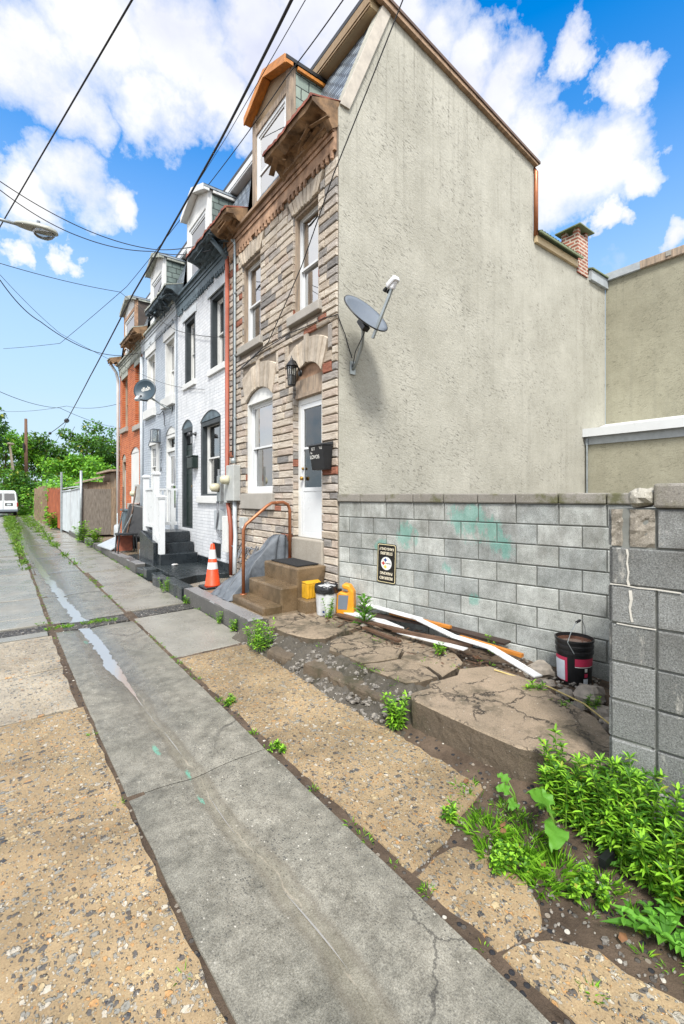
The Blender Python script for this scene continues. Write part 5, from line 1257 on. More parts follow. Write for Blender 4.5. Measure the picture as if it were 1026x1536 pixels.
# ------------------------------------------------------------------ satellite dishes
def dish(name, label, ctr, nrm, upv, ru, rv, wallpt, mt, back, lnb_dir, lnb_len, mast, wordmark=None):
    n_ = Vector(nrm).normalized(); u_ = Vector(upv); u_ = (u_-n_*u_.dot(n_)).normalized(); r_ = u_.cross(n_)
    c = Vector(ctr); t = thing(name, tuple(wallpt), label, 'satellite dish')
    q = MB(); rings = 7; n = 40; vs = []
    for side in (0, 1):
        for k in range(rings+1):
            f = k/rings
            for j in range(n):
                a = 2*PI*j/n; dp = -.085*(1-f*f)*1.0
                vs.append(c+r_*ru*f*math.cos(a)+u_*rv*f*math.sin(a)+n_*(dp-(.012 if side else 0)))
    fs = []
    for side in (0,1):
        o = side*(rings+1)*n
        fs += [(o+k*n+j, o+k*n+(j+1)%n, o+(k+1)*n+(j+1)%n, o+(k+1)*n+j) for k in range(1, rings) for j in range(n)]
        fs += [(o+n+j, o+n+(j+1)%n, o) for j in range(n)]
    e0, e1 = rings*n, (rings+1)*n+rings*n
    fs += [(e0+j, e0+(j+1)%n, e1+(j+1)%n, e1+j) for j in range(n)]
    q.add(vs, fs); rf = q.build('reflector', mt, t, smooth=True)
    q = MB()
    rim = [c+r_*ru*1.01*math.cos(2*PI*j/36)+u_*rv*1.01*math.sin(2*PI*j/36)-n_*.008 for j in range(37)]
    q.tube(rim, .009, 6, False); q.build('rim', mat['blackmetal'], rf, smooth=True)
    bk = c-n_*.10
    q = MB(); q.obox(bk-n_*.03-u_*rv*.25, r_*.05, u_*.09, n_*.035); q.build('back_bracket', mat['blackmetal'], t, bevel=.006)
    q = MB(); q.tube([tuple(p) for p in mast], .022, 12); q.build('mast', mat['galv'], t, smooth=True)
    wq = Vector(wallpt); q = MB()
    if wordmark: q.obox(wq, (.012,0,0), (0,.06,0), (0,0,.06))
    else: q.obox(wq, (.045,0,0), (0,.012,0), (0,0,.09))
    q.build('wall_plate', mat['galv'], t, bevel=.004)
    base = c-u_*rv*.98-n_*.03; tip = base+Vector(lnb_dir).normalized()*lnb_len
    ld = Vector(lnb_dir).normalized()
    q = MB(); q.beam(tuple(base-ld*.10), tuple(tip), .026, .04, tuple(n_)); q.build('feed_arm', mat['blackmetal'] if wordmark else mat['galv'], t, bevel=.004)
    q = MB(); q.beam(tuple(tip-ld*.06), tuple(tip+ld*.05), .06, .07, tuple(n_)); hd = tip+ld*.06
    tow = (c+n_*.05-hd).normalized()
    q.beam(tuple(hd-tow*.03+r_*0), tuple(hd+tow*.13), .10, .075, tuple(ld)); lb = q.build('feed_head', mat['reflect'] if not wordmark else mat['silverpaint'], t, bevel=.02)
    q = MB()
    for s_ in (-.03, .03): q.lathe([(.02,0),(.026,.05)], tuple(hd+tow*.12+r_*s_-ld*.02), 10, (tow-ld*.4).to_track_quat('Z','Y').to_matrix())
    q.build('feed_horn', mat['blackmetal'], lb)
    if wordmark:
        for w_, sz, du in wordmark:
            ra = r_ if r_.dot(Vector((0,-1,0))) > 0 else -r_
            to = text('lettering', w_, sz, mat['letter'], tuple(c+u_*du), tuple((ra+u_*.18).normalized()), tuple((u_-ra*.18).normalized()), rf, .001)
            for vv in to.data.vertices:
                pw = vv.co+OFF[rf]-c; hh = pw.dot(n_); fl = pw-n_*hh; f2 = (fl.dot(r_)/ru)**2+(fl.dot(u_)/rv)**2
                vv.co = c+fl+n_*(-.085*(1-f2)+.004+hh)-OFF[rf]
    q = MB(); p = [bk-u_*rv*.3, bk-u_*rv*.55+n_*(-.08), Vector(mast[-1])*.4+Vector(mast[0])*.6+Vector((-.03,-.01,-.02)), Vector(mast[0])+Vector((-.02,-.01,.03))]
    q.tube([tuple(v) for v in p], .006, 6); q.build('coax_cable', mat['cable'], t)
    return t
dish('satellite_dish', 'grey satellite dish tilted up on the cream stucco gable with white feed head', (3.74,4.50,4.06), (.092,-.791,.604), (0,.5,1), .33, .335, (3.86,4.945,3.47),
     mat['dishgrey'], None, (.04,-.33,.55), .56, [(3.86,4.93,3.45),(3.87,4.86,3.55),(3.83,4.70,3.72),(3.78,4.62,3.86),(3.745,4.605,3.97)])
dish('satellite_dish', 'dark round satellite dish with white lettering on the pale blue-grey house', (2.95,12.57,4.48), (-.62,-.78,.12), (0,.1,1), .285, .285, (3.60,12.5,4.05),
     mat['dishdark'], None, (-.55,-.55,-.1), .32, [(3.6,12.5,4.05),(3.45,12.52,4.08),(3.12,12.6,4.3),(3.02,12.64,4.4)], wordmark=[('dish', .15, .05)])

# ------------------------------------------------------------------ buckets, jugs, boards and rubble by the block wall
def cyl_patch(c, r0, r1, z0, z1, a0, a1, name, m, par, off=.003, n=16):
    q = MB(); vs = []
    for k in range(n+1):
        a = math.radians(a0+(a1-a0)*k/n)
        for z, r in ((z0, r0), (z1, r1)): vs.append((c[0]+(r+off)*math.cos(a), c[1]+(r+off)*math.sin(a), z))
    q.add(vs, [(2*k,2*k+1,2*k+3,2*k+2) for k in range(n)]); return q.build(name, m, par)
bk_ = thing('bucket', (3.98,1.97,.09), 'black bucket of rusty water with crimson labels standing among rubble by wall', 'bucket')
bc = (3.98,1.97); 
q = MB(); q.lathe([(.128,.09),(.132,.10),(.143,.36),(.150,.362),(.150,.385),(.145,.388),(.146,.41),(.153,.412),(.153,.432),(.148,.436),(.150,.462),(.157,.464),(.157,.48),(.148,.482),(.147,.44),(.14,.40)], (*bc,0), 36, cap=False); q.lathe([(.128,.089),(.001,.089)], (*bc,0), 36, cap=False); q.build('bucket_body', mat['black'], bk_, smooth=False)
q = MB(); q.lathe([(.147,.452),(.0,.452)], (*bc,0), 36, cap=False); q.build('rusty_water', mat['rustwater'], bk_)
rz2 = lambda z: .132+(z-.10)*.0423
va = math.degrees(math.atan2(-1.97,-3.98))
cyl_patch(bc, rz2(.13), rz2(.335), .13, .335, va-78, va-22, 'crimson_label', mat['pink'], bk_); cyl_patch(bc, rz2(.135), rz2(.305), .135, .305, va-76, va-30, 'white_label', mat['labelwhite'], bk_, .005)
cyl_patch(bc, rz2(.27), rz2(.335), .27, .335, va+2, va+75, 'crimson_label', mat['pink'], bk_); cyl_patch(bc, rz2(.262), rz2(.268), .262, .268, va+2, va+75, 'label_stripe', mat['letter'], bk_)
cyl_patch(bc, rz2(.23), rz2(.255), .225, .255, va+34, va+44, 'label_mark', mat['letter'], bk_); cyl_patch(bc, rz2(.18), rz2(.21), .18, .212, va+33, va+46, 'label_mark', mat['pink'], bk_); cyl_patch(bc, rz2(.13), rz2(.17), .125, .168, va+30, va+48, 'label_mark', mat['labelwhite'], bk_)
wv_ = Vector((-1.97,3.98,0)).normalized(); ba = Vector((*bc,.40)); tow_ = Vector((-.8965,-.443,0))
q = MB(); pts = []
e1 = ba+tow_*.155+wv_*.02; e2 = ba-tow_*.12-wv_*.12
pts = [ba+tow_*.158+Vector((0,0,-.02))+wv_*0.0, ba+tow_*.155+wv_*.05+Vector((0,0,.07)), ba+tow_*.10+wv_*.02+Vector((0,0,.16)), ba+tow_*.03-wv_*.02+Vector((0,0,.225)), ba-tow_*.04-wv_*.06+Vector((0,0,.23)), ba-tow_*.12-wv_*.085+Vector((0,0,.14)), ba-tow_*.14-wv_*.09+Vector((0,0,.05))]
q.tube([tuple(p) for p in pts], .0035, 6); q.build('wire_handle', mat['galv'], bk_)
q = MB(); q.tube([tuple(pts[3]*.9+pts[2]*.1), tuple(pts[3]*.4+pts[4]*.6)], .011, 8); q.build('handle_grip', mat['black'], bk_)
# white bucket with bin bag
wbk = thing('bucket', (3.30,4.77,.2), 'white plastic bucket lined with a black bin bag beside the concrete steps', 'bucket')
bc = (3.30,4.77)
q = MB(); q.lathe([(.118,.205),(.122,.212),(.140,.50),(.145,.502),(.145,.52),(.140,.522),(.14,.56)], (*bc,0), 36); q.build('bucket_body', mat['bucketwhite'], wbk, smooth=False)
q = MB(); n = 40; prof = [(.149,.485),(.152,.53),(.150,.575),(.142,.585),(.132,.57),(.11,.52),(.05,.5),(.001,.5)]; vs = []
for r, z in prof:
    for j in range(n):
        a = 2*PI*j/n; k = 1+.05*mnoise.noise(Vector((math.cos(a)*5, math.sin(a)*5, z*30))); vs.append((bc[0]+r*k*math.cos(a), bc[1]+r*k*math.sin(a), z+.02*mnoise.noise(Vector((math.cos(a)*4, math.sin(a)*4, z*9)))))
q.add(vs, [(i*n+j, i*n+(j+1)%n, (i+1)*n+(j+1)%n, (i+1)*n+j) for i in range(len(prof)-1) for j in range(n)]); q.build('bin_bag', mat['bag'], wbk, smooth=True)
va = math.degrees(math.atan2(-4.77,-3.30)); cyl_patch(bc, .124, .127, .25, .275, va-22, va-10, 'label_mark', mat['emblue'], wbk); cyl_patch(bc, .132, .1325, .35, .358, va+5, va+38, 'scuff', mat['dishgrey'], wbk)
# yellow jug and yellow crate piece
jg = thing('jerry_can', (3.49,4.66,.2), 'orange-yellow jerry can with grey label standing at the block wall foot', 'jerry can')
jc = Vector((3.50,4.62,0)); ja = Vector((.62,-.78,0)); jb = Vector((.78,.62,0))
def jp(a, b, z): p = jc+ja*a+jb*b; return (p.x,p.y,z)
q = MB(); 
pr_ = [(-.10,.20),(.10,.20),(.115,.24),(.115,.50),(.06,.585),(-.02,.60),(-.045,.575),(-.02,.535),(.03,.53),(.045,.50),(.02,.48),(-.07,.50),(-.105,.46),(-.115,.24)]
q.add([jp(a,-.07,z) for a,z in pr_]+[jp(a,.07,z) for a,z in pr_], [tuple(range(14))[::-1], tuple(range(14,28))]+[(i,(i+1)%14,14+(i+1)%14,14+i) for i in range(14)]); jbod = q.build('can_body', mat['yellow'], jg, bevel=.018)
q = MB(); q.hexa([jp(-.09,-.074,.28),jp(.03,-.074,.28),jp(.03,-.071,.28),jp(-.09,-.071,.28),jp(-.08,-.074,.46),jp(.05,-.074,.46),jp(.05,-.071,.46),jp(-.08,-.071,.46)]); q.build('can_label', mat['dishgrey'], jg)
q = MB(); q.lathe([(.03,.0),(.03,.035)], jp(-.085,0,.49), 12); q.build('cap', mat['black'], jg)
yc_ = thing('plastic_crate', (3.27,5.02,.3), 'yellow ribbed plastic crate behind the white bucket', 'crate')
q = MB(); q.box(3.16, 3.33, 5.00, 5.14, .37, .555)
for k in range(4): q.box(3.17+k*.04, 3.188+k*.04, 4.99, 4.999, .385, .545)
q.build('crate_side', mat['yellow2'], yc_, bevel=.008)
q = MB(); q.hexa([(3.16,5.0,.557),(3.38,5.0,.557),(3.42,5.14,.57),(3.16,5.14,.57),(3.16,5.0,.567),(3.38,5.0,.567),(3.42,5.14,.582),(3.16,5.14,.582)]); q.build('crate_rim', mat['yellow2'], yc_)
q = MB(); q.slab([(3.08,4.9),(3.34,4.92),(3.34,5.17),(3.1,5.16)], .2, .368, .05, .012, .015); q.build('concrete_block', mat['steps'], label='mossy concrete lump under the yellow crate', cat='concrete block')
def board(pts, w_, th, m, label, name='board'):
    q = MB()
    for a, b in zip(pts, pts[1:]): q.beam(a, b, w_, th)
    return q.build(name, m, label=label, cat='board', group='boards lying along the block wall')
board([(3.63,4.22,.26),(3.88,3.4,.27),(3.98,2.62,.26)], .13, .02, mat['boarddark'], 'dark wet plank lying closest to the block wall foot')
board([(3.70,4.55,.33),(3.72,3.55,.34)], .11, .010, mat['boardwhite'], 'white board on top of pile, upper end near the leafy thistle')
board([(3.71,3.56,.335),(3.55,2.95,.33),(3.60,2.55,.31),(3.46,2.0,.25)], .085, .010, mat['boardwhite'], 'bent chipped white trim strip reaching down towards the black bucket')
board([(3.50,4.72,.235),(3.56,4.1,.24),(3.50,3.66,.24)], .15, .014, mat['boardwhite'], 'wide white panel under the thistle, lowest of the white boards')
board([(3.40,3.55,.25),(3.50,2.75,.26)], .08, .010, mat['boardwhite'], 'short white strip in the middle of the wood pile')
board([(3.30,4.55,.25),(3.43,3.55,.265)], .07, .022, mat['boardbrown'], 'brown wet board running out from beneath the thistle')
board([(3.24,3.95,.235),(3.22,3.35,.235)], .05, .02, mat['boardbrown'], 'short brown stick at the outer edge of the wood pile')
board([(3.36,3.6,.27),(3.60,2.75,.28)], .05, .03, mat['boardbrown'], 'brown batten crossing over the cracked slab centre')
board([(3.66,2.95,.30),(3.72,2.3,.28)], .045, .03, mat['orange'], 'orange-brown split lath at lower end of the pile')
board([(3.74,4.05,.30),(3.82,3.2,.31)], .05, .03, mat['orange'], 'orange-brown lath tucked behind the white boards')
rk = [((3.72,1.72,.13),.13,(1.15,.8,.6),'big pale stone in front of the black bucket'),((3.55,1.55,.1),.085,(1,1,.6),'dark grey stone near the pier foot'),((3.62,1.86,.11),.07,(1,.9,.7),'bluish grey stone left of the big pale stone'),
      ((3.86,2.22,.13),.13,(1.2,.9,.6),'flat grey rubble slab left of the black bucket'),((3.50,1.70,.1),.06,(1,1,.7),'small dark stone by the dry straw stem'),((3.44,1.46,.08),.07,(1,1,.7),'rounded stone against the pier corner'),
      ((3.70,2.05,.11),.06,(1,1,.7),'small pale stone between bucket and flat slab'),((3.36,4.06,.22),.05,(1.5,.9,.4),'pale stone chip before the thistle')]
for i, (c, r, s_, lb) in enumerate(rk):
    q = MB(); q.rock(c, r, s_, 14, .18, i); q.build('stone', mat['rock'], label=lb, cat='stone', group='rubble stones by the bucket')
rs = MB()
for k in range(260):
    x, y = R.uniform(3.2,4.1), R.uniform(1.3,2.5)
    rs.rock((x, y, hill(x,y)+.03), R.uniform(.006,.02), (1.2,1,.6), 6, .3, k)
for k in range(700):
    y = R.uniform(.2,1.7); x = R.uniform(1.5,2.35); rs.rock((x, y, hill(x,y)+.004), R.uniform(.002,.009)+(.008 if R.random() > .96 else 0), (1.3,.9,.5), 6, .35, k)
for k in range(420):
    y = R.uniform(2.5,4.95); u = R.random(); x = 2.22+u*.4; r_ = R.uniform(.006,.03)
    rs.rock((x, y, -.02+.17*min(1,(u/.62))**.8), r_, (1.2,1,.7), 7, .35, k)
for k in range(200):
    y = R.uniform(1.9,5.0); x = R.choice((R.uniform(2.2,2.4), R.uniform(3.2,3.6))); rs.rock((x, y, .0 if x < 2.5 else .2), R.uniform(.004,.014), (1.2,.9,.6), 6, .2, k)
rs.build('loose_gravel', M('gravel_chips', '55514c', .8, .5, 40, .3, 60, h2='8d877d'), kind='stuff')
tag(C.objects['loose_gravel'], 'loose gravel and rubble chips on the soil', 'gravel')
db = MB()
for k in range(150):
    y = R.uniform(2.2,4.9); x = R.uniform(3.05,3.75); a = R.uniform(0,PI); L = R.choice((.012,.02,.03,.05)); d_ = Vector((math.cos(a), math.sin(a), R.uniform(-.1,.1)))
    c_ = Vector((x, y, .222 if x < 3.4 else .2)); db.beam(tuple(c_-d_*L), tuple(c_+d_*L), R.uniform(.006,.018), .004)
db.build('wood_chips', mat['boardbrown'], kind='stuff'); tag(C.objects['wood_chips'], 'small wood chips and splinters scattered round the boards', 'wood chips')
q = MB(); q.tube([(3.30,2.3,.25),(3.45,1.9,.2),(3.42,1.62,.18),(3.36,1.4,.12)], .006, 6); q.build('straw', mat['straw'], label='dry yellow straw stem lying over the rubble', cat='straw')
q = MB(); q.box(2.16, 2.25, .93, .96, .03, .07); o = q.build('litter', mat['black'], label='small black wrapper lying under the tall weeds', cat='litter')
for i, (x, y) in enumerate(((2.02,1.35),(2.06,1.38),(1.98,1.12),(2.2,1.72),(1.9,.75))):
    q = MB(); z = .012; q.add([(x-.022,y,z),(x,y-.012,z+.008),(x+.026,y+.006,z+.004),(x+.006,y+.02,z+.01),(x-.012,y+.018,z)], [(0,1,3,4),(1,2,3)]); q.build('dry_leaf', mat['deadleaf'], label='curled dry brown leaf on bare soil', cat='leaf', group='dry leaves on the soil')

# ------------------------------------------------------------------ clutter in front of the last houses
wr = thing('wheelbarrow', (3.1,14.6,.16), 'black wheelbarrow tipped upright against the brick house', 'wheelbarrow')
tb = [(2.75,14.15,.55),(3.2,13.95,.5),(3.3,14.75,.5),(2.85,14.95,.55),(2.95,14.3,1.5),(3.38,14.05,1.4),(3.45,14.75,1.4),(3.05,14.85,1.5)]
q = MB(); q.hexa(tb); q.build('tub', mat['blackmetal'], wr, bevel=.05)
q = MB(); q.tube([(2.8,14.1,.5),(3.0,14.2,1.3),(3.15,14.45,2.0)], .022, 8); q.tube([(2.75,15.0,.5),(2.9,15.0,1.3),(2.95,15.2,2.0)], .022, 8); q.build('handles', mat['boardbrown'], wr)
q = MB(); q.tube([(2.72,14.1,1.25),(2.66,14.5,.62),(2.74,14.95,1.2)], .018, 8); q.tube([(2.95,14.0,1.2),(2.70,14.2,.6)], .014, 8); q.build('legs', mat['galv'], wr)
q = MB(); q.lathe([(.17,-.04),(.19,0),(.17,.04)], (3.1,14.5,.36), 20, Matrix.Rotation(PI/2,3,'X')); q.build('wheel', mat['tyre'], wr, smooth=True)
ct = thing('garden_table', (2.6,13.6,.16), 'small black metal table at the kerb before the wheelbarrow', 'table')
q = MB(); q.box(2.45, 2.95, 13.3, 13.75, .66, .70); q.build('table_top', mat['blackmetal'], ct)
for x in (2.49, 2.91):
    for y in (13.34, 13.71): q = MB(); q.tube([(x,y,.66),(x+(.04 if x > 2.6 else -.03),y,.17)], .018, 6); q.build('leg', mat['blackmetal'], ct)
q = MB(); q.box(2.5, 2.9, 13.72, 13.74, .2, .62); q.build('mesh_panel', mat['rust'], ct)
q = MB(); q.hexa([(2.40,14.0,.2),(2.78,14.0,.45),(2.85,15.6,.45),(2.30,15.6,.2),(2.40,14.0,.23),(2.78,14.0,.48),(2.85,15.6,.48),(2.30,15.6,.23)]); q.build('sheet_metal', mat['silverpaint'], label='dented pale metal panel lying along the far kerb', cat='sheet metal')
q = MB(); q.box(2.9, 3.45, 12.55, 13.15, .16, .48); q.build('step_block', mat['walk'], bevel=.02, label='brown concrete step block left of the black stoop', cat='step')
pb = MB(); pb.lathe([(.09,.165),(.10,.18),(.10,.36),(.06,.40),(.03,.42)], (2.86,12.3,0), 16); pb.build('canister', mat['galv'], smooth=True, label='small silver canister beside the black stoop', cat='canister')
q = MB(); q.box(3.0, 3.55, 15.0, 15.7, .16, 1.25); q.box(2.96, 3.56, 14.96, 15.74, 1.252, 1.32); q.build('storage_box', mat['bluegrey'], bevel=.02, label='blue-grey lidded box behind the wheelbarrow', cat='box')
q = MB(); q.rock((3.02,10.2,.21), .05, (1.4,1,.5), 8, .2, 3); q.build('litter', mat['boardwhite'], label='crumpled white paper at the foot of the black stoop', cat='litter')
#@@FAR
# ------------------------------------------------------------------ fences, shed, van and poles beyond the row
pf = thing('fence', (3.2,21.1,0), 'grey weathered plywood fence panel between metal post and brick house', 'fence')
q = MB(); q.box(2.56, 3.62, 21.1, 21.13, .12, 2.02); q.build('plywood', mat['plywood'], pf)
q = MB()
for k in range(5): q.box(3.63+k*.15, 3.765+k*.15, 21.06+.02*(k % 2), 21.09+.02*(k % 2), .1, 2.05+.1*R.random())
q.build('upright_boards', mat['shedwood'], pf)
q = MB(); q.tube([(2.52,21.05,-.05),(2.52,21.05,2.75)], .05, 10); q.build('post', mat['galv'], pf, smooth=True)
sm = thing('metal_gate', (2.42,23.6,0), 'pale sheet metal gate of two leaves beside the plywood fence', 'gate')
for y0, y1 in ((21.15,23.5),(23.55,26.0)):
    q = MB(); xa, xb = 2.52-(y0-21.1)*.042, 2.52-(y1-21.1)*.042; n = 16; vs = []
    for k in range(n+1):
        f = k/n; x = xa+(xb-xa)*f+.02*(k % 2); y = y0+(y1-y0)*f; vs += [(x,y,.08),(x,y,2.05-.1*f)]
    q.add(vs, [(2*k,2*k+1,2*k+3,2*k+2) for k in range(n)]); q.build('gate_leaf', mat['sheetwhite'], sm)
q = MB(); q.tube([(2.28,26.05,-.05),(2.28,26.05,2.9)], .05, 8); q.build('post', mat['galv'], sm)
q = MB(); q.tube([(2.5,21.2,2.06),(2.42,23.5,1.98),(2.3,26,1.96)], .025, 6); q.build('top_rail', mat['sheetwhite'], sm)
rf = thing('fence', (2.2,29.5,0), 'rust-brown corrugated sheet fence beyond the pale metal gate', 'fence')
q = MB(); n = 36; vs = []
for k in range(n+1):
    f = k/n; vs += [(2.27-.13*f+.04*(k % 2), 26.1+6.9*f, .1), (2.27-.13*f+.04*(k % 2), 26.1+6.9*f, 2.1+.12*math.sin(k*2.3)+.1*f)]
q.add(vs, [(2*k,2*k+1,2*k+3,2*k+2) for k in range(n)]); q.build('rusty_sheet', mat['rustfence'], rf)
of = thing('fence', (2.1,37,0), 'old leaning timber fence overgrown with vines near the white van', 'fence')
q = MB()
for k in range(22):
    y = 33.2+k*.42; x = 2.12-.004*k; le_ = R.uniform(-.25,.05)
    q.beam((x,y,0), (x+le_*.4,y+le_,1.9+R.uniform(-.5,.5)), .3, .04, (0,1,0))
q.build('boards', mat['shedwood'], of); q = MB(); q.beam((2.15,33,.5),(2.05,42.3,.5),.05,.1); q.beam((2.12,33,1.5),(2.02,42.3,1.5),.05,.1); q.build('rails', mat['woodgrey'], of)
sd_ = thing('shed', (5.5,24,0), 'weathered timber shed with tar roof behind the plywood fence', 'shed')
q = MB(); q.box(3.85, 7.5, 21.6, 24.5, 0, 2.75); q.box(2.95, 3.849, 22.6, 24.5, 0, 2.35); q.build('wall', mat['shedwood'], sd_)
q = MB(); q.hexa([(3.6,21.4,2.78),(7.6,21.4,2.9),(7.6,24.7,2.9),(3.6,24.7,2.78),(3.6,21.4,2.86),(7.6,21.4,3.0),(7.6,24.7,3.0),(3.6,24.7,2.86)]); q.hexa([(2.7,22.4,2.3),(3.59,22.4,2.55),(3.59,24.7,2.55),(2.7,24.7,2.3),(2.7,22.4,2.36),(3.59,22.4,2.62),(3.59,24.7,2.62),(2.7,24.7,2.36)]); q.build('roof', mat['woodgrey'], sd_)
s2 = thing('shed', (4.0,30,0), 'low shed with pale metal roof behind the rusty fence', 'shed')
q = MB(); q.box(2.7, 6, 26.5, 32, 0, 2.1); q.build('wall', mat['rustfence'], s2)
q = MB(); q.hexa([(2.5,26.3,2.1),(6.2,26.3,2.75),(6.2,32.2,2.75),(2.5,32.2,2.1),(2.5,26.3,2.16),(6.2,26.3,2.82),(6.2,32.2,2.82),(2.5,32.2,2.16)]); q.build('roof', mat['sheetwhite'], s2)
# van seen from behind
vx, vy = -.02, 48.0
vn = thing('van', (vx,vy+2.4,0), 'white van parked at the far end of the alley, rear doors towards camera', 'van')
q = MB(); pr = [(-1.0,.45),(1.0,.45),(1.03,1.1),(.98,1.35),(.90,2.05),(.78,2.22),(-.78,2.22),(-.90,2.05),(-.98,1.35),(-1.03,1.1)]
q.prism([(vx+a, b) for a, b in pr], 'y', vy, vy+3.6); q.prism([(vx+a*.98, min(b, 1.3)) for a, b in ((-1.0,.45),(1.0,.45),(1.03,1.1),(.95,1.25),(-.95,1.25),(-1.03,1.1))], 'y', vy+3.6, vy+5.0); q.build('body', mat['vanpaint'], vn, bevel=.06)
for x0, x1 in ((-.82,-.08),(.08,.82)): q = MB(); q.hexa([(vx+x0,vy-.02,1.38),(vx+x1,vy-.02,1.38),(vx+x1,vy+.0,1.38),(vx+x0,vy+.0,1.38),(vx+x0*.94,vy-.02,1.98),(vx+x1*.94,vy-.02,1.98),(vx+x1*.94,vy+.0,1.98),(vx+x0*.94,vy+.0,1.98)]); q.build('rear_window', mat['glassdark'], vn, bevel=.02)
q = MB(); q.box(vx-.012, vx+.012, vy-.012, vy-.001, .62, 2.1); q.build('door_seam', mat['black'], vn)
for sx in (-1, 1): q = MB(); q.box(vx+sx*.99-.05, vx+sx*.99+.05, vy-.02, vy+.08, .85, 1.2); q.build('tail_lamp', mat['redlight'], vn)
q = MB(); q.box(vx-1.02, vx+1.02, vy-.16, vy-.01, .42, .62); q.build('bumper', mat['dishgrey'], vn, bevel=.03)
q = MB(); q.box(vx+.14, vx+.66, vy-.018, vy-.002, .92, 1.16); q.build('plate_recess', mat['black'], vn); q = MB(); q.box(vx+.24, vx+.56, vy-.026, vy-.019, .96, 1.11); q.build('number_plate', mat['greytrim'], vn)
for sx in (-1, 1):
    for yy in (vy+.9, vy+4.0):
        q = MB(); q.lathe([(.2,-.12),(.34,-.1),(.36,0),(.34,.1),(.2,.12)], (vx+sx*.85,yy,.36), 22, Matrix.Rotation(PI/2,3,'Y')); wq = q.build('wheel', mat['tyre'], vn, smooth=True)
q = MB(); q.box(vx-.75, vx+.75, vy+.1, vy+4.8, .28, .45); q.build('underbody', mat['black'], vn)
for sx in (-1, 1): q = MB(); q.prism([(vy+.6,1.4),(vy+2.9,1.4),(vy+2.9,1.95),(vy+.6,1.95)], 'x', vx+sx*.985-.012, vx+sx*.985+.012); q.build('side_window', mat['glassdark'], vn)
up_ = thing('utility_pole', (1.95,58.3,0), 'tall brown wooden utility pole beside the alley end', 'utility pole')
q = MB(); q.tube([(1.95,58.3,-.3),(1.93,58.3,5),(1.9,58.3,9.9)], [.19,.17,.13], 12); q.build('pole', mat['pole'], up_, smooth=True)
q = MB(); q.box(1.62, 1.78, 58.0, 58.6, 6.6, 7.3); q.build('junction_box', mat['black'], up_)
pl_ = thing('dead_trunk', (1.0,52,0), 'leaning bleached bare trunk behind the white van', 'dead tree')
q = MB(); q.tube([(1.15,56,0),(.95,56,2.6),(.75,56,4.6),(.5,56,6.9)], [.16,.14,.12,.1], 8); q.build('trunk', mat['palewood'], pl_)
q = MB(); q.rock((.55,56,6.95), .3, (1.1,1,.5), 8, .2, 2); q.build('broken_top', mat['palewood'], pl_)
# street lamp over the alley
sl_ = thing('street_lamp', (-1.6,10.9,0), 'grey cobra-head street lamp reaching over the alley from the left', 'street lamp')
q = MB(); q.tube([(-1.6,10.9,0),(-1.6,10.9,8.2)], [.15,.11], 12); q.build('pole', mat['pole'], sl_, smooth=True)
q = MB(); q.tube([(-1.55,10.9,6.7),(-.8,10.9,6.92),(-.1,10.72,6.92),(.22,10.63,6.88)], .03, 10); q.build('arm', mat['galv'], sl_, smooth=True)
la, lb_ = Vector((.18,10.64,6.88)), Vector((.86,10.26,6.74)); ld_ = (lb_-la).normalized()
Mx = ld_.to_track_quat('Z','Y').to_matrix()
q = MB(); prof = [(.045,0),(.075,.05),(.11,.18),(.13,.36),(.135,.5),(.12,.64),(.07,.74),(.01,.77)]; n = 16; vs = []
for r, z in prof:
    for j in range(n):
        a = 2*PI*j/n; p = Vector((r*math.cos(a)*1.15, 0, 0)); side = ld_.cross(Vector((0,0,1))).normalized(); upv = side.cross(ld_)
        h_ = math.sin(a)*r*(.75 if math.sin(a) > 0 else .35); vs.append(la+ld_*z+side*math.cos(a)*r*1.2+upv*h_)
q.add(vs, [(i*n+j, i*n+(j+1)%n, (i+1)*n+(j+1)%n, (i+1)*n+j) for i in range(len(prof)-1) for j in range(n)]+[tuple(range(n)), tuple(range((len(prof)-1)*n, len(prof)*n))]); hd_ = q.build('lamp_head', mat['lampgrey'], sl_, smooth=True)
side = ld_.cross(Vector((0,0,1))).normalized(); upv = side.cross(ld_)
q = MB(); vs = []; prof = [(1.0,-.03),(.98,-.06),(.8,-.12),(.5,-.155),(.05,-.165)]
for r, z in prof:
    for j in range(n): a = 2*PI*j/n; vs.append(la+ld_*(.52+.2*r*math.cos(a))+side*.13*r*math.sin(a)+upv*z)
q.add(vs, [(i*n+j, i*n+(j+1)%n, (i+1)*n+(j+1)%n, (i+1)*n+j) for i in range(len(prof)-1) for j in range(n)]); q.build('lamp_lens', mat['lampglass'], hd_, smooth=True)
q = MB(); q.lathe([(.03,0),(.03,.06),(.01,.07)], tuple(la+ld_*.4+upv*.095), 10); q.build('photocell', mat['dishgrey'], hd_)
# overhead cables
def cable(pts, r, label, sag=0, m='cable', n=14):
    out = []
    for i, (a, b) in enumerate(zip(pts, pts[1:])):
        a, b = Vector(a), Vector(b); s_ = sag if not hasattr(sag, '__len__') else sag[i]
        for k in range(n+(1 if i == len(pts)-2 else 0)):
            f = k/n; p = a.lerp(b, f); p.z -= s_*4*f*(1-f); out.append(tuple(p))
    q = MB(); q.tube(out, r, 6); return q.build('cable', mat[m], smooth=True, label=label, cat='cable', group='overhead cables')
def at(px, py, d): a, b = ray(px); return (d*a, d*b, 1.7+(745-py)/F_*d)
def ex(p, q, k): p, q = Vector(p), Vector(q); return tuple(q+(q-p)*k)
a, b = at(0,340,8.9), at(198,0,4.86); cable([ex(b,a,1.2), a, b, ex(a,b,2)], .011, 'single dark cable crossing the upper left sky above the street lamp')
main = [at(452,-30,4.6), at(330,212,7.0), at(200,440,10.9), at(135,565,16), at(100,631,22.4), at(75,650,30), at(38,672,57)]
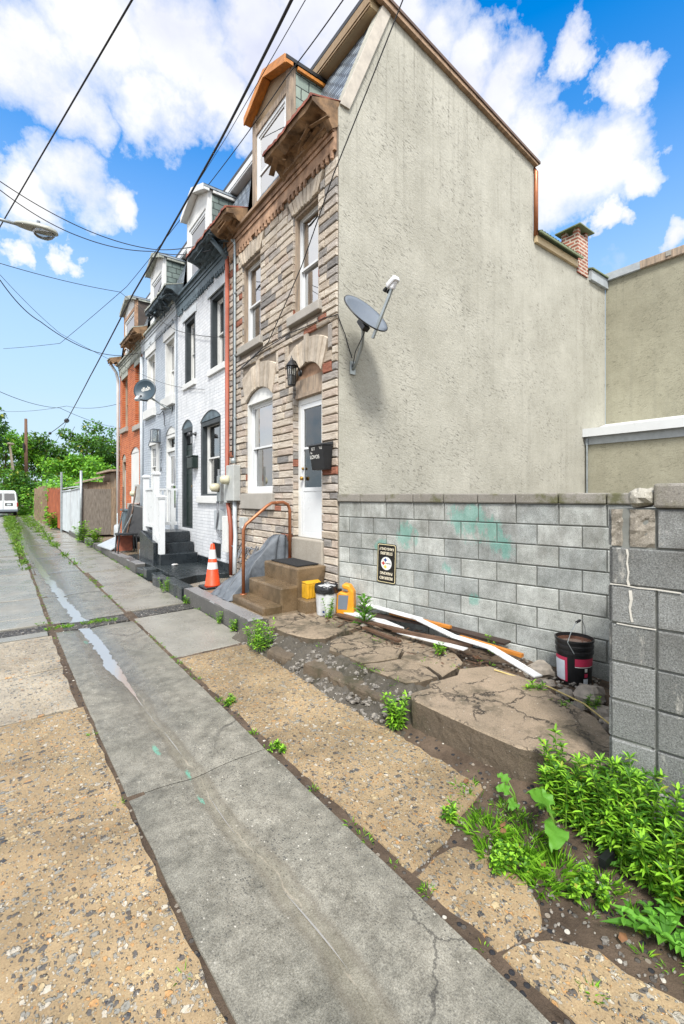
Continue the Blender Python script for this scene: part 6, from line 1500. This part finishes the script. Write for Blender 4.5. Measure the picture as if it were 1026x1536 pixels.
cable([ex(main[1],main[0],2), *main], .018, 'thickest black cable running along the alley to the far pole', [0,.02,.02,.02,.02,.02,.5])
cable([ex(at(340,205,9),at(458,0,5.6),1.5), at(458,0,5.6), at(340,205,9), at(280,300,13)], .006, 'thin wire just right of the thickest cable', 0)
b1 = [at(525,-15,5.5), at(430,115,7.2), at(345,235,9.5), at(270,330,12), at(190,430,15), at(90,515,19), at(5,523,22)]
cable([ex(b1[1],b1[0],1), *b1], .009, 'thin cable sweeping from above the stone dormer down to the far left sky', .02)
b2 = [at(612,-20,4.9), at(500,262,5.7), at(452,400,6.7), (3.58,6.9,4.3), (3.56,8.3,4.05)]
cable([ex(b2[1],b2[0],1.5), *b2], .008, 'service drop cable crossing the stucco gable to the stone front', .01)
cable([(3.56,8.3,4.05),(3.57,7.2,4.22),(3.58,6.2,4.25),(3.57,5.2,4.18),(3.60,4.94,4.15),(3.72,4.93,3.9),(3.84,4.93,3.6)], .007, 'thin black coax stapled across the stone front round to the grey dish', .01)
q0 = at(0,272,9.5); cable([ex(at(230,372,11.5),q0,.3), at(0,272,9.5), at(130,345,10.8), at(230,374,11.8), (3.3,8.75,6.72)], .010, 'upper of two twisted drops from the left to the second house eave', .06)
cable([ex(at(230,372,11.5),at(0,285,9.5),.3), at(0,285,9.5), at(120,355,10.8), at(230,377,11.8), (3.32,8.8,6.6)], .010, 'lower of two twisted drops from the left to the second house eave', .09)
cable([ex(at(340,490,10),at(0,395,9.5),.2), at(0,395,9.5), at(180,438,12.5), (3.58,11.99,6.0), (3.59,8.7,4.9)], .007, 'thin drop from the left sky to the white house front', .05)
cable([ex(at(215,535,14),at(0,420,9.5),.2), at(0,420,9.5), at(60,482,11), (3.5,15.8,6.35)], .010, 'sagging black drop from the left to the brick house eave', [.05,.1,.35])
cable([ex(at(215,535,14),at(0,412,9.8),.2), at(0,412,9.8), at(90,500,12), (3.56,13.6,5.0), (3.6,10.0,4.1)], .005, 'faint thin wire crossing the sky to the pale blue house', .05)
cable([at(-10,583,22), at(90,612,30), at(180,642,42), ex(at(90,612,30),at(180,642,42),1)], .014, 'far low wire crossing the sky above the tree tops', .2)
cable([at(-10,616,40), at(100,609,30), at(180,605,24)], .012, 'far level wire meeting the thick cable splice', .2)
cable([at(38,690,57), at(55,705,50), at(75,672,34), at(100,632,22.4)], .012, 'looped grey service wire at the far utility pole', [1.2,.3,.2], 'cablegrey')
cable([at(38,690,57), at(60,712,50), at(80,690,36), at(112,640,24)], .012, 'lowest grey loop hanging off the far utility pole', [1.6,.4,.2], 'cablegrey')
for p_, r_, lb in ((at(100,631,22.4), .11, 'black splice case on the thick cable above the fence'), (at(75,650,30), .09, 'smaller black cable clamp nearer the far pole')):
    q = MB(); d_ = Vector(main[5])-Vector(main[4]); q.lathe([(.03,-.35),(r_*.7,-.25),(r_,-.1),(r_,.1),(r_*.7,.25),(.03,.35)], p_, 10, d_.to_track_quat('Z','Y').to_matrix()); q.build('splice_case', mat['black'], label=lb, cat='cable splice')
#@@VEG
# ------------------------------------------------------------------ plants
class LF:
    """collects leaf blades with a midrib; one mesh island per leaf"""
    def __init__(s): s.p = []; s.d = []; s.n = []; s.l = []; s.w = []
    def add(s, p, d, n, l, w_): s.p.append(p); s.d.append(d); s.n.append(n); s.l.append(l); s.w.append(w_)
    def arrays(s, curl=.18, simple=False, shape=(.75, .7)):
        p = np.array(s.p, float).reshape(-1,3); d = np.array(s.d, float).reshape(-1,3); n = np.array(s.n, float).reshape(-1,3); l = np.array(s.l)[:,None]; w_ = np.array(s.w)[:,None]
        d /= np.linalg.norm(d, axis=1)[:,None]+1e-9
        r = np.cross(d, n); r /= np.linalg.norm(r, axis=1)[:,None]+1e-9; n = np.cross(r, d)
        if simple:
            v = np.stack([p, p+d*l*.45+r*w_*.5-n*l*.03, p+d*l-n*l*curl, p+d*l*.45-r*w_*.5-n*l*.03], 1)
            f = [(0,1,2),(0,2,3)]; k = 4
        else:
            a, b = shape
            m1 = p+d*l*.33-n*l*curl*.1; m2 = p+d*l*.68-n*l*curl*.45; tp_ = p+d*l*.97-n*l*curl
            up = n*w_*.16
            v = np.stack([p, m1, m2, tp_, m1+r*w_*.5*a+up, m2+r*w_*.5*b+up, m1-r*w_*.5*a+up, m2-r*w_*.5*b+up], 1)
            f = [(0,4,1),(1,4,5,2),(2,5,3),(0,1,6),(1,2,7,6),(2,3,7)]; k = 8
        N = len(p)
        fs = [tuple(i+q*k for i in t_) for q in range(N) for t_ in f]
        return v.reshape(-1,3), fs
def leafmesh(name, lf, m, parent=None, simple=False, curl=.18, shape=(.75,.7), **kw):
    v, fs = lf.arrays(curl, simple, shape)
    off = np.array(OFF[parent]) if parent is not None else (np.zeros(3) if kw.get('kind') else np.array([(v[:,0].min()+v[:,0].max())/2, (v[:,1].min()+v[:,1].max())/2, v[:,2].min()]))
    me = bpy.data.meshes.new(name); me.from_pydata((v-off).tolist(), [], fs); me.materials.append(m)
    o = bpy.data.objects.new(name, me); C.objects.link(o); OFF[o] = Vector(off)
    if parent is not None: o.parent = parent
    else: o.location = off
    return tag(o, **kw)
def stem_plant(lf, st, x, y, z, h, nodes, L, W, lean=.1, per=3, rosette=7):
    ax = R.uniform(-lean, lean); ay = R.uniform(-lean, lean)
    pts = [(x+ax*h*(k/5)**1.4, y+ay*h*(k/5)**1.4, z+h*k/5) for k in range(6)]
    st.tube(pts, [.004,.0036,.003,.0026,.002,.0014], 5, False)
    a0 = R.uniform(0, 6)
    for i in range(nodes):
        f = .18+.8*i/nodes; q = f*5; k = min(4, int(q)); p = Vector(pts[k]).lerp(Vector(pts[k+1]), q-k)
        for j in range(per):
            a = a0+i*2.4+j*2*PI/per+R.uniform(-.3,.3); el = R.uniform(-.25,.45)+.3*f
            d = (math.cos(a)*math.cos(el), math.sin(a)*math.cos(el), math.sin(el))
            lf.add(tuple(p), d, (-d[0]*.4,-d[1]*.4,1), L*R.uniform(.7,1.15)*(1-.25*f), W*R.uniform(.8,1.15)*(1-.2*f))
    for j in range(rosette):
        a = j*2.4+a0; el = R.uniform(.15,1.0)
        d = (math.cos(a)*math.cos(el), math.sin(a)*math.cos(el), math.sin(el)); lf.add(pts[-1], d, (-d[0],-d[1],1.2), L*R.uniform(.5,.85), W*R.uniform(.55,.9))
def grass_tuft(lf, x, y, z, n, h, r):
    for k in range(n):
        a = R.uniform(0, 2*PI); rr_ = r*math.sqrt(R.random()); el = R.uniform(.5, 1.4)
        b = a+R.uniform(-.6,.6)
        lf.add((x+rr_*math.cos(a), y+rr_*math.sin(a), z), (math.cos(b)*math.cos(el), math.sin(b)*math.cos(el), math.sin(el)), (-math.cos(b), -math.sin(b), .6), h*R.uniform(.35,1.15), .0045*R.uniform(.7,1.3))
# dense nettle-like patch at the pier
pl_ = LF(); ps = MB()
for k in range(185):
    y = R.uniform(.1, 1.33)
    xl = 2.13+.17*max(0, min(1, (y-.65)/.5)); xr = 2.52 if y < 1.12 else 2.46
    x = xl+(xr-xl)*R.random()**.85
    stem_plant(pl_, ps, x, y, .0, R.uniform(.2,.38)*(1 if x > xl+.1 else .7), 11, .066*R.uniform(.75,1.25), .019*R.uniform(.8,1.3), .22, 3, 9)
pt_ = leafmesh('weed_patch', pl_, mat['leaf_weed'], kind='stuff', label='dense bright green leafy weeds growing against the dark pier', cat='weeds')
ob = ps.build('weed_stems', mat['stem'], kind='stuff', smooth=True); tag(ob, 'green stems of the dense weeds by the pier', 'weeds')
def plant(name, label, parts, loc, group=None, cat='weed'):
    t_ = thing(name, loc, label, cat, group)
    for nm, kind, obj_, m, kw in parts:
        if kind == 'leaf': leafmesh(nm, obj_, m, t_, **kw)
        else: obj_.build(nm, m, t_, smooth=True)
    return t_
# burdock: big round leaves
def burdock(x, y, label, specs):
    t_ = thing('burdock', (x,y,0), label, 'weed')
    for a, el, h, L, W in specs:
        p = Vector((x+.05*math.cos(a), y+.05*math.sin(a), h)); s_ = MB()
        d = Vector((math.cos(a)*math.cos(el), math.sin(a)*math.cos(el), math.sin(el))); n_ = Vector((-math.cos(a)*math.sin(el)-.3, -math.sin(a)*math.sin(el)-.45, 1)); r_ = d.cross(n_).normalized(); n_ = r_.cross(d)
        out = []; m = 9
        for i in range(m+1):
            f = i/m; hw = W*.5*math.sin(PI*min(1, f*.94+.06)**.62)**.75 if f < 1 else 0
            c_ = p+d*L*f-n_*L*.28*f*f
            for sg_ in (-1, -.5, 0, .5, 1):
                rip = .012*math.sin(f*16+sg_*2)*abs(sg_)
                back = -.10*L*abs(sg_)**1.5*(1-f)**3
                out.append(c_+r_*hw*sg_*(1+.05*math.sin(f*21))+n_*(.22*hw*abs(sg_)+rip)+d*back)
        s_.add(out, [(i*5+q, i*5+q+1, (i+1)*5+q+1, (i+1)*5+q) for i in range(m) for q in range(4)])
        lo_ = s_.build('leaf', mat['leaf_broad'], t_, smooth=True)
        s_ = MB(); s_.tube([(x,y,0),(x+.02*math.cos(a),y+.02*math.sin(a),h*.6),tuple(p)], [.007,.006,.004], 6); s_.build('leaf_stalk', mat['stem'], lo_, smooth=True)
    return t_
burdock(2.17, 1.16, 'broad rounded burdock leaves at the front of the weed patch', [(2.9,.9,.19,.15,.12),(3.6,.1,.12,.14,.11),(1.2,.5,.16,.10,.075)])
burdock(2.25, 1.42, 'few heart-shaped leaves at the broken slab corner', [(2.6,.4,.10,.075,.065),(3.4,.2,.06,.07,.06),(1.9,.5,.13,.065,.055)])
def lettuce(x, y, label, n, L, W, z=0, hgt=.0, nm='wild_lettuce'):
    lf = LF(); s_ = MB()
    for k in range(n):
        a = k*2.4; el = R.uniform(.25,1.0); d = (math.cos(a)*math.cos(el), math.sin(a)*math.cos(el), math.sin(el))
        zz = z+hgt*k/n; b = Vector((x,y,zz)); dv = Vector(d); l_ = L*R.uniform(.7,1.1)*(1-.45*k/n)
        lf.add(tuple(b), d, (-d[0],-d[1],1.0), l_, W*.9)
        for q in range(3):  # lobes
            for sd_2 in (-1, 1):
                sv_ = dv.cross(Vector((0,0,1))).normalized()*sd_2; pp = b+dv*l_*(.3+.2*q)-Vector((0,0,l_*.02*q))
                dd2 = sv_*.8+dv*.5; lf.add(tuple(pp), tuple(dd2), (0,0,1), W*.75, W*.45)
    s_.tube([(x,y,z-.01),(x,y,z+max(.02,hgt))], [.007,.003], 6)
    return plant(nm, label, [('leaf', 'leaf', lf, mat['leaf_broad'], dict(curl=.3)), ('stem', 'm', s_, mat['stem'], {})], (x,y,z))
lettuce(2.04, .66, 'jagged long-leaved wild lettuce at the right edge of the soil', 11, .24, .055)
lettuce(1.98, .42, 'jagged leafy weed nearest the camera on the right', 10, .17, .05)
lettuce(3.34, 4.06, 'tall leafy sow thistle beside the pile of boards', 26, .24, .05, .2, .34, 'thistle')
def bushy(x, y, z, label, n, h, r, L=.05, W=.018, nm='weed', group=None):
    lf = LF(); s_ = MB()
    for k in range(n):
        a = R.uniform(0, 6.28); q = r*math.sqrt(R.random()); stem_plant(lf, s_, x+q*math.cos(a), y+q*math.sin(a), z, h*R.uniform(.5,1.05), 6, L, W, .35, 3, 6)
    return plant(nm, label, [('leaf', 'leaf', lf, mat['leaf_weed'], {}), ('stem', 'm', s_, mat['stem'], {})], (x,y,z), group)
bushy(2.26, 4.55, .04, 'bushy bright weed at the end of the granite kerb', 20, .30, .13, .06, .022)
bushy(2.30, 2.42, .0, 'weed sprouting in the gap between broken slabs', 12, .24, .05, .06, .022)
bushy(3.20, 4.58, .2, 'spindly weed in front of the white bucket', 5, .24, .035, .055, .02)
bushy(3.28, 1.92, .12, 'low weed among the rubble left of the black bucket', 12, .15, .06, .065, .022)
bushy(3.18, 1.66, .14, 'pale creeping weed at the edge of the near slab', 10, .09, .08, .05, .02)
bushy(3.52, 1.62, .12, 'small sprout at the foot of the black bucket', 4, .12, .04, .04, .015)
bushy(3.92, 2.75, .14, 'slender sprout against the block wall past the planks', 3, .17, .03, .04, .015)
bushy(3.32, 2.92, .2, 'small sprouts in the slab crack under white trim', 7, .10, .045, .04, .016)
bushy(2.34, 5.45, .0, 'thin weed against the granite kerb face', 6, .16, .03, .05, .018)
bushy(2.33, 5.9, .0, 'little green sprout halfway along the granite kerb', 5, .13, .03, .045, .017)
bushy(2.31, 8.35, .02, 'weed in the broken black kerb joint', 8, .22, .07, .05, .018)
bushy(2.33, 7.3, .0, 'tiny yellowish weed at the joint of the granite and black kerbs', 6, .12, .03, .045, .017)
bushy(2.42, 17.2, .0, 'leafy weeds at the kerb below the plywood fence', 24, .6, .2, .13, .055)
bushy(2.35, 19.5, .0, 'leafy clump at the foot of the metal fence post', 24, .75, .18, .14, .055)
bushy(2.15, 28.0, .0, 'ragged weeds growing along the rusty fence foot', 26, .8, .18, .2, .09)
bushy(1.50, 3.55, .0, 'flat weed in the joint right of the gutter, upper clump', 7, .05, .06, .035, .014)
bushy(1.47, 2.72, .0, 'flat weed in the joint right of the gutter, lower clump', 8, .05, .06, .035, .014)
bushy(1.88, 1.58, .0, 'small leafy sprout at the broken edge of the tan slab', 4, .10, .025, .045, .02)
bushy(1.86, 1.2, .0, 'clover-like low weed clump on the bare soil', 12, .08, .09, .03, .024)
bushy(2.02, .95, .0, 'low rounded weeds beneath the lettuce on the soil', 12, .08, .10, .03, .026)
# grass
gl_ = LF()
for x, y, n, h, r in ((1.98,1.42,260,.11,.10),(1.93,1.2,220,.12,.09),(2.02,1.08,300,.13,.10),(1.90,1.08,160,.10,.07),(2.08,1.25,200,.11,.1),(1.86,1.33,120,.10,.05),(2.12,.92,100,.1,.08),(1.95,.40,140,.12,.09),(1.62,.74,60,.06,.03),(1.47,1.36,40,.05,.025)):
    grass_tuft(gl_, x, y, -.01, int(n*.8), h*.62, r)
for k in range(95):
    y = R.uniform(.3, 1.75); grass_tuft(gl_, R.uniform(1.9, 2.35), y, -.005, R.randint(4,18), R.uniform(.02,.055), .025)
for k in range(40):
    y = R.uniform(2.2, 4.4); grass_tuft(gl_, R.choice((2.56, 3.15, 3.55))+R.uniform(-.06,.06), y, .19, R.randint(3,10), .04, .02)
for k in range(60):
    y = R.uniform(1.0, 12); grass_tuft(gl_, R.choice((1.45,1.45,.51)), y, -.005, R.randint(4,14), .035, .022)
for k in range(46):
    y = R.uniform(4.9, 17); grass_tuft(gl_, 2.37, y, -.005, R.randint(4,16), .06, .03)
for x, y in ((.68,6.95),(.62,6.98),(.5,6.95),(.9,7.0),(1.02,6.98),(1.08,7.05),(1.2,6.95),(.42,7.3),(1.42,8.6),(1.44,9.6),(1.46,10.4)): grass_tuft(gl_, x, y, -.015, 60, .05, .06)
leafmesh('grass', gl_, mat['leaf_grass'], kind='stuff', simple=True, curl=.35, label='grass tufts in slab joints and on the soil', cat='grass')
g2 = LF()
for k in range(620):
    y = 12.5+36*R.random()**.8; f = min(1, (y-12)/18)
    x = R.choice((.40, .40, 1.44))+R.uniform(-1,1)*(.05+.28*f*f)
    for j in range(7):
        a = R.uniform(0,6.28); el = R.uniform(.4,1.3); g2.add((x+R.uniform(-.08,.08), y+R.uniform(-.2,.2), -.01), (math.cos(a)*math.cos(el), math.sin(a)*math.cos(el), math.sin(el)), (-math.cos(a),-math.sin(a),.6), R.uniform(.06,.2)*(.6+.6*f), R.uniform(.02,.05))
leafmesh('grass', g2, mat['leaf_far'], kind='stuff', simple=True, curl=.3, label='grass strips along the far half of the alley', cat='grass')
# trees at the far end
def tree(x, y, h, r, m, label, zc=None, n=3200, leaf=.42, seed=0, squash=.9, trunk_r=.2):
    rr_ = np.random.default_rng(seed)
    t_ = thing('tree', (x,y,0), label, 'tree', 'trees beyond the alley end')
    zc = zc or h-r*squash*.95
    tk = MB(); top = (x+.3, y, zc+r*.3)
    tk.tube([(x,y,-.2),(x+.1,y,zc*.5),top], [trunk_r,trunk_r*.75,trunk_r*.35], 8)
    clumps = []
    for k in range(34):
        d = rr_.normal(size=3); d /= np.linalg.norm(d); f = rr_.uniform(.45,1.0)
        c = np.array([x,y,zc])+d*np.array([r,r,r*squash])*f; 
        if c[2] < .6: c[2] = .6+rr_.uniform(0,.6)
        clumps.append((c, rr_.uniform(.16,.34)*r))
        if k < 9: tk.tube([(x+.08,y,zc*.55+k*.1), tuple((np.array([x,y,zc*.6])+c)/2), tuple(c)], [trunk_r*.4,trunk_r*.25,trunk_r*.08], 5)
    tk.build('trunk', mat['bark'], t_)
    lf = LF(); per = n//len(clumps)
    for c, cr in clumps:
        d = rr_.normal(size=(per,3)); d /= np.linalg.norm(d, axis=1)[:,None]
        p = c+d*cr*(rr_.uniform(.35,1.0,size=(per,1))**.6)*np.array([1.15,1.15,.8])
        dr = d+rr_.normal(size=(per,3))*.7+np.array([0,0,-.25]); nn = d*.6+np.array([0,0,1.0])+rr_.normal(size=(per,3))*.45
        for i in range(per): lf.add(p[i], dr[i], nn[i], leaf*rr_.uniform(.6,1.2), leaf*.62*rr_.uniform(.7,1.2))
    leafmesh('crown', lf, m, t_, simple=True)
    return t_
tree(12.2, 66, 9.6, 4.6, mat['leaf_dark'], 'dark bushy tree left of the brick house, tallest on the right side', seed=1, n=5200)
tree(7.6, 64, 10.6, 4.3, mat['leaf_tree'], 'tall dark green tree right behind the utility pole', seed=2, n=5200)
tree(3.8, 66, 9.4, 3.4, mat['leaf_tree'], 'dark tree partly hidden behind the utility pole', seed=3, n=3800)
tree(.0, 64, 9.6, 3.6, mat['leaf_tree2'], 'green tree standing above the white van', seed=4, n=4200)
tree(-2.2, 56, 11.0, 3.0, mat['leaf_dark'], 'tree at the left picture edge with sparse top twigs', seed=5, n=3200)
tree(17.5, 66, 9.0, 3.6, mat['leaf_dark'], 'tree crown just beside the white downspout of the brick house', seed=6, n=4200)
tree(8.2, 47, 5.4, 2.9, mat['leaf_tree2'], 'bright green young tree above the rusty fence', seed=7, n=4200, leaf=.34)
tree(5.2, 50, 5.8, 2.8, mat['leaf_tree2'], 'bright bushy tree between the pole and the sheds', seed=8, n=4200, leaf=.34)
tree(12.0, 45, 5.6, 2.7, mat['leaf_tree2'], 'bright leafy tree above the timber shed roof', seed=9, n=3800, leaf=.34)
tree(2.2, 54, 4.6, 2.2, mat['leaf_tree'], 'low bushy tree at the foot of the utility pole', seed=10, n=3400, leaf=.34)
un = LF()
for k in range(9500):
    q = R.random()
    if q < .38: x, y, z = 2.1+abs(R.gauss(0,.35)), R.uniform(32,46), abs(R.gauss(0,1.0))
    elif q < .62: x, y, z = R.uniform(2.4,9), R.uniform(33,46), 1.0+2.0*R.random()+.5*mnoise.noise(Vector((k*.1,0,0)))
    elif q < .8: x, y, z = R.uniform(1.2,3.2), R.uniform(49,58), 2.6*R.random()**1.5
    else: x, y, z = R.uniform(-4,1.3), R.uniform(54,60), 4.5*R.random()
    a = R.uniform(0,6.28); un.add((x,y,z), (math.cos(a),math.sin(a),R.uniform(-.6,.3)), (R.gauss(0,.4),-.5+R.gauss(0,.4),1), R.uniform(.16,.34), R.uniform(.12,.22))
leafmesh('undergrowth', un, mat['leaf_tree2'], kind='stuff', simple=True, label='tangled green vines and undergrowth beyond the fences', cat='undergrowth')
hl = MB(); nx = 24; vs = []
for i in range(nx+1):
    x = -60+160*i/nx; h_ = 5.5+1.5*mnoise.noise(Vector((x*.06,1,2)))
    vs += [(x,110,-.5),(x,120,h_*.8),(x,150,h_)]
hl.add(vs, [(3*i+k, 3*i+k+1, 3*(i+1)+k+1, 3*(i+1)+k) for i in range(nx) for k in (0,1)])
struct(hl, 'hills', M('wooded_slope', '35522a', .9, .4, .4, .3, 2, h2='4d6e36'))
